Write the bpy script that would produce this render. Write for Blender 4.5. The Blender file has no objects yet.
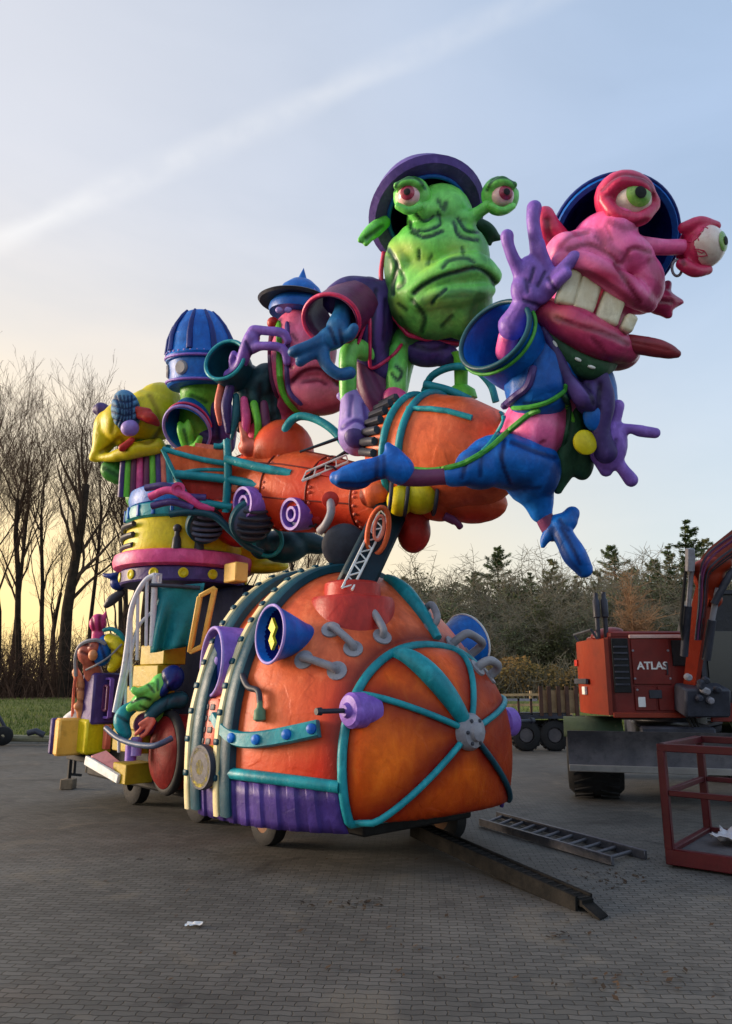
import bpy, math, random
import numpy as np
from mathutils import Vector, Matrix, Euler, noise as mnoise
from mathutils.bvhtree import BVHTree
random.seed(7)
PI = math.pi
scene = bpy.context.scene
col = scene.collection
# ------------------------------------------------------------------ camera
F, CX, CY = 740.0, 366.0, 512.0
PITCH = math.atan((680 - 512) / F)
CAM = Vector((0, 0, 1.7))
RX = Vector((1, 0, 0))
UP = Vector((0, -math.sin(PITCH), math.cos(PITCH)))
FW = Vector((0, math.cos(PITCH), math.sin(PITCH)))
cd = bpy.data.cameras.new('camera'); cam = bpy.data.objects.new('camera', cd); col.objects.link(cam)
cam.location = CAM; cam.rotation_euler = (PI / 2 + PITCH, 0, 0)
cd.sensor_fit = 'VERTICAL'; cd.sensor_height = 36; cd.sensor_width = 36; cd.lens = F / 1024 * 36
cd.clip_start = 0.05; cd.clip_end = 4000
scene.camera = cam


def ray(px, py):
    return RX * ((px - CX) / F) - UP * ((py - CY) / F) + FW


def at(px, py, Y):
    d = ray(px, py); return CAM + d * (Y / d.y)


def gnd(px, py, z=0.0):
    d = ray(px, py); return CAM + d * ((z - CAM.z) / d.z)


class Fig:
    """a local modelling frame at a distance of Z metres; lengths are in units of Z/F metres"""
    def __init__(s, Z):
        s.Z = Z; s.s = Z / F

    def p(s, px, py, dz=0.0):
        return CAM + ray(px, py) * (s.Z + dz * s.s)

    def uv(s, co):
        d = co - CAM; z = d.dot(FW)
        return CX + F * d.dot(RX) / z, CY - F * d.dot(UP) / z


# ------------------------------------------------------------------ materials
def lin(c):
    return tuple(((x / 255) / 12.92 if x / 255 <= 0.04045 else ((x / 255 + 0.055) / 1.055) ** 2.4) for x in c) + (1,)


def nd(nt, t, **kw):
    n = nt.nodes.new(t)
    for k, v in kw.items(): setattr(n, k, v)
    return n


MATS = {}


def mat(name, c1, c2=None, dark=None, tint=None, rough=0.45, scale=1.6, bump=0.25, bscale=9.0, metal=0.0, spec=0.3, grime=0.42, coat=0.0):
    """painted surface: two tones broken up by noise, fine brush bump, a little grime; optional airbrushed line and spot colours
    read from the mesh's own paint attributes"""
    if name in MATS: return MATS[name]
    m = bpy.data.materials.new(name); m.use_nodes = True
    nt = m.node_tree; b = nt.nodes['Principled BSDF']; L = nt.links.new
    tc = nd(nt, 'ShaderNodeTexCoord')
    n1 = nd(nt, 'ShaderNodeTexNoise'); n1.inputs['Scale'].default_value = scale; n1.inputs['Detail'].default_value = 5; n1.inputs['Roughness'].default_value = 0.6
    L(tc.outputs['Object'], n1.inputs['Vector'])
    r1 = nd(nt, 'ShaderNodeValToRGB'); e = r1.color_ramp.elements
    e[0].position = 0.38; e[1].position = 0.62
    e[0].color = lin(c1); e[1].color = lin(c2 or tuple(min(255, x * 1.12 + 4) for x in c1))
    L(n1.outputs['Fac'], r1.inputs['Fac'])
    cur = r1.outputs['Color']
    if grime:
        n2 = nd(nt, 'ShaderNodeTexNoise'); n2.inputs['Scale'].default_value = scale * 4.3; n2.inputs['Detail'].default_value = 8; n2.inputs['Roughness'].default_value = 0.7
        L(tc.outputs['Object'], n2.inputs['Vector'])
        mr = nd(nt, 'ShaderNodeMapRange'); mr.inputs[1].default_value = 0.5; mr.inputs[2].default_value = 0.72; mr.inputs[3].default_value = 0; mr.inputs[4].default_value = grime
        L(n2.outputs['Fac'], mr.inputs[0])
        mg = nd(nt, 'ShaderNodeMix', data_type='RGBA'); L(mr.outputs[0], mg.inputs[0]); L(cur, mg.inputs[6])
        mg.inputs[7].default_value = lin(tuple(x * 0.6 for x in c1)); cur = mg.outputs[2]
    if dark or tint:
        # broad brush streaks and cloudy airbrush passes
        mpb = nd(nt, 'ShaderNodeMapping'); mpb.inputs['Scale'].default_value = (2.6, 2.6, 1.3); mpb.inputs['Rotation'].default_value = (.5, .35, .2); L(tc.outputs['Object'], mpb.inputs[0])
        n4 = nd(nt, 'ShaderNodeTexNoise'); n4.inputs['Scale'].default_value = 3.2; n4.inputs['Detail'].default_value = 7; n4.inputs['Roughness'].default_value = 0.62; n4.inputs['Distortion'].default_value = 0.6
        L(mpb.outputs[0], n4.inputs['Vector'])
        mrb = nd(nt, 'ShaderNodeMapRange'); mrb.inputs[1].default_value = 0.42; mrb.inputs[2].default_value = 0.72; mrb.inputs[3].default_value = 0; mrb.inputs[4].default_value = 0.5
        L(n4.outputs['Fac'], mrb.inputs[0])
        mgb = nd(nt, 'ShaderNodeMix', data_type='RGBA'); L(mrb.outputs[0], mgb.inputs[0]); L(cur, mgb.inputs[6])
        dk = dark or c1; mgb.inputs[7].default_value = lin(tuple(x * .55 + y * .45 for x, y in zip(c1, dk))); cur = mgb.outputs[2]
        mrl = nd(nt, 'ShaderNodeMapRange'); mrl.inputs[1].default_value = 0.30; mrl.inputs[2].default_value = 0.44; mrl.inputs[3].default_value = 0.35; mrl.inputs[4].default_value = 0
        L(n4.outputs['Fac'], mrl.inputs[0])
        mgl = nd(nt, 'ShaderNodeMix', data_type='RGBA'); L(mrl.outputs[0], mgl.inputs[0]); L(cur, mgl.inputs[6])
        mgl.inputs[7].default_value = lin(tuple(min(255, x * 1.1 + 22) for x in (c2 or c1))); cur = mgl.outputs[2]
    for attr, c in (('tint', tint), ('paint', dark)):
        if c:
            a = nd(nt, 'ShaderNodeAttribute', attribute_name=attr)
            mx = nd(nt, 'ShaderNodeMix', data_type='RGBA'); L(a.outputs['Fac'], mx.inputs[0]); L(cur, mx.inputs[6]); mx.inputs[7].default_value = lin(c)
            cur = mx.outputs[2]
    L(cur, b.inputs['Base Color'])
    b.inputs['Metallic'].default_value = metal
    b.inputs['Specular IOR Level'].default_value = spec
    b.inputs['Coat Weight'].default_value = coat; b.inputs['Coat Roughness'].default_value = 0.25
    n3 = nd(nt, 'ShaderNodeTexNoise'); n3.inputs['Scale'].default_value = bscale; n3.inputs['Detail'].default_value = 8; n3.inputs['Roughness'].default_value = 0.7
    L(tc.outputs['Object'], n3.inputs['Vector'])
    rr = nd(nt, 'ShaderNodeMapRange'); rr.inputs[3].default_value = max(0.05, rough - 0.12); rr.inputs[4].default_value = min(1, rough + 0.15)
    L(n3.outputs['Fac'], rr.inputs[0]); L(rr.outputs[0], b.inputs['Roughness'])
    if bump:
        bp = nd(nt, 'ShaderNodeBump'); bp.inputs['Strength'].default_value = bump; bp.inputs['Distance'].default_value = 0.03
        L(n3.outputs['Fac'], bp.inputs['Height']); L(bp.outputs[0], b.inputs['Normal'])
        if dark or tint:      # pasted paper: overlapping sheet edges under the paint
            vo = nd(nt, 'ShaderNodeTexVoronoi', feature='SMOOTH_F1'); vo.inputs['Scale'].default_value = 4.5; vo.inputs['Smoothness'].default_value = 0.15
            mpv = nd(nt, 'ShaderNodeMix', data_type='RGBA'); mpv.inputs[0].default_value = 0.06; L(tc.outputs['Object'], mpv.inputs[6]); L(n3.outputs['Color'], mpv.inputs[7]); L(mpv.outputs[2], vo.inputs['Vector'])
            sc_ = nd(nt, 'ShaderNodeSeparateColor'); L(vo.outputs['Color'], sc_.inputs[0])
            b2 = nd(nt, 'ShaderNodeBump'); b2.inputs['Strength'].default_value = 0.35; b2.inputs['Distance'].default_value = 0.012; L(sc_.outputs[0], b2.inputs['Height']); L(bp.outputs[0], b2.inputs['Normal']); L(b2.outputs[0], b.inputs['Normal'])
    MATS[name] = m
    return m


# ------------------------------------------------------------------ mesh building
def cat_path(pts, n=6):
    """Catmull-Rom resample of a list of tuples"""
    P = [np.array(p, float) for p in pts]
    if len(P) < 3:
        return [P[0] + (P[-1] - P[0]) * t for t in np.linspace(0, 1, n + 1)] if len(P) == 2 else P
    out = []
    Q = [2 * P[0] - P[1]] + P + [2 * P[-1] - P[-2]]
    for i in range(1, len(Q) - 2):
        a, b, c, d = Q[i - 1:i + 3]
        for k in range(n):
            t = k / n
            out.append(0.5 * ((2 * b) + (c - a) * t + (2 * a - 5 * b + 4 * c - d) * t * t + (3 * b - a - 3 * c + d) * t ** 3))
    out.append(P[-1])
    return out


class MB:
    def __init__(s): s.v = []; s.f = []

    def add(s, vs, fs):
        n = len(s.v); s.v += [Vector(v) for v in vs]; s.f += [[i + n for i in f] for f in fs]; return s

    def tube(s, path, rad, n=8, cap=True, closed=False, flat=1.0, flat_dir=None):
        P = [Vector(p) for p in path]; m = len(P)
        R = rad if hasattr(rad, '__len__') else [rad] * m
        vs, fs = [], []
        ref = None
        for i in range(m):
            if closed: t = P[(i + 1) % m] - P[i - 1]
            else: t = P[min(i + 1, m - 1)] - P[max(i - 1, 0)]
            if t.length < 1e-9: t = Vector((0, 0, 1))
            t.normalize()
            if ref is None:
                ref = Vector(flat_dir) if flat_dir else (Vector((0, 0, 1)) if abs(t.z) < 0.9 else Vector((1, 0, 0)))
            elif flat_dir: ref = Vector(flat_dir)
            x = ref - t * ref.dot(t)
            if x.length < 1e-6: x = t.orthogonal()
            x.normalize(); y = t.cross(x); ref = x
            for k in range(n):
                a = 2 * PI * k / n
                vs.append(P[i] + (x * math.cos(a) * flat + y * math.sin(a)) * R[i])
        for i in range(m if closed else m - 1):
            j = (i + 1) % m
            for k in range(n):
                k2 = (k + 1) % n
                fs.append([i * n + k, i * n + k2, j * n + k2, j * n + k])
        if cap and not closed:
            fs.append(list(range(n))[::-1]); fs.append([(m - 1) * n + k for k in range(n)])
        return s.add(vs, fs)

    def ell(s, c, ax, nu=16, nv=10):
        """ellipsoid: centre and three half-axis vectors"""
        c = Vector(c); A = [Vector(a) for a in ax]
        if A[0].cross(A[1]).dot(A[2]) < 0: A[0] = -A[0]
        vs = [c - A[2]]; fs = []
        for j in range(1, nv):
            ph = -PI / 2 + PI * j / nv
            for i in range(nu):
                th = 2 * PI * i / nu
                vs.append(c + A[0] * math.cos(ph) * math.cos(th) + A[1] * math.cos(ph) * math.sin(th) + A[2] * math.sin(ph))
        vs.append(c + A[2]); top = len(vs) - 1
        for i in range(nu):
            fs.append([0, 1 + (i + 1) % nu, 1 + i])
            fs.append([top, top - nu + i, top - nu + (i + 1) % nu])
        for j in range(nv - 2):
            for i in range(nu):
                a = 1 + j * nu; i2 = (i + 1) % nu
                fs.append([a + i, a + i2, a + nu + i2, a + nu + i])
        return s.add(vs, fs)

    def sph(s, c, r, nu=12, nv=8): return s.ell(c, ((r, 0, 0), (0, r, 0), (0, 0, r)), nu, nv)

    def box(s, c, X, Y, Z, bev=0.0):
        """box from centre and three half-edge vectors, edges chamfered by bev"""
        c = Vector(c); X, Y, Z = Vector(X), Vector(Y), Vector(Z)
        if X.cross(Y).dot(Z) < 0: X = -X
        if bev <= 0:
            vs = [c + X * i + Y * j + Z * k for k in (-1, 1) for j in (-1, 1) for i in (-1, 1)]
            return s.add(vs, [[0, 2, 3, 1], [4, 5, 7, 6], [0, 1, 5, 4], [2, 6, 7, 3], [0, 4, 6, 2], [1, 3, 7, 5]])
        lx, ly, lz = X.length, Y.length, Z.length
        bx, by, bz = [1 - min(bev, l * 0.45) / l for l in (lx, ly, lz)]
        idx = {}; vs = []
        def V(i, j, k, w):
            key = (i, j, k, w)
            if key not in idx:
                idx[key] = len(vs)
                fx = 1 if w == 0 else bx; fy = 1 if w == 1 else by; fz = 1 if w == 2 else bz
                vs.append(c + X * i * fx + Y * j * fy + Z * k * fz)
            return idx[key]
        fs = []
        S = (-1, 1)
        for i in S: q = [V(i, -1, -1, 0), V(i, 1, -1, 0), V(i, 1, 1, 0), V(i, -1, 1, 0)]; fs.append(q if i > 0 else q[::-1])
        for j in S: q = [V(-1, j, -1, 1), V(-1, j, 1, 1), V(1, j, 1, 1), V(1, j, -1, 1)]; fs.append(q if j > 0 else q[::-1])
        for k in S: q = [V(-1, -1, k, 2), V(1, -1, k, 2), V(1, 1, k, 2), V(-1, 1, k, 2)]; fs.append(q if k > 0 else q[::-1])
        for i in S:
            for j in S:
                q = [V(i, j, -1, 0), V(i, j, 1, 0), V(i, j, 1, 1), V(i, j, -1, 1)]; fs.append(q if i * j < 0 else q[::-1])
        for i in S:
            for k in S:
                q = [V(i, -1, k, 0), V(i, 1, k, 0), V(i, 1, k, 2), V(i, -1, k, 2)]; fs.append(q if i * k > 0 else q[::-1])
        for j in S:
            for k in S:
                q = [V(-1, j, k, 1), V(1, j, k, 1), V(1, j, k, 2), V(-1, j, k, 2)]; fs.append(q if j * k < 0 else q[::-1])
        for i in S:
            for j in S:
                for k in S:
                    q = [V(i, j, k, 0), V(i, j, k, 1), V(i, j, k, 2)]; fs.append(q if i * j * k > 0 else q[::-1])
        return s.add(vs, fs)

    def bar(s, a, b, w, h, up=(0, 0, 1), bev=0.0):
        a, b = Vector(a), Vector(b); d = b - a; u = Vector(up)
        x = d.cross(u)
        if x.length < 1e-6: x = d.orthogonal()
        x.normalize(); u = x.cross(d).normalized()
        return s.box((a + b) / 2, d / 2, x * w / 2, u * h / 2, bev)

    def lathe(s, base, axis, prof, n=24, sx=1.0, side=None, closed=False, caps=True):
        """profile (distance along axis, radius) spun round the axis"""
        base, axis = Vector(base), Vector(axis).normalized()
        x = Vector(side) if side else axis.orthogonal()
        x = (x - axis * x.dot(axis)).normalized(); y = axis.cross(x)
        vs, fs = [], []
        for t, r in prof:
            for k in range(n):
                a = 2 * PI * k / n; vs.append(base + axis * t + (x * math.cos(a) * sx + y * math.sin(a)) * r)
        m = len(prof)
        for i in range(m - 1 if not closed else m):
            j = (i + 1) % m
            for k in range(n):
                k2 = (k + 1) % n; fs.append([i * n + k, i * n + k2, j * n + k2, j * n + k])
        if not closed and caps:
            if prof[0][1] > 1e-4: fs.append(list(range(n))[::-1])
            if prof[-1][1] > 1e-4: fs.append([(m - 1) * n + k for k in range(n)])
        return s.add(vs, fs)

    def grid(s, rows, closed_u=False, closed_v=False):
        m, n = len(rows), len(rows[0]); fs = []
        for i in range(m if closed_v else m - 1):
            j = (i + 1) % m
            for k in range(n if closed_u else n - 1):
                k2 = (k + 1) % n; fs.append([i * n + k, i * n + k2, j * n + k2, j * n + k])
        return s.add([p for r in rows for p in r], fs)

    def prism(s, poly, d, centre=True):
        """flat outline given thickness along d"""
        P = [Vector(p) for p in poly]; d = Vector(d); o = -d / 2 if centre else Vector()
        n = len(P)
        nrm = Vector()
        for i in range(n): nrm += (P[i] - P[0]).cross(P[(i + 1) % n] - P[0])
        a, b = [p + o for p in P], [p + o + d for p in P]
        fs = [list(range(n))[::-1], [n + k for k in range(n)]] + [[k, (k + 1) % n, n + (k + 1) % n, n + k] for k in range(n)]
        if nrm.dot(d) < 0: fs = [f[::-1] for f in fs]
        return s.add(a + b, fs)

    def mesh(s, name, off=Vector(), smooth=None):
        me = bpy.data.meshes.new(name)
        me.from_pydata([tuple(v - off) for v in s.v], [], s.f)
        me.validate(); me.update()
        if smooth is not None:
            me.polygons.foreach_set('use_smooth', [True] * len(me.polygons))
            if smooth < 180: me.set_sharp_from_angle(angle=math.radians(smooth))
        return me

    def build(s, name, m, parent=None, smooth=40, loc=None, label=None):
        off = wloc(parent) if parent else Vector(loc) if loc is not None else Vector()
        me = s.mesh(name, off, smooth); me.materials.append(m)
        o = bpy.data.objects.new(name, me); col.objects.link(o)
        if parent: o.parent = parent
        else: o.location = off
        if label: o['label'] = label
        return o


def wloc(o):
    v = Vector()
    while o: v += o.location; o = o.parent
    return v


def thing(name, label, cat, loc=(0, 0, 0), group=None):
    o = bpy.data.objects.new(name, None); col.objects.link(o); o.location = loc; o.empty_display_size = 0.2
    o['label'] = label; o['category'] = cat
    if group: o['group'] = group
    return o


def tag(o, label=None, cat=None, group=None, kind=None):
    for k, v in (('label', label), ('category', cat), ('group', group), ('kind', kind)):
        if v: o[k] = v
    return o


def dup(o, parent=None):
    c = o.copy(); col.objects.link(c)
    if parent: c.parent = parent
    for ch in o.children: dup(ch, c)
    return c


# ------------------------------------------------------------------ sculpting
def frame(roll=0, yaw=0, tilt=0):
    """camera-facing frame turned by roll (in the picture), yaw (about up) and tilt (about right), degrees"""
    M = Matrix((RX, UP, -FW)).transposed()
    return M @ Euler((math.radians(tilt), math.radians(yaw), math.radians(roll)), 'ZYX').to_matrix()


def prims(fig, ps):
    b = MB(); s = fig.s
    for q in ps:
        if q[0] == 'e':
            px, py, dz, rx, ry, rz = q[1:7]; M = frame(*(q[7:] if len(q) > 7 else (0,)))
            b.ell(fig.p(px, py, dz), (M.col[0] * rx * s, M.col[1] * ry * s, M.col[2] * rz * s), 20, 14)
        else:
            path = cat_path([tuple(fig.p(*t[:3])) + (t[3] * s,) for t in q[1]], 5)
            pts = [Vector(t[:3]) for t in path]; R = [max(0.3 * s, t[3]) for t in path]
            b.tube(pts, R, 12)
            b.sph(pts[0], R[0]); b.sph(pts[-1], R[-1])
    return b


def seg_d(u, v, pts):
    d = np.full(u.shape, 1e9)
    for (x0, y0), (x1, y1) in zip(pts[:-1], pts[1:]):
        dx, dy = x1 - x0, y1 - y0; q = dx * dx + dy * dy + 1e-9
        t = np.clip(((u - x0) * dx + (v - y0) * dy) / q, 0, 1)
        d = np.minimum(d, np.hypot(u - x0 - t * dx, v - y0 - t * dy))
    return d


def sculpt(name, fig, ps, m, parent, voxel=2.5, smooth=3, creases=(), spots=(), label=None, wob=0.45):
    """one continuous skin over overlapping masses, smoothed, with pressed-in folds that carry the airbrushed line colour"""
    b = prims(fig, ps) if not isinstance(ps, MB) else ps
    off = wloc(parent)
    me = b.mesh(name + '_raw', off, None)
    o = bpy.data.objects.new(name, me); col.objects.link(o)
    r = o.modifiers.new('r', 'REMESH'); r.mode = 'VOXEL'; r.voxel_size = voxel * fig.s; r.use_smooth_shade = True
    if smooth:
        sm = o.modifiers.new('s', 'SMOOTH'); sm.iterations = smooth; sm.factor = 0.5
    dg = bpy.context.evaluated_depsgraph_get()
    me2 = bpy.data.meshes.new_from_object(o.evaluated_get(dg))
    o.modifiers.clear(); o.data = me2; me2.name = name; bpy.data.meshes.remove(me)
    n = len(me2.vertices)
    co = np.empty(n * 3); me2.vertices.foreach_get('co', co); co = co.reshape(-1, 3)
    no = np.empty(n * 3); me2.vertices.foreach_get('normal', no); no = no.reshape(-1, 3)
    w = co + np.array(off) - np.array(CAM)
    z = w @ np.array(FW); u = CX + F * (w @ np.array(RX)) / z; v = CY - F * (w @ np.array(UP)) / z
    facing = np.clip(-(no @ np.array(FW)) * 2.5 + 0.4, 0, 1)
    paint = np.zeros(n); tint = np.zeros(n); disp = np.zeros(n)
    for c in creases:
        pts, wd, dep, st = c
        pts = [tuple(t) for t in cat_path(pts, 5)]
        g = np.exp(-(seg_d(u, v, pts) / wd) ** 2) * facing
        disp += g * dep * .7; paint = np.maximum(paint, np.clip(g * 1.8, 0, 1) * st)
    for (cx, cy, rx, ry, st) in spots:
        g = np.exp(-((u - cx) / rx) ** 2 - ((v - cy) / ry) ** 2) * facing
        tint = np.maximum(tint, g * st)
    if wob:
        wv = np.array([mnoise.noise(Vector(p) * (1 / (14 * fig.s))) for p in co]); disp += wv * wob
    co -= no * (disp * fig.s)[:, None]
    me2.vertices.foreach_set('co', co.ravel())
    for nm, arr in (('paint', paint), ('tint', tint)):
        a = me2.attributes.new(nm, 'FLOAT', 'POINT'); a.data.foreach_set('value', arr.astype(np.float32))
    me2.materials.clear(); me2.materials.append(m)
    me2.polygons.foreach_set('use_smooth', [True] * len(me2.polygons)); me2.update()
    o.parent = parent
    if label: o['label'] = label
    return o


def bvh(objs):
    V, Fc = [], []
    for o in objs:
        n = len(V); off = wloc(o)
        V += [v.co + off for v in o.data.vertices]; Fc += [[i + n for i in p.vertices] for p in o.data.polygons]
    return BVHTree.FromPolygons(V, Fc)


def drape(fig, objs, pts, r, m, name, parent, n=8, lift=0.3, sides=8, label=None, mb=None):
    """a cord laid over the surface of the given objects"""
    t = bvh(objs); out = []; last = fig.Z
    for q in cat_path(pts, n):
        d = ray(q[0], q[1]); h = t.ray_cast(CAM, d.normalized())
        if h[0] is not None:
            z = (h[0] - CAM).dot(FW); last = z
        out.append(CAM + d * (last - lift * r * fig.s))
    b = mb or MB(); R = r * fig.s
    k = len(out)
    b.tube(out, [R * (0.6 if i in (0, k - 1) else 1) for i in range(k)], sides)
    return b if mb else b.build(name, m, parent, label=label)


def flare(fig, path, th, n=20, sub=4, b=None, sq=1.0):
    """an open sleeve or bell with wall thickness; the last ring is the mouth"""
    b = b or MB(); P = cat_path([tuple(fig.p(*t[:3])) + (t[3] * fig.s,) for t in path], sub)
    pts = [Vector(t[:3]) for t in P]; R = [t[3] for t in P]; t_ = th * fig.s
    d = (pts[-1] - pts[-2]).normalized()
    pp = pts + [pts[-1] + d * t_ * 0.5] + pts[::-1][:-1]
    rr = R + [R[-1] - t_ * 0.5] + [max(0.2 * t_, r - t_) for r in R[::-1][:-1]]
    # build rings with frames taken from the outgoing path
    ref = None; rows = []
    frames = []
    for i, p in enumerate(pts):
        tg = (pts[min(i + 1, len(pts) - 1)] - pts[max(i - 1, 0)]).normalized()
        x = (ref - tg * ref.dot(tg)) if ref else (UP - tg * UP.dot(tg))
        x.normalize(); frames.append((x, tg.cross(x))); ref = x
    fr = frames + [frames[-1]] + frames[::-1][:-1]
    for p, r, (x, y) in zip(pp, rr, fr):
        rows.append([p + (x * math.cos(2 * PI * k / n) + y * math.sin(2 * PI * k / n) * sq) * r for k in range(n)])
    b.grid(rows, closed_u=True)
    return b
# ================================================================== sky and light
SUN_EL, SUN_AZ = math.radians(9), math.radians(-82)      # azimuth from +Y, negative = to the left
w = bpy.data.worlds.new('World'); scene.world = w; w.use_nodes = True
nt = w.node_tree; L = nt.links.new
bg = nt.nodes['Background']
sky = nd(nt, 'ShaderNodeTexSky', sky_type='NISHITA'); sky.sun_disc = False
sky.sun_elevation = SUN_EL; sky.sun_rotation = SUN_AZ; sky.altitude = 20; sky.air_density = 1.1; sky.dust_density = 2.2; sky.ozone_density = 1.6
tc = nd(nt, 'ShaderNodeTexCoord')


def vmath(op, a, b=None):
    n = nd(nt, 'ShaderNodeVectorMath', operation=op); L(a, n.inputs[0])
    if b is not None:
        if isinstance(b, (tuple, Vector)): n.inputs[1].default_value = b
        else: L(b, n.inputs[1])
    return n


def math_(op, a, b=None, c=None):
    n = nd(nt, 'ShaderNodeMath', operation=op)
    for i, q in enumerate((a, b, c)):
        if q is None: continue
        if isinstance(q, (int, float)): n.inputs[i].default_value = q
        else: L(q, n.inputs[i])
    return n.outputs[0]


def maprange(v, a, b, c, d):
    n = nd(nt, 'ShaderNodeMapRange', interpolation_type='SMOOTHSTEP'); L(v, n.inputs[0])
    for i, q in enumerate((a, b, c, d)): n.inputs[i + 1].default_value = q
    return n.outputs[0]


G = tc.outputs['Generated']
nrm = vmath('NORMALIZE', G).outputs[0]
sep = nd(nt, 'ShaderNodeSeparateXYZ'); L(nrm, sep.inputs[0])
# thin high veil, a little streaky
mp = nd(nt, 'ShaderNodeMapping'); mp.inputs['Scale'].default_value = (1.0, 1.0, 3.0); mp.inputs['Rotation'].default_value = (0.35, -0.5, 0.3); L(nrm, mp.inputs[0])
n1 = nd(nt, 'ShaderNodeTexNoise'); n1.inputs['Scale'].default_value = 1.6; n1.inputs['Detail'].default_value = 7; n1.inputs['Roughness'].default_value = 0.52; n1.inputs['Distortion'].default_value = 0.5
L(mp.outputs[0], n1.inputs['Vector'])
veil = maprange(n1.outputs['Fac'], 0.3, 0.75, 0.74, 0.95)
# old contrail drifting apart: a band along one great circle
d0, d1 = ray(0, 240).normalized(), ray(545, -4).normalized()
cn = d0.cross(d1).normalized()
dist = math_('ABSOLUTE', vmath('DOT_PRODUCT', nrm, cn).outputs['Value'])
n2 = nd(nt, 'ShaderNodeTexNoise'); n2.inputs['Scale'].default_value = 9; n2.inputs['Detail'].default_value = 6; L(nrm, n2.inputs['Vector'])
dist = math_('ADD', dist, math_('MULTIPLY', math_('SUBTRACT', n2.outputs['Fac'], 0.5), 0.045))
band = maprange(dist, 0.002, 0.024, 1.0, 0.0)
fade = maprange(vmath('DOT_PRODUCT', nrm, (d1 - d0 * d0.dot(d1)).normalized()).outputs['Value'], 0.0, 0.75, 1.0, 0.45)
band = math_('MULTIPLY', band, fade)
cov = veil
elv = maprange(sep.outputs['Z'], 0.03, 0.62, 0.0, 1.0)
gl = Vector((math.sin(math.radians(-62)), math.cos(math.radians(-62)), 0.08)).normalized()      # where the afterglow is strongest
warm = maprange(vmath('DOT_PRODUCT', nrm, gl).outputs['Value'], -0.05, 0.86, 0.0, 1.0)


def rgbmix(f, a, b):
    n = nd(nt, 'ShaderNodeMix', data_type='RGBA'); L(f, n.inputs[0])
    for i, q in ((6, a), (7, b)):
        if isinstance(q, tuple): n.inputs[i].default_value = q
        else: L(q, n.inputs[i])
    return n


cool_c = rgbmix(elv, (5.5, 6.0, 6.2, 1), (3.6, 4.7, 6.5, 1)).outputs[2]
warm_c = rgbmix(elv, (10.0, 7.1, 3.0, 1), (6.1, 6.2, 6.7, 1)).outputs[2]
ccol = rgbmix(warm, cool_c, warm_c)
SKYGAIN = 2.0
skg = nd(nt, 'ShaderNodeMix', data_type='RGBA', blend_type='MULTIPLY'); skg.inputs[0].default_value = 1; L(sky.outputs[0], skg.inputs[6]); skg.inputs[7].default_value = (SKYGAIN, SKYGAIN, SKYGAIN, 1)
mx = nd(nt, 'ShaderNodeMix', data_type='RGBA'); L(cov, mx.inputs[0]); L(skg.outputs[2], mx.inputs[6]); L(ccol.outputs[2], mx.inputs[7])
tr_ = nd(nt, 'ShaderNodeMix', data_type='RGBA'); L(math_('MULTIPLY', band, maprange(n2.outputs['Fac'], .36, .68, .08, .46)), tr_.inputs[0]); L(mx.outputs[2], tr_.inputs[6]); tr_.inputs[7].default_value = (8.2, 8.1, 8.0, 1)
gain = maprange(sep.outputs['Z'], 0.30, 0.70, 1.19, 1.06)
gain = math_('MULTIPLY', gain, maprange(sep.outputs['Y'], -0.6, 0.25, 1.3, 1.0))  # extra brightness added to the unseen sky behind the camera, as fill light
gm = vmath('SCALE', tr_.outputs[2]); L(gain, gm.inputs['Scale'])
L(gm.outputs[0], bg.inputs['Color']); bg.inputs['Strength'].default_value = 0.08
sl = bpy.data.lights.new('sun', 'SUN'); so = bpy.data.objects.new('sun', sl); col.objects.link(so)
sl.energy = 3.5; sl.angle = math.radians(22); sl.color = (1.0, 0.80, 0.62)
sd = Vector((math.sin(SUN_AZ) * math.cos(SUN_EL), math.cos(SUN_AZ) * math.cos(SUN_EL), math.sin(SUN_EL)))
so.rotation_euler = sd.to_track_quat('Z', 'Y').to_euler(); so.location = (-20, 10, 30)
scene.view_settings.view_transform = 'Standard'; scene.view_settings.look = 'None'; scene.view_settings.gamma = 1
scene.view_settings.exposure = 0.6
scene.render.film_transparent = False
scene.cycles.use_denoising = True
scene.cycles.max_bounces = 5; scene.cycles.diffuse_bounces = 3; scene.cycles.glossy_bounces = 3


# ================================================================== ground
def gz(x, y):
    t = min(1, max(0, (y - 21.2) / 24)); t = t * t * (3 - 2 * t)
    n = 0.12 * mnoise.noise(Vector((x * 0.11, y * 0.11, 0))) + 0.03 * mnoise.noise(Vector((x * 0.7, y * 0.7, 3)))
    return -0.03 + t * 0.72 + n * min(1, max(0, (y - 20.8) / 3))


m = bpy.data.materials.new('meadow soil and grass'); m.use_nodes = True; nt = m.node_tree; L = nt.links.new; b = nt.nodes['Principled BSDF']
tcn = nd(nt, 'ShaderNodeTexCoord')
na = nd(nt, 'ShaderNodeTexNoise'); na.inputs['Scale'].default_value = 0.35; na.inputs['Detail'].default_value = 8; L(tcn.outputs['Object'], na.inputs['Vector'])
nb = nd(nt, 'ShaderNodeTexNoise'); nb.inputs['Scale'].default_value = 6; nb.inputs['Detail'].default_value = 8; L(tcn.outputs['Object'], nb.inputs['Vector'])
ra = nd(nt, 'ShaderNodeValToRGB'); ra.color_ramp.elements[0].position = 0.35; ra.color_ramp.elements[1].position = 0.65
ra.color_ramp.elements[0].color = lin((66, 78, 34)); ra.color_ramp.elements[1].color = lin((104, 116, 56)); L(na.outputs['Fac'], ra.inputs['Fac'])
mb_ = nd(nt, 'ShaderNodeMix', data_type='RGBA'); L(nb.outputs['Fac'], mb_.inputs[0]); L(ra.outputs[0], mb_.inputs[6]); mb_.inputs[7].default_value = lin((92, 92, 50))
sp = nd(nt, 'ShaderNodeSeparateXYZ'); L(tcn.outputs['Object'], sp.inputs[0])
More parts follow.
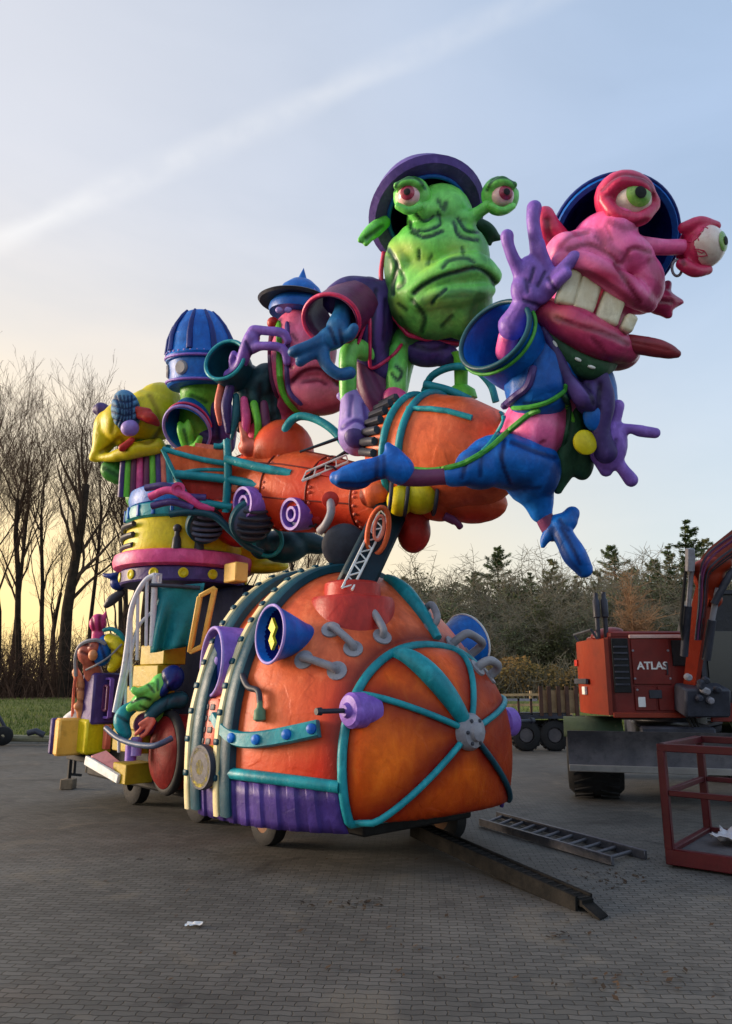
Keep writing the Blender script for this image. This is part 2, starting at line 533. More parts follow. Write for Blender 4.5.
mr = nd(nt, 'ShaderNodeMapRange'); mr.inputs[1].default_value = 40.5; mr.inputs[2].default_value = 43; L(sp.outputs['Y'], mr.inputs[0])
mlf = nd(nt, 'ShaderNodeMix', data_type='RGBA'); L(mr.outputs[0], mlf.inputs[0]); L(mb_.outputs[2], mlf.inputs[6]); mlf.inputs[7].default_value = lin((84, 58, 44))
L(mlf.outputs[2], b.inputs['Base Color']); b.inputs['Roughness'].default_value = 0.9; b.inputs['Specular IOR Level'].default_value = 0.15
bp = nd(nt, 'ShaderNodeBump'); bp.inputs['Strength'].default_value = 0.8; bp.inputs['Distance'].default_value = 0.06; L(nb.outputs['Fac'], bp.inputs['Height']); L(bp.outputs[0], b.inputs['Normal'])
xs = [-900, -300, -120] + [x for x in np.arange(-60, 60.1, 1.5)] + [120, 300, 900]
ys = [-300, -80, -20, 0, 10, 18] + [y for y in np.arange(20, 62, 0.8)] + [70, 90, 140, 300, 900, 1800]
g = MB(); g.grid([[Vector((x, y, gz(x, y))) for x in xs] for y in ys]); tag(g.build('ground', m, smooth=180), kind='structure')

# paved yard: interlocking wavy concrete blocks
m = bpy.data.materials.new('concrete block paving'); m.use_nodes = True; nt = m.node_tree; L = nt.links.new; b = nt.nodes['Principled BSDF']
tcn = nd(nt, 'ShaderNodeTexCoord')
mpn = nd(nt, 'ShaderNodeMapping'); mpn.inputs['Rotation'].default_value = (0, 0, math.radians(4)); L(tcn.outputs['Object'], mpn.inputs[0])
sp = nd(nt, 'ShaderNodeSeparateXYZ'); L(mpn.outputs[0], sp.inputs[0])
tri = nd(nt, 'ShaderNodeMath', operation='PINGPONG'); L(sp.outputs['X'], tri.inputs[0]); tri.inputs[1].default_value = 0.0625
triy = nd(nt, 'ShaderNodeMath', operation='PINGPONG'); L(sp.outputs['Y'], triy.inputs[0]); triy.inputs[1].default_value = 0.04
nw = nd(nt, 'ShaderNodeTexNoise'); nw.inputs['Scale'].default_value = 5; nw.inputs['Detail'].default_value = 3; L(tcn.outputs['Object'], nw.inputs['Vector'])
ay = nd(nt, 'ShaderNodeMath', operation='MULTIPLY_ADD'); L(tri.outputs[0], ay.inputs[0]); ay.inputs[1].default_value = 0.14; L(sp.outputs['Y'], ay.inputs[2])
ay2 = nd(nt, 'ShaderNodeMath', operation='MULTIPLY_ADD'); L(nw.outputs['Fac'], ay2.inputs[0]); ay2.inputs[1].default_value = 0.03; L(ay.outputs[0], ay2.inputs[2])
ax_ = nd(nt, 'ShaderNodeMath', operation='MULTIPLY_ADD'); L(triy.outputs[0], ax_.inputs[0]); ax_.inputs[1].default_value = 0.2; L(sp.outputs['X'], ax_.inputs[2])
cb = nd(nt, 'ShaderNodeCombineXYZ'); L(ax_.outputs[0], cb.inputs[0]); L(ay2.outputs[0], cb.inputs[1])
br = nd(nt, 'ShaderNodeTexBrick'); L(cb.outputs[0], br.inputs['Vector']); br.inputs['Scale'].default_value = 1
br.inputs['Brick Width'].default_value = 0.125; br.inputs['Row Height'].default_value = 0.06; br.inputs['Mortar Size'].default_value = 0.0045; br.inputs['Mortar Smooth'].default_value = 0.9
br.inputs['Color1'].default_value = lin((96, 93, 88)); br.inputs['Color2'].default_value = lin((80, 78, 74)); br.inputs['Mortar'].default_value = lin((56, 54, 51)); br.inputs['Bias'].default_value = -0.1
nl = nd(nt, 'ShaderNodeTexNoise'); nl.inputs['Scale'].default_value = 0.5; nl.inputs['Detail'].default_value = 9; nl.inputs['Roughness'].default_value = 0.65; L(tcn.outputs['Object'], nl.inputs['Vector'])
ml = nd(nt, 'ShaderNodeMapRange'); ml.inputs[1].default_value = 0.3; ml.inputs[2].default_value = 0.7; ml.inputs[3].default_value = 0.6; ml.inputs[4].default_value = 1.3; L(nl.outputs['Fac'], ml.inputs[0])
mm = nd(nt, 'ShaderNodeMix', data_type='RGBA', blend_type='MULTIPLY'); mm.inputs[0].default_value = 1; L(br.outputs['Color'], mm.inputs[6]); L(ml.outputs[0], mm.inputs[7])
# rust-tinged stain on the yard
nr = nd(nt, 'ShaderNodeTexNoise'); nr.inputs['Scale'].default_value = 0.8; nr.inputs['Detail'].default_value = 5; L(tcn.outputs['Object'], nr.inputs['Vector'])
mrr = nd(nt, 'ShaderNodeMapRange'); mrr.inputs[1].default_value = 0.58; mrr.inputs[2].default_value = 0.75; mrr.inputs[3].default_value = 0; mrr.inputs[4].default_value = 0.45; L(nr.outputs['Fac'], mrr.inputs[0])
ms = nd(nt, 'ShaderNodeMix', data_type='RGBA', blend_type='MULTIPLY'); L(mrr.outputs[0], ms.inputs[0]); L(mm.outputs[2], ms.inputs[6]); ms.inputs[7].default_value = (1.0, 0.72, 0.55, 1)
no = nd(nt, 'ShaderNodeTexNoise'); no.inputs['Scale'].default_value = 1.3; no.inputs['Detail'].default_value = 6; no.inputs['Distortion'].default_value = 1.2; L(tcn.outputs['Object'], no.inputs['Vector'])
mo = nd(nt, 'ShaderNodeMapRange'); mo.inputs[1].default_value = 0.62; mo.inputs[2].default_value = 0.7; mo.inputs[3].default_value = 0; mo.inputs[4].default_value = 0.55; L(no.outputs['Fac'], mo.inputs[0])
oil = nd(nt, 'ShaderNodeMix', data_type='RGBA'); L(mo.outputs[0], oil.inputs[0]); L(ms.outputs[2], oil.inputs[6]); oil.inputs[7].default_value = lin((44, 42, 42))
mo2 = nd(nt, 'ShaderNodeMapRange'); mo2.inputs[1].default_value = 0.40; mo2.inputs[2].default_value = 0.3; mo2.inputs[3].default_value = 0; mo2.inputs[4].default_value = 0.5; L(no.outputs['Fac'], mo2.inputs[0])
snd = nd(nt, 'ShaderNodeMix', data_type='RGBA'); L(mo2.outputs[0], snd.inputs[0]); L(oil.outputs[2], snd.inputs[6]); snd.inputs[7].default_value = lin((112, 104, 92))
L(snd.outputs[2], b.inputs['Base Color'])
nf = nd(nt, 'ShaderNodeTexNoise'); nf.inputs['Scale'].default_value = 60; nf.inputs['Detail'].default_value = 4; L(tcn.outputs['Object'], nf.inputs['Vector'])
rg = nd(nt, 'ShaderNodeMapRange'); rg.inputs[3].default_value = 0.5; rg.inputs[4].default_value = 0.85; L(nl.outputs['Fac'], rg.inputs[0]); L(rg.outputs[0], b.inputs['Roughness'])
b.inputs['Specular IOR Level'].default_value = 0.25
b1 = nd(nt, 'ShaderNodeBump'); b1.inputs['Strength'].default_value = 0.25; b1.inputs['Distance'].default_value = 0.004; L(nf.outputs['Fac'], b1.inputs['Height'])
inv = nd(nt, 'ShaderNodeMath', operation='SUBTRACT'); inv.inputs[0].default_value = 1; L(br.outputs['Fac'], inv.inputs[1])
b2 = nd(nt, 'ShaderNodeBump'); b2.inputs['Strength'].default_value = 0.9; b2.inputs['Distance'].default_value = 0.012; L(inv.outputs[0], b2.inputs['Height']); L(b1.outputs[0], b2.inputs['Normal']); L(b2.outputs[0], b.inputs['Normal'])


def yz(x, y): return 0.012 * mnoise.noise(Vector((x * 0.35, y * 0.35, 7)))


g = MB(); g.grid([[Vector((x, y, yz(x, y) if y < 21 else 0)) for x in np.arange(-45, 45.1, 0.5)] for y in list(np.arange(-12, 21, 0.5)) + [21.2]])
tag(g.build('pavement', m, smooth=180), kind='structure')
m_kerb = mat('kerb concrete', (120, 118, 112), (140, 138, 130), rough=0.85, scale=3, bump=0.4, bscale=30)
g = MB()
for i in range(90):
    x = -45 + i; g.box((x + 0.5, 21.27, 0.03), (0.494, 0, 0), (0, 0.06, 0), (0, 0, 0.09), 0.012)
tag(g.build('kerb', m_kerb), kind='structure')

# grass blades along the far side of the kerb and over the bank
m_gr = mat('grass blade', (70, 88, 36), (112, 120, 58), rough=0.8, scale=0.8, bump=0, spec=0.1)
g = MB(); rg_ = random.Random(3)
for i in range(26000):
    side = rg_.random() < 0.5
    y = 21.4 + 21 * rg_.random() ** 1.8
    x = rg_.uniform(-0.62, -0.28) * y if side else rg_.uniform(-0.02, 0.52) * y
    h = rg_.uniform(0.05, 0.16) * (1.5 if y < 22 else 1); a = rg_.uniform(0, PI); wd = rg_.uniform(0.01, 0.025)
    z = gz(x, y); dx, dy = math.cos(a) * wd, math.sin(a) * wd; lx, ly = rg_.uniform(-.06, .06), rg_.uniform(-.06, .06)
    n = len(g.v); g.v += [Vector((x - dx, y - dy, z - .01)), Vector((x + dx, y + dy, z - .01)), Vector((x + lx, y + ly, z + h))]; g.f.append([n, n + 1, n + 2])
tag(g.build('grass', m_gr, smooth=180), label='short winter grass on the bank beyond the yard', kind='stuff')

# ================================================================== trees
m_bark = mat('dark bark', (40, 33, 28), (58, 48, 40), rough=0.95, scale=3, bump=0.6, bscale=14, spec=0.1)
m_twig = mat('bare twigs', (64, 50, 40), (84, 66, 54), rough=0.95, scale=2, bump=0, spec=0.05)


def bare_tree(seed, H, fork, r0, spread=0.5, lean=(0, 0)):
    """a leafless broadleaf: trunk mesh and crown mesh of limbs, branches and twigs"""
    R = random.Random(seed); tr, cr = MB(), MB()

    def grow(b, p, d, length, r, lev):
        n = 5 if lev < 2 else (3 if lev < 4 else 2)
        pts = [p]; q = p.copy(); dd = d.copy()
        for i in range(n):
            dd = (dd + Vector((R.gauss(0, .1), R.gauss(0, .1), R.gauss(0.05, .06))) * (0.7 if lev < 1 else 1.2)).normalized()
            q = q + dd * (length / n); pts.append(q.copy())
        end = 0.55 if lev < 1 else 0.35
        rad = [max(0.006, r * (1 - (1 - end) * i / n)) for i in range(n + 1)]
        b.tube(pts, rad, (8, 6, 5, 4, 3, 3, 3)[lev], cap=False)
        if lev >= 5: return
        k = ((R.randint(9, 12) if fork > .7 else 5), R.randint(4, 5), R.randint(4, 5), R.randint(3, 4), R.randint(2, 3))[lev]
        for j in range(k):
            t = R.uniform(0.42 if lev == 0 else 0.22, 1.0) if j else 1.0
            i = min(n - 1, int(t * n)); f_ = t * n - i
            pp = pts[i].lerp(pts[i + 1], min(1, f_))
            loc = (pts[i + 1] - pts[i]).normalized()
            az = R.uniform(0, 2 * PI); sp = R.uniform(0.3, 0.75) * (spread if lev == 0 else 0.9)
            o = loc.orthogonal().normalized(); o.rotate(Matrix.Rotation(az, 3, loc).to_quaternion())
            nd_ = (loc * math.cos(sp) + o * math.sin(sp) + Vector((0, 0, 0.16))).normalized()
            grow(cr, pp, nd_, length * R.uniform(0.42, 0.68) * (1.0 if lev else (.62 if fork > .7 else 1.05)), max(0.006, rad[i] * R.uniform(0.32, 0.52)), lev + 1)
    grow(tr, Vector((0, 0, -0.2)), Vector((lean[0], lean[1], 1)).normalized(), H * fork, r0, 0)
    return tr, cr


def plant_tree(proto, x, y, rot, sc, label, group):
    o = proto if not proto.get('placed') else dup(proto)
    proto['placed'] = 1
    if 'placed' in o.keys() and o is not proto: del o['placed']
    o.location = (x, y, gz(x, y)); o.rotation_euler = (0, 0, rot); o.scale = (sc, sc, sc)
    o['label'] = label; o['group'] = group
    return o


def tree_proto(name, cat, trunk, crown, mt, mc, crown_name='crown'):
    t = thing(name, '', cat)
    trunk.build('trunk', mt, t, 60); crown.build(crown_name, mc, t, 180)
    return t


protos = []
for sd_, H, fk, r0, spd, ln in ((11, 15, .86, .22, .8, (0, 0)), (12, 16, .84, .24, .8, (.06, 0)), (13, 14, .88, .18, .75, (-.05, 0)), (14, 17, .80, .40, .85, (0, 0)), (15, 14.5, .5, .2, .75, (.12, .05)), (16, 13, .9, .15, .7, (.02, 0))):
    protos.append(tree_proto('bare_tree', 'tree', *bare_tree(sd_, H, fk, r0, spd, ln), m_bark, m_twig))
LEFT = [(-4, 46, 1, 1.0), (20, 47, 0, 1.0), (41, 50, 2, 1.06), (67, 45, 3, 0.98), (84, 52, 5, 1.15), (108, 48, 4, 1.05), (128, 51, 2, 1.08), (-30, 52, 0, 1.1), (-60, 48, 4, 1.05), (-95, 50, 3, 1),
        (9, 60, 5, 1.3), (56, 58, 4, 1.1), (120, 66, 5, 1.3), (146, 57, 3, 1.1), (170, 62, 1, 1.15), (200, 60, 2, 1.1), (236, 66, 0, 1.1), (275, 63, 4, 1.0), (310, 68, 5, 1.05), (345, 66, 2, .9), (335, 58, 4, .72), (300, 55, 0, .75)]
where = {0: 'straight', 1: 'slightly leaning', 2: 'slender', 3: 'thick-trunked', 4: 'low-forked', 5: 'thin pole-like'}
for i, (px, Y, k, sc_) in enumerate(LEFT):
    p = at(px, 680, Y); rot = (0.4, 1.9, 0, 2.6, 0.2, 4)[k] if i < 7 else random.Random(i).uniform(0, 6.28)
    row = 'front row' if Y < 53 else ('second row' if Y < 69 else 'rear row')
    zone = 'beyond the left edge' if px < -5 else 'at far left' if px < 45 else 'left of the yellow bonnet' if px < 90 else 'behind the bonnet' if px < 160 else 'behind the float'
    plant_tree(protos[k], p.x, Y, rot, sc_, f'{where[k]} leafless tree {zone}, {row} of the wood', 'bare trees of the wood')

# brushwood under the bare trees
def brush(seed, n, x0, x1, y0, y1, h0, h1, w=0.012):
    R = random.Random(seed); g = MB()
    for i in range(n):
        x, y = R.uniform(x0, x1), R.uniform(y0, y1); p = Vector((x, y, gz(x, y) - .05)); d = Vector((R.gauss(0, .28), R.gauss(0, .28), 1)).normalized(); h = R.uniform(h0, h1)
        a = p + d * h * .5 + Vector((R.gauss(0, .1), R.gauss(0, .1), 0)); e = a + (d + Vector((R.gauss(0, .3), R.gauss(0, .3), 0))).normalized() * h * .5
        g.tube([p, a, e], [w * 1.3, w, w * .4], 3, cap=False)
        for _ in range(3):
            q = p.lerp(a, R.uniform(.4, 1)) if R.random() < .5 else a.lerp(e, R.random())
            g.tube([q, q + Vector((R.gauss(0, .4), R.gauss(0, .4), R.uniform(.1, .7))) * h * .3], [w * .7, w * .3], 3, cap=False)
    return g


m_brush = mat('brown brushwood', (72, 54, 44), (96, 74, 60), rough=0.95, scale=0.6, bump=0, spec=0.05)
tag(brush(5, 6500, -50, -3, 43, 64, 1.2, 5.0, .018).build('undergrowth', m_brush, smooth=180), label='brown leafless brushwood under the bare trees', kind='stuff')
# ================================================================== conifers, shrubs and hedge on the right
m_need = mat('conifer needles', (78, 96, 62), (104, 118, 78), rough=0.85, scale=0.9, bump=0, spec=0.1)
m_need2 = mat('pale conifer needles', (98, 106, 68), (128, 128, 86), rough=0.85, scale=0.9, bump=0, spec=0.1)
m_shrub = mat('leafless shrub twigs', (116, 108, 90), (146, 134, 112), rough=0.95, scale=0.5, bump=0, spec=0.05)
m_ever = mat('dull evergreen leaves', (92, 98, 68), (122, 122, 88), rough=0.85, scale=0.7, bump=0, spec=0.1)
m_birch = mat('pale birch twigs', (150, 112, 82), (176, 138, 104), rough=0.9, scale=0.6, bump=0, spec=0.05)
m_hedge = mat('russet hedge leaves', (110, 96, 54), (146, 112, 66), rough=0.9, scale=0.5, bump=0, spec=0.05)


def leafquad(g, p, u, v):
    n = len(g.v); g.v += [p - u, p + v, p + u, p - v]; g.f.append([n, n + 1, n + 2, n + 3])


def conifer(seed, H, Rm, open_=0.0):
    R = random.Random(seed); tr, cr = MB(), MB()
    tr.tube([Vector((R.gauss(0, .03) * i, R.gauss(0, .03) * i, H * i / 6 - .2)) for i in range(7)], [.2 * (1 - i / 6.6) * H / 11 + .01 for i in range(7)], 6)
    z = H * 0.12
    while z < H * 0.99:
        t = z / H; L_ = Rm * (1 - t) ** 0.9 * R.uniform(.75, 1.15) + 0.15
        for k in range(R.randint(4, 6)):
            if R.random() < open_: continue
            a = R.uniform(0, 2 * PI); l = L_ * R.uniform(.3, 1.35)
            d = Vector((math.cos(a), math.sin(a), R.uniform(.0, .4) - .15 * (1 - t)))
            pts = [Vector((0, 0, z)) + d * l * s_ + Vector((0, 0, .14 * l * s_ * s_)) for s_ in (0, .5, 1)]
            tr.tube(pts, [.035 * (1 - t) + .012, .02, .008], 3, cap=False)
            nq = int(40 + 80 * l)
            for j in range(nq):
                s_ = R.uniform(.15, 1) ** .8; p = Vector((0, 0, z)) + d * l * s_ + Vector((0, 0, .14 * l * s_ * s_))
                side = Vector((-math.sin(a), math.cos(a), 0)); wv = (1.05 - s_) * l * .38 + .05
                p = p + side * R.gauss(0, wv * .6) + Vector((0, 0, R.gauss(-.04, .07)))
                u = (d + side * R.gauss(0, .8) + Vector((0, 0, R.gauss(0, .3)))).normalized() * R.uniform(.07, .2)
                v = u.cross(Vector((R.gauss(0, .6), R.gauss(0, .6), 1))).normalized() * R.uniform(.02, .05)
                leafquad(cr, p, u, v)
        z += R.uniform(.22, .48) * H / 10
    return tr, cr


def shrub(seed, H, W, leafy=0.0, ntop=None):
    """many-stemmed bush: arching stems with fine twigs and, if leafy, small leaves in uneven clumps"""
    R = random.Random(seed); st, lf = MB(), MB()
    for i in range(ntop or 16):
        a = R.uniform(0, 2 * PI); out = R.random() ** .6 * W * .5; h = H * R.uniform(.6, 1.05) * (1 - .35 * (out / (W * .5)) ** 2)
        p0 = Vector((math.cos(a) * out * .2, math.sin(a) * out * .2, -.1)); p2 = Vector((math.cos(a) * out, math.sin(a) * out, h)); p1 = p0.lerp(p2, .5) + Vector((math.cos(a), math.sin(a), -.3)) * -.12 * W
        st.tube([p0, p1, p2], [.05, .035, .01], 4, cap=False)
        for j in range(26):
            t = R.uniform(.25, 1); q = p0.lerp(p1, t * 2) if t < .5 else p1.lerp(p2, t * 2 - 1)
            e = q + Vector((R.gauss(0, .5), R.gauss(0, .5), R.uniform(.0, .9))) * H * .15
            st.tube([q, e], [.02, .01], 3, cap=False)
            for k in range(4):
                q2 = q.lerp(e, R.uniform(.3, 1)); st.tube([q2, q2 + Vector((R.gauss(0, .5), R.gauss(0, .5), R.uniform(-.2, .7))) * H * .09], [.013, .007], 3, cap=False)
            if R.random() < leafy and e.z < h * .9:
                for k in range(34):
                    c = q.lerp(e, R.random()) + Vector((R.gauss(0, .3), R.gauss(0, .3), R.gauss(-.1, .22)))
                    u = Vector((R.gauss(0, 1), R.gauss(0, 1), R.gauss(0, 1))).normalized() * R.uniform(.05, .13); v = u.orthogonal().normalized() * R.uniform(.03, .08)
                    leafquad(lf, c, u, v)
    return st, lf


con = [tree_proto('conifer', 'tree', *conifer(21, 12, 5.2, .2), m_bark, m_need), tree_proto('conifer', 'tree', *conifer(22, 11, 4.8, .3), m_bark, m_need2), tree_proto('conifer', 'tree', *conifer(23, 13, 6.0, .2), m_bark, m_need)]
CON = [(403, 574, 66, 1, 'small sparse conifer just right of the float boiler'), (497, 546, 70, 0, 'pointed conifer under the pink alien trouser leg'), (455, 580, 73, 1, 'low pale conifer left of the pointed conifer'), (551, 556, 71, 1, 'pale open conifer under the dangling blue boot'), (612, 544, 74, 0, 'conifer with two tops above the excavator exhaust'), (634, 566, 76, 1, 'pale conifer between the birch and the tallest conifer'), (685, 519, 62, 2, 'tallest dark conifer beside the excavator boom'), (655, 558, 67, 0, 'short dark conifer left of the tallest conifer'), (735, 560, 70, 0, 'dark conifer hidden behind the excavator boom'), (800, 540, 68, 2, 'dark conifer beyond the right edge'), (860, 550, 72, 1, 'pale conifer beyond the right edge'), (520, 590, 78, 0, 'short dark conifer between two pointed ones'), (575, 575, 78, 2, 'broad dark conifer behind the blue boot'), (596, 568, 72, 1, 'pale conifer just left of the excavator exhaust'), (668, 545, 72, 2, 'broad conifer rising left of the excavator boom'), (704, 536, 70, 1, 'pale conifer right of the tallest conifer'), (722, 548, 66, 2, 'broad conifer behind the excavator hoses'), (530, 572, 74, 2, 'broad conifer below the dangling blue boot'), (474, 572, 76, 0, 'dark conifer left of the pointed conifer'), (430, 586, 72, 2, 'low broad conifer behind the right blue horn')]
for px, py, Y, k, lab in CON:
    top = at(px, py, Y); H0 = (12, 11, 13)[k]; x = top.x
    plant_tree(con[k], x, Y, random.Random(px).uniform(0, 6), (top.z - gz(x, Y)) / H0, lab, 'conifers beyond the meadow')


def shrub_proto(name, seed, H, W, leafy, mt, ml, n=None):
    st, lf = shrub(seed, H, W, leafy, n); t = thing(name, '', 'shrub'); st.build('branches', mt, t, 180)
    if lf.v: lf.build('foliage', ml, t, 180)
    return t


shp = [shrub_proto('tall_shrub', 31, 8, 7, .55, m_shrub, m_ever, 22), shrub_proto('tall_shrub', 32, 7, 6, .25, m_shrub, m_ever, 24), shrub_proto('tall_shrub', 33, 8, 6, .75, m_shrub, m_ever, 20), shrub_proto('birch_shrub', 34, 8.5, 3.2, .0, m_birch, m_birch, 22)]
R = random.Random(41)
kinds = ('half leafy', 'mostly bare', 'dark leafy', '')
SH = []
for px in range(380, 900, 17): SH.append((px + R.uniform(-6, 6), R.uniform(50, 56), R.choice((0, 1, 2)), R.uniform(576, 610)))
for px in range(390, 900, 19): SH.append((px + R.uniform(-6, 6), R.uniform(58, 64), R.choice((0, 0, 2)), R.uniform(556, 590)))
for px in range(560, 900, 22): SH.append((px + R.uniform(-6, 6), R.uniform(66, 72), R.choice((0, 2)), R.uniform(548, 580)))
for i, (px, Y, k, py) in enumerate(SH):
    top = at(px, py, Y); H0 = (8, 7, 8)[k]
    row = 'nearer' if Y < 57 else 'middle' if Y < 65 else 'farthest'
    zone = ('right of the float' if px < 500 else 'between float and excavator' if px < 590 else 'behind the excavator' if px < 735 else 'beyond the right edge')
    lab = f'{kinds[k]} grey-brown shrub {zone}, {row} row of the wood edge'
    plant_tree(shp[k], top.x, Y, R.uniform(0, 6), (top.z - gz(top.x, Y)) / H0, lab, 'shrubs along the wood edge')
top = at(629, 572, 48); plant_tree(shp[3], top.x, 48, 1, (top.z - gz(top.x, 48)) / 8.5, 'pale golden leafless birch shrub above the excavator engine cover', 'birch shrubs')
# russet hedge in front of the wood edge: one long clipped-looking row of low growth
g = MB(); R = random.Random(8)
for i in range(30000):
    x = R.uniform(0, 46); y = 44 + R.gauss(0, .7); h = 1.9 + .9 * mnoise.noise(Vector((x * .4, 0, 0))) + .7 * mnoise.noise(Vector((x * 1.7, 4, 0)))
    p = Vector((x, y + R.gauss(0, .2), gz(x, y) + h * R.random() ** .7)); u = Vector((R.gauss(0, 1), R.gauss(0, 1), R.gauss(0, 1))).normalized() * R.uniform(.05, .13); leafquad(g, p, u, u.orthogonal().normalized() * R.uniform(.03, .07))
hd = thing('hedge', 'low russet and olive hedge running in front of the wood at the right', 'hedge', (23, 44, gz(23, 44)))
g.build('foliage', m_hedge, hd, 180)
brush(9, 2600, 0, 46, 43, 45, 1.0, 2.6, .02).build('branches', m_shrub, hd, 180)
tag(brush(15, 5000, 0, 60, 57, 68, 2.0, 6.5, .03).build('undergrowth', m_shrub, smooth=180), label='grey-brown thicket filling the wood behind the shrubs', kind='stuff')
# ================================================================== paints of the float
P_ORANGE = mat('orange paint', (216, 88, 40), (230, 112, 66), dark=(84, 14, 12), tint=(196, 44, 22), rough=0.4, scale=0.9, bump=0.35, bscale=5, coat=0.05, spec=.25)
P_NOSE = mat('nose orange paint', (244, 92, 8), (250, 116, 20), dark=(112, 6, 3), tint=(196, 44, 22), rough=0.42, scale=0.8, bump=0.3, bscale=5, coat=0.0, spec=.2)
P_RED = mat('red paint', (168, 34, 30), (188, 46, 36), dark=(70, 12, 14), tint=(214, 84, 40), rough=0.4, scale=1.3)
P_TEAL = mat('teal paint', (14, 124, 138), (34, 150, 160), dark=(10, 50, 60), tint=(80, 180, 180), rough=0.4, scale=2)
P_DTEAL = mat('dark teal paint', (14, 58, 74), (22, 76, 90), rough=0.4, scale=2)
P_PURPLE = mat('purple paint', (122, 84, 178), (146, 108, 200), dark=(40, 22, 80), tint=(150, 120, 200), rough=0.42, scale=1.6)
P_DPURPLE = mat('dark purple paint', (62, 46, 104), (78, 58, 124), dark=(26, 16, 52), tint=(110, 84, 160), rough=0.45, scale=1.6)
P_BLUE = mat('blue paint', (4, 84, 174), (12, 104, 192), dark=(8, 30, 84), tint=(70, 150, 210), rough=0.4, scale=1.6)
P_DBLUE = mat('dark blue paint', (10, 30, 104), (16, 46, 128), dark=(6, 16, 50), rough=0.4, scale=1.6)
P_MATBLUE = mat('matt navy paint', (6, 18, 84), (10, 28, 104), rough=.8, scale=2, spec=.05)
P_YELLOW = mat('yellow paint', (206, 190, 8), (220, 198, 24), dark=(120, 90, 10), tint=(170, 180, 60), rough=0.42, scale=1.6)
P_CREAM = mat('cream paint', (214, 196, 146), (226, 212, 170), rough=0.5, scale=2)
P_WHITE = mat('white paint', (216, 216, 214), (228, 228, 226), rough=0.45, scale=2)
P_PINK = mat('pink paint', (212, 66, 130), (226, 92, 150), dark=(110, 20, 56), tint=(228, 130, 150), rough=0.4, scale=1.5)
P_GREEN = mat('green paint', (92, 186, 50), (118, 200, 66), dark=(16, 66, 30), tint=(168, 196, 84), rough=0.4, scale=1.4)
P_LAV = mat('lavender paint', (146, 124, 196), (162, 140, 208), dark=(70, 44, 130), tint=(180, 160, 214), rough=0.45, scale=1.4)
P_STEEL = mat('grey painted steel', (128, 126, 134), (146, 144, 150), rough=0.45, scale=3)
P_BLACK = mat('black rubber', (22, 22, 24), (32, 32, 34), rough=0.7, scale=4)
P_CHAR = mat('charcoal paint', (42, 44, 54), (58, 60, 72), rough=0.45, scale=3)
P_PLUM = mat('plum paint', (92, 40, 76), (110, 52, 90), rough=0.42, scale=1.6)
P_SKIN = mat('salmon paint', (214, 104, 84), (226, 126, 104), dark=(140, 34, 30), rough=0.4, scale=1.6)

# ================================================================== the front wagon: a boiler with a domed nose
WANG = .84
WA = Vector((math.cos(WANG), -math.sin(WANG), 0))      # forward
WS = Vector((-math.sin(WANG), -math.cos(WANG), 0))     # out of the flank that faces the camera
WC = Vector((.64, 7.55, 0)); UZ = Vector((0, 0, 1))
SEC0 = dict(w=1.12, zc=.97, hu=1.05, hd=1.08, n=2.2); SEC1 = dict(w=1.52, zc=.95, hu=1.95, hd=2.2, n=2.15)
L1, L2, LB, ND, ZH, ZMIN = 1.22, .56, 1.88, .47, 1.23, .50


def wsec(t):
    u = min(1, max(0, -t / L1)); u = math.sin(u * PI / 2) ** .9
    return {x: SEC0[x] + (SEC1[x] - SEC0[x]) * u for x in SEC0}


def wpt(t, ph, k=0.0):
    """point on the boiler: t metres ahead of the nose ring, angle ph round the section, k metres off the skin; flat underneath"""
    q = wsec(t); c, s = math.cos(ph), math.sin(ph); e = 2 / q['n']
    x = math.copysign(abs(c) ** e, c) * (q['w'] + k); z = q['zc'] + math.copysign(abs(s) ** e, s) * ((q['hu'] if s > 0 else q['hd']) + k)
    if t > 0:
        f = max(0, 1 - (t / ND) ** 2) ** .52; x *= f; z = ZH + (z - ZH) * f
    return WC + WA * t + WS * x + UZ * max(ZMIN - k * .6, z)


wagon = thing('boiler_wagon', 'orange domed boiler wagon with teal pipes and purple skirt leading the float', 'float wagon', tuple(WC - WA * 1))
NU = 96
phs = [2 * PI * k / NU for k in range(NU)]
g = MB()
ts = [-LB + (LB) * i / 30 for i in range(31)]
g.grid([[wpt(t, p) for p in phs] for t in ts], closed_u=True)
g.f.append(list(range(NU))[::-1])
hull = g.build('hull', P_ORANGE, wagon, 180)


def set_attr(o, name, fn):
    me = o.data; off = wloc(o)
    a = me.attributes.get(name) or me.attributes.new(name, 'FLOAT', 'POINT')
    a.data.foreach_set('value', np.array([fn(v.co + off) for v in me.vertices], np.float32))


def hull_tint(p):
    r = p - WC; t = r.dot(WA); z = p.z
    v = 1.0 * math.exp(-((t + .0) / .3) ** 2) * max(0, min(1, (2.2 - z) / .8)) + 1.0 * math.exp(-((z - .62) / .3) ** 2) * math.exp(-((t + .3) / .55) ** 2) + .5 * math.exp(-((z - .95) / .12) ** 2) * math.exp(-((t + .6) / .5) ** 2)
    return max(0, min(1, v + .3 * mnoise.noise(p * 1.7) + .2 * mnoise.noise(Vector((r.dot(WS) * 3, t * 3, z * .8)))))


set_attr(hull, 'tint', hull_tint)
set_attr(hull, 'paint', lambda p: .85 * math.exp(-((((p - WC).dot(WA)) + .07) / .07) ** 2) + .55 * math.exp(-((((p - WC).dot(WA)) + L1) / .12) ** 2) + .55 * math.exp(-((((p - WC).dot(WA)) + L1 + L2) / .12) ** 2))
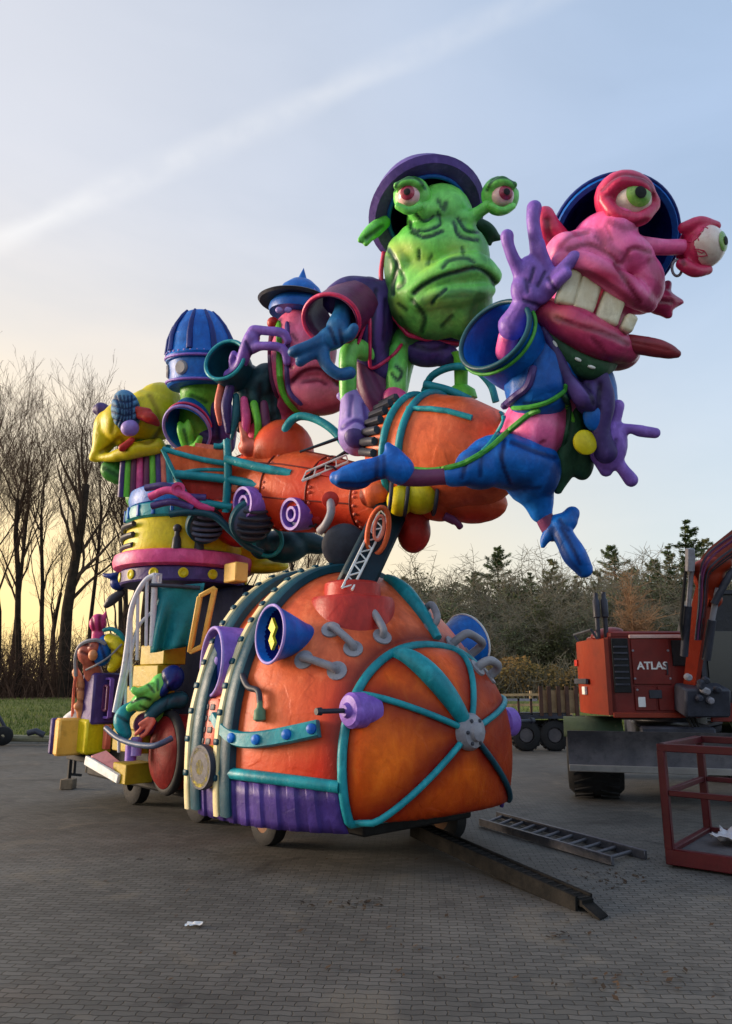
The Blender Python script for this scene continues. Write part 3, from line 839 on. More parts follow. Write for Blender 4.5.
# domed nose
SPK = [math.radians(x) for x in (33, 66, 104, 150, 207, 333)]
g = MB()
NT = 22
rows = [[wpt(ND * math.sin(PI / 2 * i / NT) * .9995, p) for p in phs] for i in range(NT + 1)]
g.grid(rows, closed_u=True); g.f.append([NT * NU + k for k in range(NU)])
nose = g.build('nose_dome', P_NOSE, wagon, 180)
spoke_paths = [[wpt(ND * math.sin(PI / 2 * u) * .9995, a) for u in np.linspace(0, .96, 14)] for a in SPK]


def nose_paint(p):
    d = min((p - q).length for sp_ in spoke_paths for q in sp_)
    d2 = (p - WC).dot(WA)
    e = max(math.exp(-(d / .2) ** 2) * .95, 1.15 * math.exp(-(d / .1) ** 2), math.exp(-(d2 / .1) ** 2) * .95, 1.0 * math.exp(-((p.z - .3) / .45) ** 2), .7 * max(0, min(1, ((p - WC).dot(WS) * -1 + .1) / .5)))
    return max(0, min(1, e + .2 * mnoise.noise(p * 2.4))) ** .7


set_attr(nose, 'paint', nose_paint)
for i, sp_ in enumerate(spoke_paths):
    big = i in (1,)
    R_ = [(.06 + .05 * math.sin(PI * k / 13)) if big else .03 for k in range(14)]
    MB().tube([q + WA * .02 for q in sp_], R_, 10).build('spoke_pipe', P_DTEAL if i == 4 else P_TEAL, wagon, 60, label='thick teal pipe running from the ring to the hub' if big else None)
MB().tube([wpt(0.0, p, .02) for p in phs], .045, 10, closed=True).build('ring_pipe', P_TEAL, wagon, 180)
hubp = WC + WA * ND + UZ * ZH
hub = MB().lathe(hubp - WA * .06, WA, [(0, .17), (.1, .17), (.15, .14), (.16, .09), (.2, .08), (.22, .0)], 28).build('hub_cap', P_STEEL, wagon, 35)
g = MB()
for k in range(6):
    a = k * PI / 3; g.lathe(hubp + WA * .085 + (WS * math.cos(a) + UZ * math.sin(a)) * .115, WA, [(0, .018), (.02, .018), (.026, .01)], 8)
g.build('bolt_circle', P_CHAR, hub, 40)
# second thick pipe on top of the hull, ahead of the ring
MB().tube([wpt(t, math.radians(97), .03) for t in np.linspace(-.85, -.05, 9)], [.045, .07, .085, .095, .09, .08, .07, .06, .05], 12).build('top_pipe', P_TEAL, wagon, 60)
# arches: dark band with cream studded edge
for ti in (-L1, -L1 - L2):
    g = MB(); pr = [(-.06, .0), (-.06, .075), (-.03, .09), (.08, .09), (.11, .07), (.11, .0)]
    pa = [p for p in np.linspace(-.2, PI + .2, 80)]
    g.grid([[wpt(ti, p, kk) + WA * dt for dt, kk in pr] for p in pa]); g.f += [[0, 1, 2, 3, 4, 5], [79 * 6 + k for k in (5, 4, 3, 2, 1, 0)]]
    arch = g.build('arch_band', P_DTEAL, wagon, 40)
    g = MB(); pr = [(-.15, -.03), (-.15, .085), (-.135, .1), (-.075, .1), (-.062, .085), (-.062, .0)]
    g.grid([[wpt(ti, p, kk + .012 * mnoise.noise(Vector((p * 6, ti, kk * 30)))) + WA * dt for dt, kk in pr] for p in pa]); g.f += [[0, 1, 2, 3, 4, 5], [79 * 6 + k for k in (5, 4, 3, 2, 1, 0)]]
    g.build('edge_strip', P_CREAM, arch, 40)
    for i in range(27):
        p = -.12 + (PI + .24) * (i + .5) / 27; p0 = wpt(ti - .1, p, .1); tg = (wpt(ti, p + .01, .087) - wpt(ti, p - .01, .087)).normalized(); n_ = WA.cross(tg)
        MB().box(p0 + WA * .0, tg * .03, WA * .036, n_ * .018, .01).build('strip_notch', P_DTEAL, arch)
# lower teal rail and ribbed purple skirt on both flanks
for sgn in (1, -1):
    A0 = 0 if sgn > 0 else PI

    def flank(t, z, k):
        q = wsec(t); u = (z - q['zc']) / (q['hu'] if z > q['zc'] else q['hd']); u = max(-1, min(1, u))
        x = q['w'] * (1 - abs(u) ** q['n']) ** (1 / q['n']); return WC + WA * t + WS * sgn * (x + k) + UZ * z
    MB().tube([flank(t, .84 - .05 * (t + 1) ** 2, .03) for t in np.linspace(-1.3, -.02, 14)], .055, 8).build('side_rail', P_TEAL, wagon, 60)
    g = MB(); cols = []
    n_ = 120
    for i in range(n_ + 1):
        t = -(L1 + L2) + (L1 + L2 - .02) * i / n_; k = .03 + .022 * (1 if (i // 6) % 2 else 0)
        q = wsec(t); zz = [.78, .66, .54, .47, .40]
        cols.append([flank(t, z, k) for z in zz])
    g.grid(cols)
    sk = g.build('skirt', mat('skirt purple paint', (58, 40, 108), (78, 56, 134), dark=(38, 24, 70), tint=(190, 170, 200), rough=.45, scale=1.6), wagon, 30); sk.modifiers.new('s', 'SOLIDIFY').thickness = .03
# chassis and wheels
g = MB(); g.box(WC - WA * .9 + UZ * .41, WA * .75, WS * .75, UZ * .10, .02); g.build('chassis', P_BLACK, wagon)
for t, sx in ((-1.0, .92), (-1.0, -.92), (-.62, -.85)):
    c = WC + WA * t + WS * sx + UZ * .25; o = 1 if sx > 0 else -1
    if t == -1.0 and o > 0: c = gnd(268, 845) + UZ * .25
    wh = MB().lathe(c - WS * .09, WS, [(0, .12), (0, .2), (.02, .245), (.05, .25), (.13, .25), (.16, .245), (.18, .2), (.18, .12)], 28, closed=True).build('wheel', P_BLACK, wagon, 30)
    MB().lathe(c - WS * .085, WS, [(0, .05), (0, .13), (.03, .12), (.14, .12), (.17, .13), (.17, .05)], 20).build('rim', mat('rusty rim', (120, 82, 54), (98, 70, 52), rough=0.7, scale=6), wh, 30)
# turntable and slewing arm
W8 = Fig(8.62)
tbt = bvh([hull]).ray_cast(CAM, ray(360, 598).normalized())[0]
W_top = tbt - WA * .12
MB().lathe(W_top - UZ * .4, UZ, [(0, .44), (.36, .44), (.40, .42), (.42, .30), (.55, .29), (.57, .26), (.575, .0)], 40).build('turntable', P_RED, wagon, 35)


def hit(px, py, objs, lift=0.0):
    t = bvh(objs); d = ray(px, py).normalized(); h = t.ray_cast(CAM, d)
    if h[0] is None: return None, None
    n = h[1] if h[1].dot(d) < 0 else -h[1]
    return h[0] + n * lift, n


# grab handles bent from grey tube
for (x0, y0, x1, y1, r, rise) in ((304, 660, 337, 671, .038, .07), (331, 630, 353, 649, .038, .08), (367, 612, 382, 637, .038, .09), (424, 611, 431, 628, .038, .13), (452, 644, 470, 655, .045, .2), (477, 668, 489, 676, .045, .15)):
    p0, n0 = hit(x0, y0, [hull, nose]); p1, n1_ = hit(x1, y1, [hull, nose])
    if p0 is None or p1 is None: continue
    n = (n0 + n1_).normalized(); e = (p1 - p0).normalized()
    pth = cat_path([tuple(p0 - n * .02), tuple(p0 + n * rise * .6), tuple(p0 + n * rise + e * .06), tuple(p1 + n * rise - e * .06), tuple(p1 + n * rise * .6), tuple(p1 - n * .02)], 5)
    hd = MB().tube([Vector(q) for q in pth], r, 10).build('grab_handle', P_STEEL, wagon, 60)
    for q, nn in ((p0, n0), (p1, n1_)): MB().lathe(q - nn * .01, nn, [(0, .095), (.025, .095), (.03, .05)], 16).build('flange', P_STEEL, hd, 30)
# horn with white rim low on the flank ; its twin on the far flank
def horn(mouth, axis, r, length, mo, mi, rim, name, emblem=None):
    axis = axis.normalized()
    h = MB().lathe(mouth - axis * length, axis, [(0, r * .35), (length * .3, r * .5), (length * .7, r * .8), (length, r), (length + .005, r - .02), (length - .1, r * .86), (length - .2, r * .62), (length - .22, 0)], 36).build(name, mo, wagon, 40)
    MB().lathe(mouth - axis * .185, axis, [(0, 0), (.004, r * .6), (.085, r * .85), (.178, r * .955)], 30, caps=False).build('horn_throat', mi, h, 40) if mi else None
    x = axis.orthogonal().normalized(); y = axis.cross(x)
    MB().tube([mouth + (x * math.cos(a) + y * math.sin(a)) * (r - .005) for a in np.linspace(0, 2 * PI, 40)[:-1]], .015, 8, closed=True).build('horn_rim', rim, h, 180)
    return h


hb_, _ = hit(300, 618, [hull])
fh = Fig((hb_ - CAM).dot(FW) - .34)
hm = fh.p(270, 634)
hax = (WS * .97 - WA * .10 + UZ * .04).normalized()
h1 = horn(hm, hax, .28, .52, P_BLUE, P_MATBLUE, P_LAV, 'horn_speaker')
g = MB(); c = hm - hax * .04; x = (UZ - hax * hax.z).normalized(); y = hax.cross(x)
g.prism([c + x * .16 + y * .03, c + x * .06 + y * .09, c + x * .02 + y * .03, c - x * .06 + y * .07, c - x * .15 + y * .0, c - x * .08 - y * .05, c - x * .02 + y * .0, c + x * .06 - y * .05], hax * .03)
g.build('emblem', P_YELLOW, h1, 30)
hm2 = WC - WA * .75 + (-WS) * 1.45 + UZ * 2.15
horn(hm2, -WS + UZ * .3, .34, .8, P_BLUE, P_DBLUE, P_WHITE, 'horn_speaker')
# round purple porthole between the arches
ph_t = -L1 - L2 * .52
pc, pn = hit(217, 662, [hull]); pn = (WS * .9 - WA * .2 + UZ * .03).normalized()
pc = wpt(ph_t, .62, 0)
pc = hit(222, 662, [hull])[0] + pn * .02
po = MB().lathe(pc - pn * .3, pn, [(0, .36), (.36, .37), (.39, .36), (.39, .33), (.34, .325), (.31, .31), (.30, .0)], 40).build('porthole', P_PURPLE, wagon, 35)
MB().lathe(pc + pn * .012, pn, [(0, .30), (.015, .30), (.03, .2), (.035, 0)], 30).build('pane', P_MATBLUE, po, 35)
MB().lathe(pc + pn * .03, pn, [(0, .06), (.03, .05), (.045, .0)], 16).build('pane_knob', P_LAV, po, 60)
x = pn.orthogonal().normalized(); y = pn.cross(x)
MB().tube([pc + pn * .09 + (x * math.cos(a) + y * math.sin(a)) * .35 for a in np.linspace(0, 2 * PI, 40)[:-1]], .018, 8, closed=True).build('porthole_rim', P_LAV, po, 180)
# louvred grille and yellow air tank between the arches
gc, gn = hit(208, 724, [hull]); e1 = (UZ - gn * gn.z).normalized(); e2 = gn.cross(e1)
gr = MB().box(gc + gn * .01, e2 * .2, e1 * .25, gn * .03, .03).build('grille', P_SKIN, wagon)
for i in range(4):
    for j in range(3): MB().box(gc + gn * .045 + e2 * (j - 1) * .12 + e1 * (i - 1.5) * .11, e2 * .04, e1 * .03, gn * .008, .01).build('grille_slot', P_CHAR, gr)
yc = hit(214, 766, [hull])[0] + WS * .10
yt = MB().lathe(yc - WS * .3, WS, [(0, .2), (.34, .2), (.36, .185), (.36, .15), (.33, .14), (.33, .09), (.36, .07), (.36, 0)], 32).build('air_tank', P_YELLOW, wagon, 35)
MB().lathe(yc - WS * .02, WS, [(0, .205), (.04, .215), (.08, .205)], 32).build('tank_band', P_CHAR, yt, 35)
# purple knobs on the ring with a spindle
for px, py, ax in ((364, 710, (WS * .95 - WA * .05)), (500, 711, (-WS * .95 + WA * .1))):
    ax = ax.normalized(); k0, _ = hit(px, py, [hull, nose]); k0 = k0 if k0 is not None else Fig(7.4).p(px, py)
    if px > 450: k0 = wpt(-.02, PI - .18) + UZ * 0.06
    kn = MB().lathe(k0 - ax * .12, ax, [(0, .13), (.12, .13), (.14, .155), (.27, .155), (.30, .13), (.31, .07), (.35, .05), (.35, 0)], 28).build('valve_knob', P_PURPLE, wagon, 35)
    MB().lathe(k0 + ax * .22, ax, [(0, .022), (.24, .022), (.25, .035), (.3, .03), (.3, 0)], 12).build('spindle', P_CHAR, kn, 35)
# tap pipe, strap with bolts
fz = Fig(7.9)
tp = [hit(x, y, [hull], .06)[0] for x, y in ((249, 655), (246, 672), (252, 688), (262, 692), (264, 704))]
tpo = MB().tube([Vector(q) for q in cat_path([tuple(p) for p in tp], 5)], .03, 8).build('tap_pipe', P_CHAR, wagon, 60)
q = tp[-1]; MB().lathe(q - UZ * .17, UZ, [(0, .03), (.02, .06), (.1, .055), (.13, .03), (.19, .025)], 14).build('tap_nozzle', mat('verdigris paint', (70, 104, 80), (92, 126, 96), rough=.5), tpo, 40)
fwd = [hit(x, y, [hull], .05) for x, y in ((219, 716), (227, 728), (240, 738), (256, 740), (275, 738), (297, 734), (321, 729))]
g = MB(); rows = []
pp = cat_path([tuple(p[0]) for p in fwd], 5); nn = cat_path([tuple(p[1]) for p in fwd], 5)
for i in range(len(pp)):
    p, n = Vector(pp[i]), Vector(nn[i]).normalized(); tg = (Vector(pp[min(i + 1, len(pp) - 1)]) - Vector(pp[max(0, i - 1)])).normalized(); u = n.cross(tg).normalized(); hw = .04 + .035 * min(1, i / 14)
    rows.append([p - u * hw - n * .04, p - u * hw + n * .03, p - u * hw * .8 + n * .05, p + u * hw * .8 + n * .05, p + u * hw + n * .03, p + u * hw - n * .04])
g.grid(rows, closed_u=True); g.f += [list(range(6)), [(len(rows) - 1) * 6 + k for k in range(6)][::-1]]
strap = g.build('strap', P_TEAL, wagon, 40)
for i in (10, 17, 24, 29):
    if i < len(pp): p, n = Vector(pp[i]), Vector(nn[i]).normalized(); MB().lathe(p + n * .04, n, [(0, .05), (.03, .045), (.045, .02), (.045, 0)], 14).build('bolt', P_BLUE, strap, 40)
# slewing arm with lattice side
A_lo = W_top + UZ * .12; A_hi = W8.p(392, 508, 4)
A_lo2 = W_top + UZ * .1
arm = MB().bar(A_lo2, A_hi, .38, .40, FW, .03).build('slewing_arm', mat('arm paint', (8, 34, 46), (14, 46, 58), rough=.5, scale=2), wagon)
g = MB(); WL = Fig((W_top - CAM).dot(FW) - .3); WH = Fig(8.3); q0, q1 = WL.p(342, 588), WH.p(380, 510); q2, q3 = WL.p(352, 590), WH.p(390, 513)
g.tube([q0, q1], .014, 6); g.tube([q2, q3], .014, 6)
for i in range(7):
    a, b_ = q0.lerp(q1, i / 7), q2.lerp(q3, (i + .5) / 7); c = q0.lerp(q1, (i + 1) / 7); g.tube([a, b_], .009, 6); g.tube([b_, c], .009, 6)
g.build('lattice', P_WHITE, arm, 60)
c = Fig(7.9).p(378, 531); g = MB(); g.tube([c + RX * (math.cos(a) * .11) + UP * math.sin(a) * .25 + RX * math.sin(a) * .04 for a in np.linspace(0, 2 * PI, 32)[:-1]], .028, 8, closed=True); g.build('arm_emblem_ring', P_ORANGE, arm, 180)
c = Fig(7.88).p(379, 528); MB().tube([c + RX * (math.cos(a) * .05) + UP * math.sin(a) * .13 + RX * math.sin(a) * .02 for a in np.linspace(0, 2 * PI, 32)[:-1]], .018, 8, closed=True).build('arm_emblem_dot', P_SKIN, arm, 180)
MB().lathe(W8.p(345, 545, 12), -FW, [(0, .26), (.3, .26), (.34, .2), (.34, 0)], 24).build('arm_winch', P_CHAR, arm, 40)
# ================================================================== the rocket on the arm
RA, RB = Fig(11.1).p(186, 480), Fig(8.05).p(500, 512)
RD = (RB - RA).normalized(); RLEN = (RB - RA).length
RUP = (UZ - RD * RD.z).normalized(); RSD = RD.cross(RUP)      # RSD points to the camera side or away
if RSD.dot(FW) > 0: RSD = -RSD
rocket = thing('orange_rocket', 'long orange rocket with teal hoops carried on the arm above the boiler', 'rocket', tuple(RA.lerp(RB, .55) - RUP * .8))


def rk(u, r, a):    # a point at fraction u along the rocket, radius r, angle a from the camera side
    return RA + RD * (u * RLEN) + (RSD * math.cos(a) + RUP * math.sin(a)) * r


def rk_lathe(prof, m, name, off=0.0, sx=1.0, **k):
    return MB().lathe(RA + RUP * off, RD, [(u * RLEN, r) for u, r in prof], 40).build(name, m, rocket, 60, **k)


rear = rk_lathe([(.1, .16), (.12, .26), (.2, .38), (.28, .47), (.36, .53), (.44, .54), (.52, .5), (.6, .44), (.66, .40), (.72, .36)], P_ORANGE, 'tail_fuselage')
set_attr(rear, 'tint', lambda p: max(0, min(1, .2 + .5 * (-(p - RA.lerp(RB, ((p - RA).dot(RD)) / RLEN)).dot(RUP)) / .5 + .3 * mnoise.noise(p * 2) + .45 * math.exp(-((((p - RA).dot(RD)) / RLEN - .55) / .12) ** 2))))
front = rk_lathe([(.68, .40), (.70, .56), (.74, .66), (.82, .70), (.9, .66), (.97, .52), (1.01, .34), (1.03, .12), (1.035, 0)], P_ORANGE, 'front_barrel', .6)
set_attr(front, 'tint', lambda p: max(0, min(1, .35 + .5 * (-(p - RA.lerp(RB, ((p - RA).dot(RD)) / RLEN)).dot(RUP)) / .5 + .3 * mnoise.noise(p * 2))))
for u, r in ((.765, .69), (.81, .715)):
    MB().tube([rk(u, r, a) + RUP * .6 for a in np.linspace(0, 2 * PI, 48)[:-1]], .045, 8, closed=True).build('hoop', P_TEAL, rocket, 180)
MB().tube([rk(u, r + .02, .55) + RUP * .6 for u, r in ((.8, .69), (.86, .69), (.9, .66), (.95, .57))], .032, 8).build('stringer', P_TEAL, rocket, 60)
# black ribbed air vent
vent = MB()
for i in range(7):
    a = -.25 + i * .19; pts = [rk(.688, .5, a), rk(.70, .62, a), rk(.745, .71, a)]
    vent.tube([p + RUP * .6 for p in pts], .05, 6)
vent.build('air_vent', P_CHAR, rocket, 60)
# dome on its back, roll hoops
dome = MB().ell(Fig(10.0).p(283, 452), (RX * .42, UP * .44, FW * .42), 28, 18).build('cockpit_dome', P_ORANGE, rocket, 180)
set_attr(dome, 'tint', lambda p: .45 + .3 * mnoise.noise(p * 3))
f97, f90 = Fig(9.7), Fig(8.9)
MB().tube([f97.p(*q) for q in cat_path([(283, 452, 0), (285, 430, 0), (297, 417, -4), (315, 419, -12), (334, 431, -22), (350, 452, -30)], 5)], .055, 8).build('roll_hoop', P_TEAL, rocket, 60)
MB().tube([f90.p(*q) for q in cat_path([(424, 392, 20), (432, 376, 10), (452, 367, 0), (474, 369, -8), (490, 384, -14), (496, 402, -16)], 5)], .045, 8).build('roll_hoop', P_TEAL, rocket, 60)
MB().tube([f90.p(*q) for q in cat_path([(424, 384, 0), (448, 390, -8), (470, 400, -10)], 5)], .05, 8).build('hoop_brace', P_TEAL, rocket, 60)
g = MB(); g.lathe(f90.p(461, 398, 8), UP, [(0, .2), (.1, .17), (.16, .08), (.5, .09), (.55, .12), (.56, 0)], 20); g.build('green_valve', P_GREEN, rocket, 40)
MB().tube([f97.p(300, 452, -40), f97.p(345, 436, -44)], [.03, .05], 6, flat=.4).build('fin_blade', P_DTEAL, rocket, 60)
MB().tube([f97.p(303, 478, -46), f97.p(330, 462, -48), f97.p(352, 448, -50)], [.02, .04, .05], 6, flat=.4).build('fin_blade', P_CHAR, rocket, 60)
g = MB(); g.tube([f97.p(302, 481, -50), f97.p(348, 462, -54)], .018, 6); g.tube([f97.p(306, 472, -50), f97.p(346, 455, -54)], .014, 6)
for i in range(5): t = i / 4; g.tube([f97.p(302 + 46 * t, 481 - 19 * t, -50 - 4 * t), f97.p(306 + 40 * t, 472 - 17 * t, -50 - 4 * t)], .01, 5)
g.build('silver_lattice', P_WHITE, rocket, 60)
# tail frame of teal bars with red panels
f11 = Fig(10.25)


def panel(f, poly, th, m, name, parent, dz=0, **k):
    return MB().prism([f.p(x, y, z if True else 0) for x, y, z in [(q + (dz,))[:3] if len(q) == 2 else q for q in poly]], FW * th).build(name, m, parent, 35, **k)


panel(f11, [(166, 452), (188, 446), (226, 452), (228, 476), (176, 470)], .25, P_ORANGE, 'tail_plate', rocket, -26)
panel(f11, [(172, 466), (225, 478), (225, 501), (187, 496)], .2, P_RED, 'tail_plate', rocket, -22)
panel(f11, [(196, 443), (228, 447), (228, 470), (196, 462)], .1, P_SKIN, 'tail_plate', rocket, -30)
for pts, r in ((((163, 449, -34), (200, 459, -36), (229, 464, -38)), .038), (((163, 449, -34), (176, 476, -34), (188, 498, -34)), .035), (((176, 474, -36), (232, 480, -40), (290, 492, -66)), .06), (((226, 459, -40), (262, 468, -58), (292, 474, -70)), .06), (((227, 440, -36), (228, 470, -40), (226, 512, -36)), .055), (((180, 496, -36), (200, 502, -38), (232, 507, -38)), .05), (((229, 440, -36), (222, 446, -34), (214, 446, -34)), .04), (((176, 474, -34), (200, 470, -34), (226, 470, -34)), .03)):
    MB().tube([f11.p(*q) for q in cat_path(pts, 6)], r, 8, flat=1.0).build('tail_strut', P_TEAL, rocket, 60)
# purple thruster rings
for px, py, Z, r in ((244, 503, 9.95, .22), (292, 514, 9.6, .21)):
    f = Fig(Z); c = f.p(px, py, -36); ax = (RSD - RUP * .15 - RX * .25).normalized()
    th_ = MB().lathe(c - ax * .25, ax, [(0, r * .9), (.2, r), (.28, r * .96), (.28, r * .8), (.2, r * .74), (.2, r * .5), (.27, r * .46), (.27, r * .3), (.2, r * .26), (.2, 0)], 32).build('thruster', P_PURPLE, rocket, 35)
    MB().lathe(c - ax * .06, ax, [(0, r * .72), (.012, r * .72), (.012, r * .5)], 32).build('thruster_ring', P_DBLUE, th_, 35)
# hand pipe, tank, cylinders under the barrel
f9 = Fig(8.9)
MB().tube([f9.p(*q) for q in cat_path([(330, 498, -22), (331, 512, -34), (326, 524, -34), (320, 531, -26)], 6)], .05, 10).build('handrail', P_STEEL, rocket, 60)
MB().lathe(f9.p(330, 500, -18), -FW + RX * .1, [(0, .1), (.1, .1), (.12, .06)], 18).build('handrail_socket', P_RED, rocket, 40)
f84 = Fig(8.45)
tank = sculpt('belly_tank', f84, [('e', 414, 532, 10, 17, 22, 20, -6), ('e', 412, 518, 10, 18, 14, 20)], P_RED, rocket, 2.0, 4)
sculpt('belly_bulge', f84, [('e', 470, 502, 0, 38, 22, 26, -4), ('e', 440, 500, 4, 30, 22, 26)], P_ORANGE, rocket, 2.5, 4, spots=[(470, 520, 60, 18, .9)])
sculpt('orange_collar', f84, [('e', 375, 494, 6, 17, 15, 18, 10)], P_ORANGE, rocket, 2.0, 3, creases=[([(359, 492), (364, 505)], 3, 2, .9)])
for i, (px, py, rx, rz) in enumerate(((400, 501, 13, 15), (420, 497, 18, 17))):
    MB().ell(f84.p(px, py, -24), (RX * rx * f84.s, UP * rz * f84.s, FW * rz * f84.s), 24, 16).build('yellow_buoy', P_YELLOW, rocket, 180)
for px in (390, 406, 435):
    MB().tube([f84.p(px, 499, -24) + (UP * math.sin(a) + FW * math.cos(a)) * (16 if px < 420 else 15) * f84.s + RX * .02 * math.sin(a) for a in np.linspace(0, 2 * PI, 30)[:-1]], .022, 6, closed=True).build('buoy_band', P_CHAR, rocket, 180)
MB().tube([f84.p(*q) for q in cat_path([(444, 516, -20), (456, 522, -20), (461, 528, -18)], 5)], [.05] * 5 + [.04] * 5 + [.03], 8).build('drain_pipe', P_PLUM, rocket, 60)

# plate seams pressed into the fuselage, and rivets along them
M_SEAM = mat('seam paint', (92, 18, 12), (110, 26, 16), rough=.5, scale=3)
g = MB(); g2 = MB()
for u_, off, r_ in ((.24, 0, .44), (.40, 0, .542), (.54, 0, .492), (.66, 0, .404)):
    pts = [rk(u_, r_, a) + RUP * off for a in np.linspace(0, 2 * PI, 48)[:-1]]
    g.tube(pts, .012, 6, closed=True)
    for p, c in ((pts[i], rk(u_, 0, 0) + RUP * off) for i in range(0, 47, 2)):
        n_ = (p - c).normalized(); g2.lathe(p + RD * .05 - n_ * .012, n_, [(0, .022), (.016, .018), (.022, 0)], 8)
for a in (.5, -.35, 1.3):
    g.tube([rk(u_, r_ + .004, a) for u_, r_ in ((.24, .44), (.28, .47), (.36, .53), (.44, .54), (.52, .5), (.6, .44), (.66, .4))], .01, 6)
g.build('plate_seams', M_SEAM, rear, 60); g2.build('rivets', P_SKIN, rear, 60)
for px, py, Z, w_ in ((330, 470, 9.15, .2), (312, 522, 9.3, .16)):
    q = Fig(Z).p(px, py); h_ = bvh([rear]).ray_cast(CAM, (q - CAM).normalized())
    if h_[0] is not None:
        n_ = h_[1] if h_[1].dot(FW) < 0 else -h_[1]; x_ = (RD - n_ * RD.dot(n_)).normalized(); y_ = n_.cross(x_)
        ho = MB().box(h_[0], x_ * w_, y_ * w_ * .55, n_ * .03, .02).build('hatch', P_RED, rocket)
        MB().tube([h_[0] + n_ * .03 + x_ * w_ * .5, h_[0] + n_ * .07 + x_ * w_ * .4, h_[0] + n_ * .07 - x_ * w_ * .1, h_[0] + n_ * .03 - x_ * w_ * .2], .015, 6).build('hatch_handle', P_CHAR, ho, 60)
# ================================================================== the pink alien riding the front of the rocket
def eyeball(f, px, py, dz, r, look, wcol, iris, parent, ir=.52, name='eyeball', veins=None):
    """ball with coloured iris cap and pupil; look = picture direction (dx, dy) the iris is turned to"""
    c = f.p(px, py, dz); R_ = r * f.s
    e = MB().ell(c, (RX * R_, UP * R_, FW * R_), 28, 18).build(name, wcol, parent, 180)
    d = (RX * look[0] - UP * look[1] - FW * look[2]).normalized()
    def cap(rad, lift, depth):
        prof = []
        for i in range(7):
            a = rad * (1 - i / 6); prof.append((math.cos(a) * (R_ + lift) - R_ * math.cos(rad) + (depth if i else 0), math.sin(a) * (R_ + lift)))
        return MB().lathe(c + d * R_ * math.cos(rad), d, prof, 24)
    cap(ir, .006, .001).build('iris', iris, e, 60)
    cap(ir * .42, .014, .001).build('pupil', P_BLACK, e, 60)
    return e


M_EYE = mat('eye white paint', (220, 206, 196), (232, 220, 212), dark=(180, 60, 70), rough=0.25, scale=2, bump=.1, coat=.5)
M_EYEP = mat('bloodshot eye paint', (224, 170, 176), (232, 196, 196), rough=0.25, scale=3, bump=.1, coat=.5)
M_IRISG = mat('green iris paint', (96, 150, 60), (140, 176, 80), rough=0.25, scale=9, bump=.1, coat=.5)
M_IRISP = mat('pink iris paint', (128, 30, 58), (168, 60, 84), rough=0.25, scale=9, bump=.1, coat=.5)
M_TOOTH = mat('ivory tooth paint', (216, 206, 178), (228, 220, 196), dark=(150, 120, 70), tint=(170, 140, 90), rough=0.3, scale=2, bump=.15, coat=.3)
M_PFACE = mat('pink face paint', (236, 94, 162), (244, 122, 176), dark=(120, 16, 52), tint=(170, 26, 70), rough=0.36, scale=1.4, coat=.2, bump=.3)
M_PLID = mat('crimson lid paint', (196, 36, 84), (212, 58, 104), dark=(110, 14, 44), rough=0.36, scale=1.6, coat=.2)
M_LIP = mat('crimson lip paint', (178, 36, 92), (200, 62, 112), dark=(96, 12, 44), tint=(208, 90, 100), rough=0.32, scale=1.4, coat=.3)
M_TONGUE = mat('maroon tongue paint', (120, 34, 48), (138, 46, 56), rough=0.4, scale=2)
P_DGREEN = mat('leaf piping paint', (54, 140, 48), (76, 160, 58), dark=(10, 60, 20), rough=.45, scale=2)
M_MIDGREEN = mat('dark green cloth paint', (30, 66, 46), (42, 84, 56), dark=(10, 26, 20), rough=0.5, scale=2)

f = Fig(7.3)
pink = thing('pink_alien', 'pink buck-toothed alien in blue jacket waving a purple hand on the rocket nose', 'parade figure', tuple(f.p(560, 420, 20)))
# body: torso with pink belly, neck and head in one skin
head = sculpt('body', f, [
    ('e', 590, 262, 0, 40, 30, 42, -18), ('e', 604, 240, 4, 32, 26, 40), ('e', 566, 258, -12, 22, 24, 30, 20), ('e', 640, 284, -16, 22, 30, 30, 8),
    ('t', [(612, 262, -30, 20), (616, 236, -26, 20), (622, 214, -16, 17)]), ('e', 624, 256, -26, 30, 22, 26, -25),
    ('t', [(560, 262, -34, 9), (580, 262, -42, 11), (604, 274, -46, 12), (630, 292, -42, 13), (648, 304, -30, 9)]),
    ('t', [(640, 246, -14, 10), (660, 247, -18, 8), (682, 247, -20, 8)]),
    ('t', [(596, 310, 6, 34), (580, 350, 18, 36), (556, 400, 26, 40), (532, 440, 26, 38)]), ('e', 535, 430, 8, 32, 34, 34, -30),
    ('e', 590, 300, 6, 44, 26, 34, -28)],
    M_PFACE, pink, 2.4, 4,
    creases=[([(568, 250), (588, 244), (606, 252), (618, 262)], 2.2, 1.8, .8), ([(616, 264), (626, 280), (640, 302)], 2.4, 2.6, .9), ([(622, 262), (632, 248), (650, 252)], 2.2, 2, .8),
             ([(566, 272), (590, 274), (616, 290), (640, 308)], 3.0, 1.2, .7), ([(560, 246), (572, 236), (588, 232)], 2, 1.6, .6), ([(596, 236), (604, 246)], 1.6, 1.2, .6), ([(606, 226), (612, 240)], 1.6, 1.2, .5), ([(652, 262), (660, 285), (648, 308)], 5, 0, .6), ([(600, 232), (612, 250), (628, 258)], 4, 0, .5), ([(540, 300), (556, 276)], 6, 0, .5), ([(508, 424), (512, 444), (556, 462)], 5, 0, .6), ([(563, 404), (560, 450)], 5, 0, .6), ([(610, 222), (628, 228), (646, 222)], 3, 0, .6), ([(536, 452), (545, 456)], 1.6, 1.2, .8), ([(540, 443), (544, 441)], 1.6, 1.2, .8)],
    spots=[(606, 276, 40, 10, .8), (566, 256, 14, 12, .45), (630, 300, 18, 12, .6)], wob=.5)
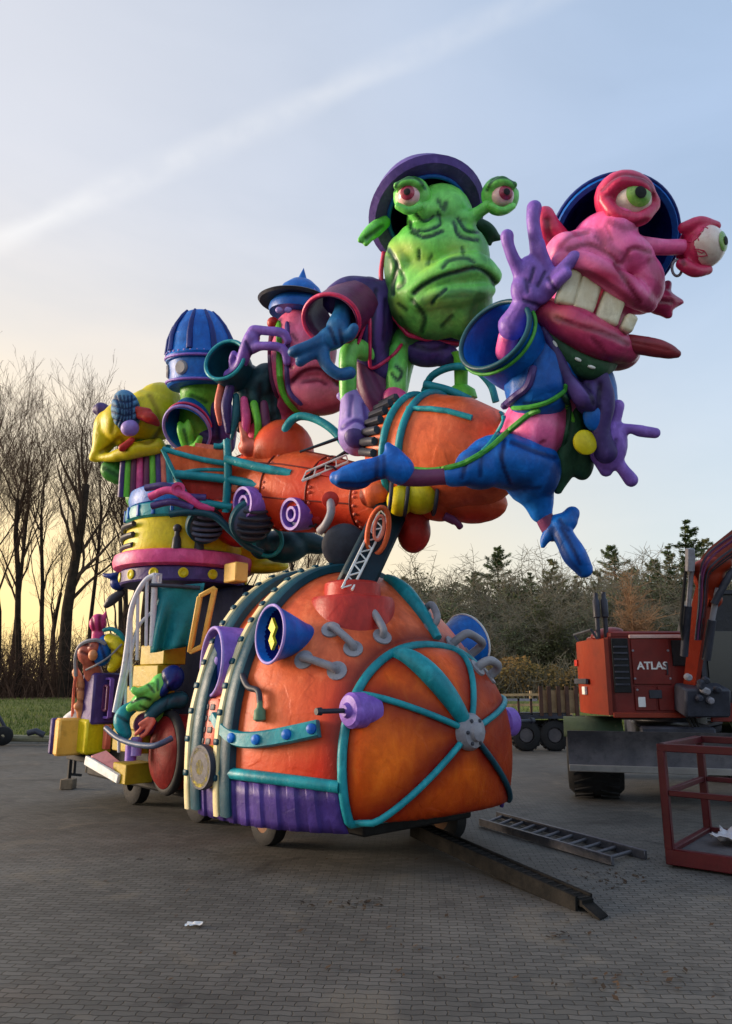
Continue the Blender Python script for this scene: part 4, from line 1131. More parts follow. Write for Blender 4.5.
# lower jaw and lip
jaw = sculpt('jaw', f, [('e', 584, 333, -8, 52, 22, 34, -24), ('t', [(546, 312, -18, 15), (572, 326, -32, 20), (600, 342, -32, 19), (626, 350, -18, 14)]), ('e', 606, 350, -2, 34, 20, 28, -14)], M_LIP, pink, 2.4, 5,
             creases=[([(556, 340), (588, 356), (620, 364)], 7, 0, .75), ([(545, 318), (552, 332)], 5, 0, .5), ([(556, 318), (580, 326), (612, 336), (628, 344)], 2.6, 1.6, .7), ([(592, 338), (604, 352), (606, 364)], 2, 1.4, .6)], spots=[(556, 314, 16, 9, .9), (590, 326, 26, 7, .5)], wob=.5)
sculpt('tongue', f, [('t', [(618, 342, -22, 8), (634, 344, -28, 9), (656, 348, -32, 9), (670, 352, -33, 7), (677, 354, -33, 4)])], M_TONGUE, pink, 1.6, 3, creases=[([(630, 342), (668, 350)], 1.6, 1.2, 0)])
for px, py, rx, ry, rl in ((568, 288, 9, 18, -16), (587, 294, 10.5, 19, -18), (611, 306, 11, 19, -20), (628, 324, 6, 9, -24)):
    Mt = frame(rl); sculpt('tooth', f, MB().box(f.p(px, py, -38), Mt.col[0] * rx * 1.02 * f.s, Mt.col[1] * ry * .98 * f.s, Mt.col[2] * 7 * f.s, 2.5 * f.s), M_TOOTH, pink, 1.1, 9, spots=[(px + 3, py - 18, 14, 7, .6)])
# eyes on lids
lid1 = sculpt('eyelid', f, [('e', 625, 199, -14, 30, 27, 24, -8), ('t', [(604, 196, -30, 6), (620, 183, -37, 7), (642, 186, -37, 7), (654, 202, -26, 6)]), ('t', [(604, 200, -30, 6), (618, 216, -36, 7), (640, 219, -36, 7), (654, 206, -26, 6)]), ('e', 614, 212, -10, 16, 16, 18)], M_PLID, pink, 2.0, 3,
              creases=[([(602, 190), (622, 174), (648, 182), (654, 196)], 1.8, 1.6, .8), ([(608, 216), (626, 226), (646, 220)], 1.8, 1.5, .8)], spots=())
eyeball(f, 630, 202, -22, 21, (.12, -.02, 1), M_EYE, M_IRISG, pink, .62)
lid2 = sculpt('eyelid', f, [('e', 694, 246, -14, 15, 25, 22, -12), ('t', [(684, 228, -26, 6), (700, 222, -28, 6), (716, 226, -20, 5)]), ('t', [(682, 264, -26, 6), (694, 271, -28, 6), (708, 270, -20, 5)])], M_PLID, pink, 1.8, 3, creases=[([(682, 234), (680, 250), (684, 264)], 2, 1.6, .8)])
eyeball(f, 703, 247, -18, 21, (.68, -.02, .75), M_EYE, M_IRISG, pink, .46)
g = MB()
rr = random.Random(4)
for k in range(9):
    a = rr.uniform(1.9, 4.4); c0 = f.p(703, 247, -18); R_ = 21.2 * f.s; pts = []
    for i in range(6):
        th = .25 + i * .13; aa = a + .3 * math.sin(i * 1.7 + k); v = (RX * (math.cos(aa) * math.sin(th + .35)) + UP * (math.sin(aa) * math.sin(th + .35)) - FW * math.cos(th + .35)); pts.append(c0 + v.normalized() * R_)
    g.tube(pts, .006, 4)
g.build('eye_veins', M_PLID, pink, 60)
MB().tube([f.p(677 + 5 * math.cos(a), 268 + 8 * math.sin(a), -20) for a in np.linspace(0, 2 * PI, 24)[:-1]], .014, 6, closed=True).build('earring', P_STEEL, pink, 180)
# ears
sculpt('ear', f, [('t', [(566, 244, 8, 10), (550, 232, 6, 14), (545, 216, 4, 10)]), ('e', 552, 238, 4, 14, 17, 9, 15)], M_PLID, pink, 2, 3, creases=[([(548, 220), (550, 236), (560, 248)], 4, 4, .9)])
sculpt('ear', f, [('t', [(646, 300, 2, 9), (662, 302, 4, 13), (676, 302, 6, 6), (681, 302, 6, 3)]), ('t', [(660, 306, 4, 9), (668, 314, 5, 5)]), ('t', [(662, 296, 4, 9), (668, 284, 6, 4)])], M_LIP, pink, 1.8, 3, creases=[([(652, 300), (672, 302)], 3, 3, .8)])
# broad hat behind the head
hc = f.p(612, 240, 30); hax = (UP * .42 + FW * .88 + RX * .1).normalized(); u = f.s
hat = MB().lathe(hc, hax, [(-14 * u, 56 * u), (-17 * u, 61 * u), (-11 * u, 64 * u), (-6 * u, 60 * u), (0, 55 * u), (18 * u, 50 * u), (34 * u, 38 * u), (42 * u, 20 * u), (45 * u, 0)], 48, caps=False).build('hat', P_BLUE, pink, 50)
MB().lathe(hc - hax * 12 * u, hax, [(-1.5 * u, 56.5 * u), (8 * u, 52 * u), (28 * u, 47 * u), (42 * u, 36 * u), (49 * u, 18 * u), (51 * u, 0)], 48, caps=False).build('hat_lining', P_DBLUE, hat, 50)
x_ = hax.orthogonal().normalized(); y_ = hax.cross(x_)
MB().tube([hc + (x_ * math.cos(a) + y_ * math.sin(a)) * 63.5 * u - hax * 12 * u for a in np.linspace(0, 2 * PI, 60)[:-1]], 2.2 * u, 8, closed=True).build('hat_brim', P_DBLUE, hat, 180)
# raised purple hand
hand = sculpt('glove', f, [('e', 535, 280, -34, 21, 25, 11, 10), ('e', 524, 290, -34, 13, 17, 10), ('t', [(540, 264, -34, 9), (536, 240, -38, 7), (533, 222, -40, 6.5), (534, 208, -38, 7.5)]), ('t', [(522, 276, -34, 8), (513, 258, -38, 6), (508, 244, -40, 6), (507, 236, -40, 6.5)]),
                           ('t', [(546, 270, -36, 8), (542, 252, -42, 5), (541, 243, -42, 4)]), ('t', [(548, 284, -36, 8), (560, 272, -44, 6.5), (570, 262, -46, 6.5), (574, 258, -46, 7)]), ('t', [(548, 290, -36, 8), (556, 282, -46, 6.5), (566, 274, -50, 6)]), ('t', [(530, 296, -32, 14), (520, 312, -28, 12), (512, 326, -22, 14)])], P_LAV if False else P_PURPLE, pink, 1.5, 3,
              creases=[([(534, 268), (530, 282)], 1.6, 1.6, .8), ([(545, 272), (538, 286)], 1.6, 1.6, .8), ([(526, 280), (528, 292)], 1.6, 1.4, .7), ([(524, 300), (540, 306)], 1.8, 1.6, .8), ([(548, 278), (556, 290)], 1.6, 1.6, .7)])
sculpt('forearm', f, [('t', [(515, 322, -22, 12), (508, 338, -12, 10), (506, 352, 0, 11)])], M_PFACE, pink, 1.5, 3, creases=[([(500, 332), (516, 336)], 2, 1.5, .6)])
# blue sleeve with wide mouth facing the viewer
flare(f, [(545, 372, 26, 30), (524, 362, 10, 34), (506, 346, -8, 36), (494, 335, -20, 38)], 3.0, 32, 5, sq=1.08).build('sleeve', P_BLUE, pink, 60)
mouth = f.p(494, 335, -21); tg = (f.p(494, 335, -21) - f.p(506, 346, -8)).normalized(); x_ = (UP - tg * UP.dot(tg)).normalized(); y_ = tg.cross(x_)
MB().tube([mouth + (x_ * math.cos(a) + y_ * 1.08 * math.sin(a)) * 37 * f.s for a in np.linspace(0, 2 * PI, 60)[:-1]], 2.6 * f.s, 8, closed=True).build('cuff_trim', P_DTEAL, pink, 180)
MB().tube([mouth - tg * .07 + (x_ * math.cos(a) + y_ * 1.08 * math.sin(a)) * 39 * f.s for a in np.linspace(.5 * PI, 2.2 * PI, 50)], 1.8 * f.s, 8).build('cuff_piping', P_DGREEN, pink, 60)
# jacket
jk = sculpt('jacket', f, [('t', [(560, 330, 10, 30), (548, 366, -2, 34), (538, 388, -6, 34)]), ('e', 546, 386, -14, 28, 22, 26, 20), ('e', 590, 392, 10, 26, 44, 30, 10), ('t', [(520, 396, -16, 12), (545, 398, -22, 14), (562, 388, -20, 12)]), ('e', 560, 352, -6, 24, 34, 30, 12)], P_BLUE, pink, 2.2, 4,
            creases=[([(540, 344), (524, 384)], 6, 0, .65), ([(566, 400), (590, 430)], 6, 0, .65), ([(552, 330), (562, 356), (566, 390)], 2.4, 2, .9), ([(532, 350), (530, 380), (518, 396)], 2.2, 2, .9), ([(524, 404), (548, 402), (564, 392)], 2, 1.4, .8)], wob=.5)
col_ = sculpt('collar', f, [('t', [(550, 330, -22, 9), (566, 352, -26, 12), (590, 366, -24, 14), (606, 362, -14, 12)]), ('e', 578, 354, -14, 28, 20, 24, -25)], M_MIDGREEN, pink, 2.2, 4)
sculpt('lapel', f, [('t', [(544, 330, -24, 5), (556, 352, -30, 6), (566, 376, -32, 7), (582, 396, -30, 10), (590, 404, -26, 8)]), ('e', 590, 398, -18, 16, 20, 12, 20), ('t', [(600, 376, -22, 8), (606, 400, -22, 9), (600, 430, -18, 10), (606, 452, -16, 12)])], P_DPURPLE, pink, 1.8, 4,
       creases=[([(574, 372), (590, 392)], 2, 1.8, .8), ([(600, 384), (598, 412)], 2, 1.8, .8), ([(588, 384), (594, 404)], 2, 1.8, .8)], spots=[(578, 390, 10, 12, .8)])
for a, b_ in (((553, 341), (557, 347)), ((575, 358), (581, 361)), ((588, 366), (595, 368))):
    drape(f, [col_], [a, b_], 1.6, P_WHITE, 'collar_stud', pink, 3, .2)
drape(f, [jk, head], [(512, 408), (530, 407), (548, 402), (563, 392), (566, 384)], 2.6, P_DGREEN, 'hem_piping', pink)
drape(f, [jk, head, col_], [(563, 394), (569, 410), (565, 436), (558, 462), (552, 486)], 3.0, M_MIDGREEN, 'coat_edge', pink)
sculpt('coat_tail', f, [('t', [(572, 410, 4, 14), (568, 440, 6, 16), (562, 470, 8, 13), (558, 490, 8, 5)]), ('e', 578, 452, 10, 15, 30, 16, 12)], M_MIDGREEN, pink, 2, 4)
drape(f, [head, jk], [(566, 402), (574, 424), (580, 440)], 2.6, P_GREEN, 'coat_piping', pink)
b_ = f.p(584, 443, -22); MB().lathe(b_, (-FW + RX * .25 + UP * .2), [(0, 12 * u), (3 * u, 12.5 * u), (5 * u, 10 * u), (6 * u, 0)], 24, sx=1.0).build('coat_button', P_YELLOW, pink, 40)
sculpt('coat_patch', f, [('e', 595, 417, -22, 12, 15, 6, 8)], P_BLUE, pink, 1.6, 2)
# far hand
sculpt('glove', f, [('e', 610, 446, -8, 17, 26, 16, -6), ('t', [(612, 428, -8, 8), (616, 416, -10, 6), (618, 406, -10, 6.5)]), ('t', [(616, 430, -10, 8), (630, 429, -14, 5), (640, 431, -15, 6), (655, 433, -16, 5.5)]), ('t', [(614, 458, -8, 9), (622, 468, -12, 6), (631, 480, -12, 7)]), ('t', [(600, 455, -6, 10), (606, 470, -6, 7)])], P_PURPLE, pink, 1.6, 3,
       creases=[([(608, 430), (606, 452)], 2, 1.6, .8), ([(616, 440), (612, 456)], 2, 1.6, .7)])
# trousers and legs
tr = sculpt('trousers', f, [('e', 510, 462, -4, 46, 28, 34, -8), ('e', 480, 468, -12, 26, 22, 24), ('e', 533, 470, 2, 28, 32, 30), ('t', [(530, 480, 6, 26), (538, 500, 8, 17), (541, 512, 8, 12)]), ('t', [(476, 468, -16, 20), (462, 474, -20, 13), (452, 476, -20, 11)])], P_BLUE, pink, 2.2, 4,
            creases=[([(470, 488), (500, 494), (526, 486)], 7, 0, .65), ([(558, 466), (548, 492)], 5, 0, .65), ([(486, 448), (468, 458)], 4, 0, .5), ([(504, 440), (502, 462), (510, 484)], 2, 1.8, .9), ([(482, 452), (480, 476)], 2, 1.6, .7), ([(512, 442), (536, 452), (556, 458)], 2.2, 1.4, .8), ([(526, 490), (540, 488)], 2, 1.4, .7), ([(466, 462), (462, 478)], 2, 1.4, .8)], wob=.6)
sculpt('shin', f, [('t', [(462, 476, -20, 9), (440, 477, -18, 8.5), (418, 478, -14, 9), (402, 476, -12, 10)])], P_PLUM, pink, 1.8, 3)
sculpt('shin', f, [('t', [(540, 506, 8, 10), (546, 522, 6, 9), (552, 534, 4, 8)])], P_PLUM, pink, 1.6, 3)
sculpt('boot', f, [('t', [(400, 470, -14, 15), (388, 466, -14, 13), (376, 469, -16, 12), (358, 474, -18, 13), (343, 478, -19, 11), (336, 478, -18, 7)]), ('t', [(398, 468, -12, 15), (392, 454, -12, 10), (388, 446, -12, 4)]), ('e', 352, 483, -17, 18, 7, 12)], P_BLUE, pink, 1.8, 3,
       creases=[([(336, 489), (380, 489)], 5, 0, .8), ([(378, 458), (376, 482)], 2, 1.6, .7), ([(384, 456), (384, 480)], 2, 1.6, .6), ([(340, 484), (362, 484), (378, 480)], 2, 1.6, .9)])
sculpt('boot', f, [('t', [(556, 524, 4, 10), (566, 522, 2, 11), (572, 514, 2, 8)]), ('t', [(558, 526, 2, 10), (566, 540, -4, 11), (575, 556, -8, 12), (584, 569, -8, 9)]), ('t', [(552, 530, 2, 8), (545, 540, 2, 5), (543, 546, 2, 3)])], P_BLUE, pink, 1.7, 3,
       creases=[([(552, 530), (566, 558), (578, 574)], 4, 0, .8), ([(562, 528), (572, 546), (580, 564)], 1.8, 1.6, .8), ([(560, 520), (568, 530)], 1.8, 1.4, .7)])
drape(f, [rear, front, tr, head, jk], [(404, 468), (430, 470), (456, 466), (474, 458), (492, 446), (510, 430), (530, 414), (540, 410)], 3.0, P_DGREEN, 'green_strap', pink, 8, .2)
drape(f, [rear, front, tr, head, jk], [(500, 412), (504, 420), (498, 432), (490, 444), (482, 452)], 2.6, P_TEAL, 'harness_strap', pink, 8, .4)
drape(f, [rear, front, tr, head, jk], [(502, 408), (516, 396), (528, 386), (534, 366)], 4.0, P_DPURPLE, 'harness_strap', pink, 8, .2)
# ================================================================== the green alien sitting behind
f = Fig(9.1)
M_GFACE = mat('green face paint', (104, 206, 88), (128, 218, 96), dark=(10, 62, 30), tint=(176, 200, 84), rough=0.38, scale=1.4, coat=.2, bump=.3)
green = thing('green_alien', 'green grumpy stalk-eyed alien in purple cap and coat sitting above the boiler', 'parade figure', tuple(f.p(400, 400, 10)))
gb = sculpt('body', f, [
    ('e', 440, 222, 4, 34, 36, 38), ('e', 440, 256, -2, 50, 38, 42, -4), ('e', 434, 296, -2, 47, 44, 42, 6), ('e', 462, 300, -6, 30, 40, 36, 8), ('e', 402, 272, 2, 18, 36, 32, 6),
    ('t', [(412, 292, -30, 8), (430, 280, -38, 11), (456, 270, -42, 14), (478, 268, -34, 14), (492, 276, -22, 10)]), ('t', [(420, 304, -34, 8), (446, 296, -42, 10), (474, 294, -36, 10), (488, 290, -26, 8)]),
    ('t', [(424, 218, -20, 11), (416, 206, -26, 10), (410, 198, -28, 12)]), ('t', [(468, 220, -18, 8), (482, 210, -26, 6), (496, 200, -30, 7)]),
    ('t', [(424, 326, 16, 22), (402, 350, 24, 18), (392, 392, 26, 16)]), ('t', [(398, 352, 10, 11), (397, 372, 0, 11), (396, 394, -4, 11)]), ('t', [(384, 368, 12, 10), (362, 350, -8, 10), (349, 352, -18, 9.5), (348, 376, -20, 9), (348, 398, -18, 9)]),
    ('e', 424, 212, -24, 17, 11, 12), ('e', 462, 222, -20, 14, 10, 12)],
    M_GFACE, green, 2.2, 4,
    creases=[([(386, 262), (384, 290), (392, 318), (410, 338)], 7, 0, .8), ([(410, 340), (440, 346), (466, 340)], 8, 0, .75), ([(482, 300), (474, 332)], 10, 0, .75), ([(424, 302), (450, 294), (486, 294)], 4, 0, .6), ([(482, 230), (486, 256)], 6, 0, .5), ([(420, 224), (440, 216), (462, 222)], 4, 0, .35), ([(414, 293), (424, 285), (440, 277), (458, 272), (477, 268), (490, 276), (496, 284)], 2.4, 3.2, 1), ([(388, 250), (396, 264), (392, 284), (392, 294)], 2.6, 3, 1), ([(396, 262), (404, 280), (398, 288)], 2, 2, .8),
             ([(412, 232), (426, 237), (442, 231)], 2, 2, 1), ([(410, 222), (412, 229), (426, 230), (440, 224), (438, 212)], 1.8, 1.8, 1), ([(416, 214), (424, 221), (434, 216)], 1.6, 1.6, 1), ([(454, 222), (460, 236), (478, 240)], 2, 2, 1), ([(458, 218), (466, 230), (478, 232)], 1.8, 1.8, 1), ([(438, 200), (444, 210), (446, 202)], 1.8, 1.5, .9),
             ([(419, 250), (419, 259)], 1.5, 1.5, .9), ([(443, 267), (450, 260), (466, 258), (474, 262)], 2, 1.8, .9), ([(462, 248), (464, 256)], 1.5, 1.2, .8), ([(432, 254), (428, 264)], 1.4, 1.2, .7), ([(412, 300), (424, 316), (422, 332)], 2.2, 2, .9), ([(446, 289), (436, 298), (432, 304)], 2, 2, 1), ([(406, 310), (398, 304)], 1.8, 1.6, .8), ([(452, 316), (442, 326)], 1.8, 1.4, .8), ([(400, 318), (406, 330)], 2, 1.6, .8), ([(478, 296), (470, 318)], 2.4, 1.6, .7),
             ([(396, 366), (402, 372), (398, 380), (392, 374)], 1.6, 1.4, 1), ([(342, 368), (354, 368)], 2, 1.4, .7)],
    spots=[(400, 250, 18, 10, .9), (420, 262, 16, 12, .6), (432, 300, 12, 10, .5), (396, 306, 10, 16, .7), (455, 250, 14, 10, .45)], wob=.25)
for px, py, look, rl in ((409, 196, (-.22, 0, 1), 0), (502, 196, (.2, 0, 1), 0)):
    sculpt('eyelid', f, [('e', px + (3 if px < 450 else -2), py, -26, 18.5, 19, 13, 10), ('t', [(px - 12, py - 10, -38, 4), (px, py - 15, -41, 5), (px + 12, py - 11, -40, 4)]), ('t', [(px - 11, py + 10, -38, 3.5), (px, py + 15, -40, 4), (px + 11, py + 10, -38, 3.5)])], M_GFACE, green, 1.6, 3, creases=[([(px - 15, py - 6), (px - 8, py - 17), (px + 8, py - 18), (px + 16, py - 8)], 1.6, 1.4, .9)])
    eyeball(f, px, py + 1, -32, 11.5, look, M_EYEP, M_IRISP, green, .62)
sculpt('ear', f, [('t', [(384, 222, 8, 7), (374, 230, 4, 8), (364, 238, 2, 6), (360, 240, 0, 3)]), ('t', [(372, 234, 2, 5), (366, 244, 0, 3)])], M_GFACE, green, 1.5, 3, creases=[([(382, 226), (366, 238)], 2, 2, .8)])
sculpt('ear', f, [('t', [(476, 224, 8, 7), (486, 230, 6, 8), (494, 236, 4, 6), (499, 238, 4, 3)]), ('t', [(488, 236, 4, 4), (490, 244, 4, 2.5)])], M_MIDGREEN, green, 1.5, 3)
hc = f.p(426, 212, 14); hax = (UP * .72 + FW * .62 - RX * .14).normalized(); u = f.s
hat = MB().lathe(hc, hax, [(-2 * u, 38 * u), (-6 * u, 40 * u), (-10 * u, 54 * u), (-5 * u, 60 * u), (2 * u, 55 * u), (16 * u, 52 * u), (34 * u, 44 * u), (46 * u, 30 * u), (52 * u, 14 * u), (53 * u, 0)], 48, caps=False).build('cap', mat('cap purple paint', (84, 62, 138), (104, 80, 160), dark=(40, 26, 80), rough=.5, scale=1.6), green, 50)
MB().lathe(hc - hax * 6 * u, hax, [(0, 38.5 * u), (8 * u, 42 * u), (24 * u, 45 * u), (40 * u, 38 * u), (51 * u, 26 * u), (57 * u, 12 * u), (58 * u, 0)], 48, caps=False).build('cap_lining', P_DBLUE, hat, 50)
x_ = hax.orthogonal().normalized(); y_ = hax.cross(x_)
MB().tube([hc + (x_ * math.cos(a) + y_ * math.sin(a)) * 39.5 * u - hax * 6.5 * u for a in np.linspace(0, 2 * PI, 60)[:-1]], 2.2 * u, 8, closed=True).build('cap_band', P_BLUE, hat, 180)
# coat
coat = sculpt('coat', f, [('t', [(386, 290, 12, 12), (372, 318, 10, 24), (370, 350, 8, 22), (384, 372, 6, 12)]), ('e', 372, 312, 14, 22, 36, 24, 8), ('t', [(372, 296, 12, 18), (350, 292, 2, 16), (338, 300, -4, 16)]), ('e', 428, 330, 26, 44, 26, 22), ('e', 428, 352, 14, 26, 16, 16), ('e', 446, 356, 10, 14, 12, 12)], P_DPURPLE, green, 2.2, 4,
              creases=[([(360, 300), (354, 350)], 6, 0, .6), ([(390, 310), (390, 350)], 6, 0, .6), ([(376, 290), (372, 330), (374, 362)], 2, 2, .9), ([(366, 300), (362, 330), (360, 352)], 2, 1.8, .8), ([(386, 300), (384, 340)], 2, 1.6, .8), ([(412, 344), (430, 350), (446, 346)], 2, 1.6, .8)], spots=[(380, 318, 6, 30, .6)], wob=.5)
flare(f, [(352, 306, 6, 26), (342, 312, -8, 26), (336, 316, -20, 25), (331, 320, -28, 25)], 2.6, 28, 5, sq=1.2, b=None).build('sleeve', P_PLUM, green, 60)
m0 = f.p(331, 320, -29); tg = (m0 - f.p(336, 316, -20)).normalized(); x_ = (UP - tg * UP.dot(tg)).normalized(); y_ = tg.cross(x_)
MB().tube([m0 + (x_ * math.cos(a) + y_ * 1.2 * math.sin(a)) * 25 * f.s for a in np.linspace(0, 2 * PI, 50)[:-1]], 2 * f.s, 8, closed=True).build('cuff_trim', M_PLID, green, 180)
drape(f, [coat, gb], [(352, 288), (364, 306), (366, 318), (358, 344)], 1.8, M_PLID, 'coat_piping', green)
drape(f, [coat, gb], [(370, 318), (370, 350), (372, 368), (392, 356), (402, 344)], 1.8, M_PLID, 'coat_piping', green)
MB().tube([f.p(*q) for q in cat_path([(384, 252, 4), (381, 276, 6), (386, 304, 4), (404, 330, -2), (412, 336, -4), (436, 341, 4), (466, 345, 10)], 6)], 2.4 * f.s, 8).build('chin_strap', M_PLID, green, 180)
# blue hand out of the sleeve
sculpt('glove', f, [('t', [(344, 300, -14, 9), (342, 314, -26, 9), (338, 328, -34, 12)]), ('e', 332, 338, -38, 16, 12, 10, 25), ('t', [(324, 340, -40, 8), (310, 346, -46, 6), (298, 350, -48, 5.5), (293, 352, -46, 5.5)]), ('t', [(322, 348, -40, 7), (306, 358, -46, 5), (300, 362, -46, 5)]), ('t', [(322, 350, -40, 7), (326, 364, -46, 6), (338, 374, -48, 6), (350, 373, -46, 6)]), ('t', [(342, 336, -38, 8), (350, 334, -44, 6), (354, 328, -46, 5)])], mat('deep blue glove paint', (24, 84, 136), (36, 104, 156), dark=(6, 26, 66), rough=.4, scale=2), green, 1.5, 3,
       creases=[([(330, 328), (336, 344)], 1.8, 1.6, .8), ([(340, 330), (342, 344)], 1.6, 1.4, .8)])
# boots
bm = sculpt('boot', f, [('t', [(348, 388, -18, 7), (352, 404, -20, 12), (356, 422, -22, 18), (358, 436, -22, 20)]), ('e', 357, 434, -28, 19, 19, 20), ('t', [(340, 396, -18, 4), (350, 396, -18, 8)])], P_LAV, green, 1.7, 4, creases=[([(342, 428), (357, 420), (370, 430), (372, 444)], 2, 2, .9), ([(352, 396), (350, 416)], 1.8, 1.4, .6), ([(364, 404), (366, 420)], 1.8, 1.4, .7)], spots=[(354, 410, 6, 14, .7)])
sculpt('boot_toe', f, [('e', 356, 436, -40, 12, 12, 9)], P_DPURPLE, green, 1.5, 3)
sculpt('boot', f, [('t', [(394, 398, -8, 12), (404, 406, -12, 12), (413, 404, -14, 8)]), ('e', 396, 408, -8, 17, 10, 14, 10)], P_PINK, green, 1.7, 4, creases=[([(386, 402), (398, 414), (410, 414)], 1.8, 1.5, .8)])
sculpt('breeches', f, [('t', [(362, 364, 4, 8), (368, 384, 2, 12), (376, 402, 2, 14), (386, 412, 2, 10)]), ('t', [(374, 366, 4, 6), (384, 392, 4, 10)])], P_PLUM, green, 2, 4, creases=[([(364, 370), (374, 392), (388, 404)], 2, 1.8, .9)])
sculpt('seat_pad', f, [('e', 400, 416, 4, 26, 9, 20, 10)], P_GREEN, green, 2, 3)
# ================================================================== alien with the spiked hat
P_MIDTEAL = mat('deep teal paint', (16, 84, 96), (26, 100, 112), dark=(6, 34, 44), rough=.45, scale=2)
f = Fig(10.2)
M_BFACE = mat('rose face paint', (224, 88, 132), (236, 116, 152), dark=(110, 20, 56), tint=(226, 130, 140), rough=0.4, scale=1.4, coat=.15)
spik = thing('spiked_hat_alien', 'pink sulking alien in a blue spiked hat with green straps, behind the blue hand', 'parade figure', tuple(f.p(290, 440, 10)))
sb = sculpt('body', f, [('e', 304, 352, 0, 33, 36, 32, 4), ('e', 316, 394, -4, 34, 22, 30, -6), ('e', 296, 372, 2, 28, 34, 30), ('e', 304, 332, 2, 30, 24, 28), ('t', [(286, 376, -22, 7), (304, 366, -30, 9), (322, 366, -30, 9), (336, 378, -20, 7)]), ('t', [(290, 400, 14, 20), (270, 412, 20, 20), (255, 430, 16, 14)]), ('t', [(258, 426, 6, 8), (254, 446, -2, 8)]), ('t', [(280, 424, 8, 8), (272, 450, -4, 8)])], M_BFACE, spik, 2.0, 4,
            creases=[([(284, 404), (310, 416), (340, 408)], 6, 0, .7), ([(336, 350), (344, 384)], 5, 0, .6), ([(292, 381), (305, 371), (322, 370), (338, 384)], 2, 2.6, 1), ([(303, 382), (318, 380), (326, 384)], 1.6, 1.6, .8), ([(278, 330), (280, 360), (284, 390), (296, 408)], 2.4, 1.5, .8), ([(292, 334), (296, 340)], 1.5, 1.4, .8), ([(290, 352), (286, 362), (292, 368)], 1.6, 1.6, .8)], spots=[(312, 396, 18, 10, .5)], wob=.5)
sculpt('ear', f, [('t', [(312, 338, -6, 5), (310, 326, -8, 5), (316, 318, -8, 5), (322, 324, -4, 5)])], M_PLID, spik, 1.4, 3)
MB().ell(f.p(273, 323, -10), (RX * 6 * f.s, UP * 6 * f.s, FW * 6 * f.s)).build('red_wart', P_RED, spik, 180)
for pts, r, m in (([(279, 322), (280, 346), (280, 372), (284, 394), (298, 411), (318, 416)], 3.6, P_GREEN), ([(287, 322), (288, 344), (287, 372), (290, 392), (302, 405)], 2.6, P_DPURPLE), ([(272, 330), (270, 352), (272, 378), (278, 398)], 2.6, P_PLUM)):
    drape(f, [sb], pts, r, m, 'head_strap', spik, 6, .1)
u = f.s; hc = f.p(300, 300, 0); hax = (UP + RX * .1 + FW * .12).normalized()
hat = MB().lathe(hc - hax * 12 * u, hax, [(-4 * u, 29 * u), (0, 30 * u), (4 * u, 29 * u), (5 * u, 27 * u), (11 * u, 26 * u), (12 * u, 24 * u), (14 * u, 24 * u), (24 * u, 19 * u), (31 * u, 11 * u), (33 * u, 5 * u), (46 * u, 0)], 40).build('spiked_hat', P_BLUE, spik, 35)
MB().lathe(hc - hax * 1 * u - RX * 6 * u, (hax - RX * .06).normalized(), [(-1 * u, 20 * u), (-2.5 * u, 34 * u), (0, 36 * u), (2 * u, 33 * u), (3 * u, 20 * u)], 40).build('hat_brim', P_CHAR, hat, 40)
g = MB()
for k in range(8):
    a = 2 * PI * k / 8; x_ = RX * math.cos(a) + FW * math.sin(a); g.tube([hc + x_ * 24 * u + UP * 2 * u, hc + x_ * 17.5 * u + UP * 10 * u + RX * u, hc + x_ * 10 * u + UP * 15.5 * u + RX * 2 * u], 1.2 * u, 6)
g.build('hat_seam', P_PURPLE, hat, 60)
for px in (279, 288): MB().ell(f.p(px, 310, -29), (RX * 3.6 * u, UP * 3 * u, FW * 2 * u)).build('hat_badge', P_LAV, hat, 180)
# its arm: teal cuff and purple two-fingered grip
flare(f, [(246, 384, 14, 15), (238, 376, 2, 19), (230, 366, -10, 22), (225, 360, -18, 22)], 2.2, 28, 5, sq=.95).build('sleeve', P_DTEAL, spik, 60)
m0 = f.p(225, 360, -19); tg = (m0 - f.p(230, 366, -10)).normalized(); x_ = (UP - tg * UP.dot(tg)).normalized(); y_ = tg.cross(x_)
MB().tube([m0 + (x_ * math.cos(a) + y_ * .95 * math.sin(a)) * 22 * f.s for a in np.linspace(0, 2 * PI, 50)[:-1]], 1.9 * f.s, 8, closed=True).build('cuff_trim', P_TEAL, spik, 180)
sculpt('glove', f, [('t', [(230, 376, -8, 7), (240, 366, -18, 6), (246, 350, -24, 7), (252, 338, -26, 8)]), ('t', [(252, 334, -26, 6), (254, 330, -28, 5), (268, 331, -32, 4.4), (283, 333, -34, 4.6), (288, 340, -34, 4)]), ('t', [(252, 348, -26, 6), (262, 346, -32, 4.4), (278, 347, -34, 4.4), (285, 352, -34, 4.4), (287, 362, -33, 4)]), ('t', [(234, 372, -12, 5), (232, 360, -16, 3.5), (234, 354, -18, 3.5)])], P_PURPLE, spik, 1.4, 3, creases=[([(246, 342), (252, 356)], 1.6, 1.4, .8)], spots=[(252, 340, 6, 10, .6)])
sculpt('jacket', f, [('t', [(246, 378, 10, 16), (256, 388, 6, 18), (268, 380, 4, 18)]), ('e', 252, 402, 6, 20, 24, 18), ('e', 272, 396, 12, 18, 28, 18), ('t', [(272, 412, 4, 10), (276, 424, 2, 6)]), ('t', [(244, 410, 2, 7), (240, 428, -2, 5)])], mat('midnight green paint', (18, 50, 62), (28, 66, 78), dark=(6, 18, 30), tint=(48, 110, 70), rough=.45, scale=2), spik, 2.0, 3, creases=[([(246, 390), (250, 420)], 2, 2, .9), ([(260, 384), (262, 418)], 2, 2, .9), ([(270, 380), (274, 416)], 2, 2, .9)], spots=[(248, 412, 6, 14, .9), (264, 414, 5, 12, .8)], wob=.8)
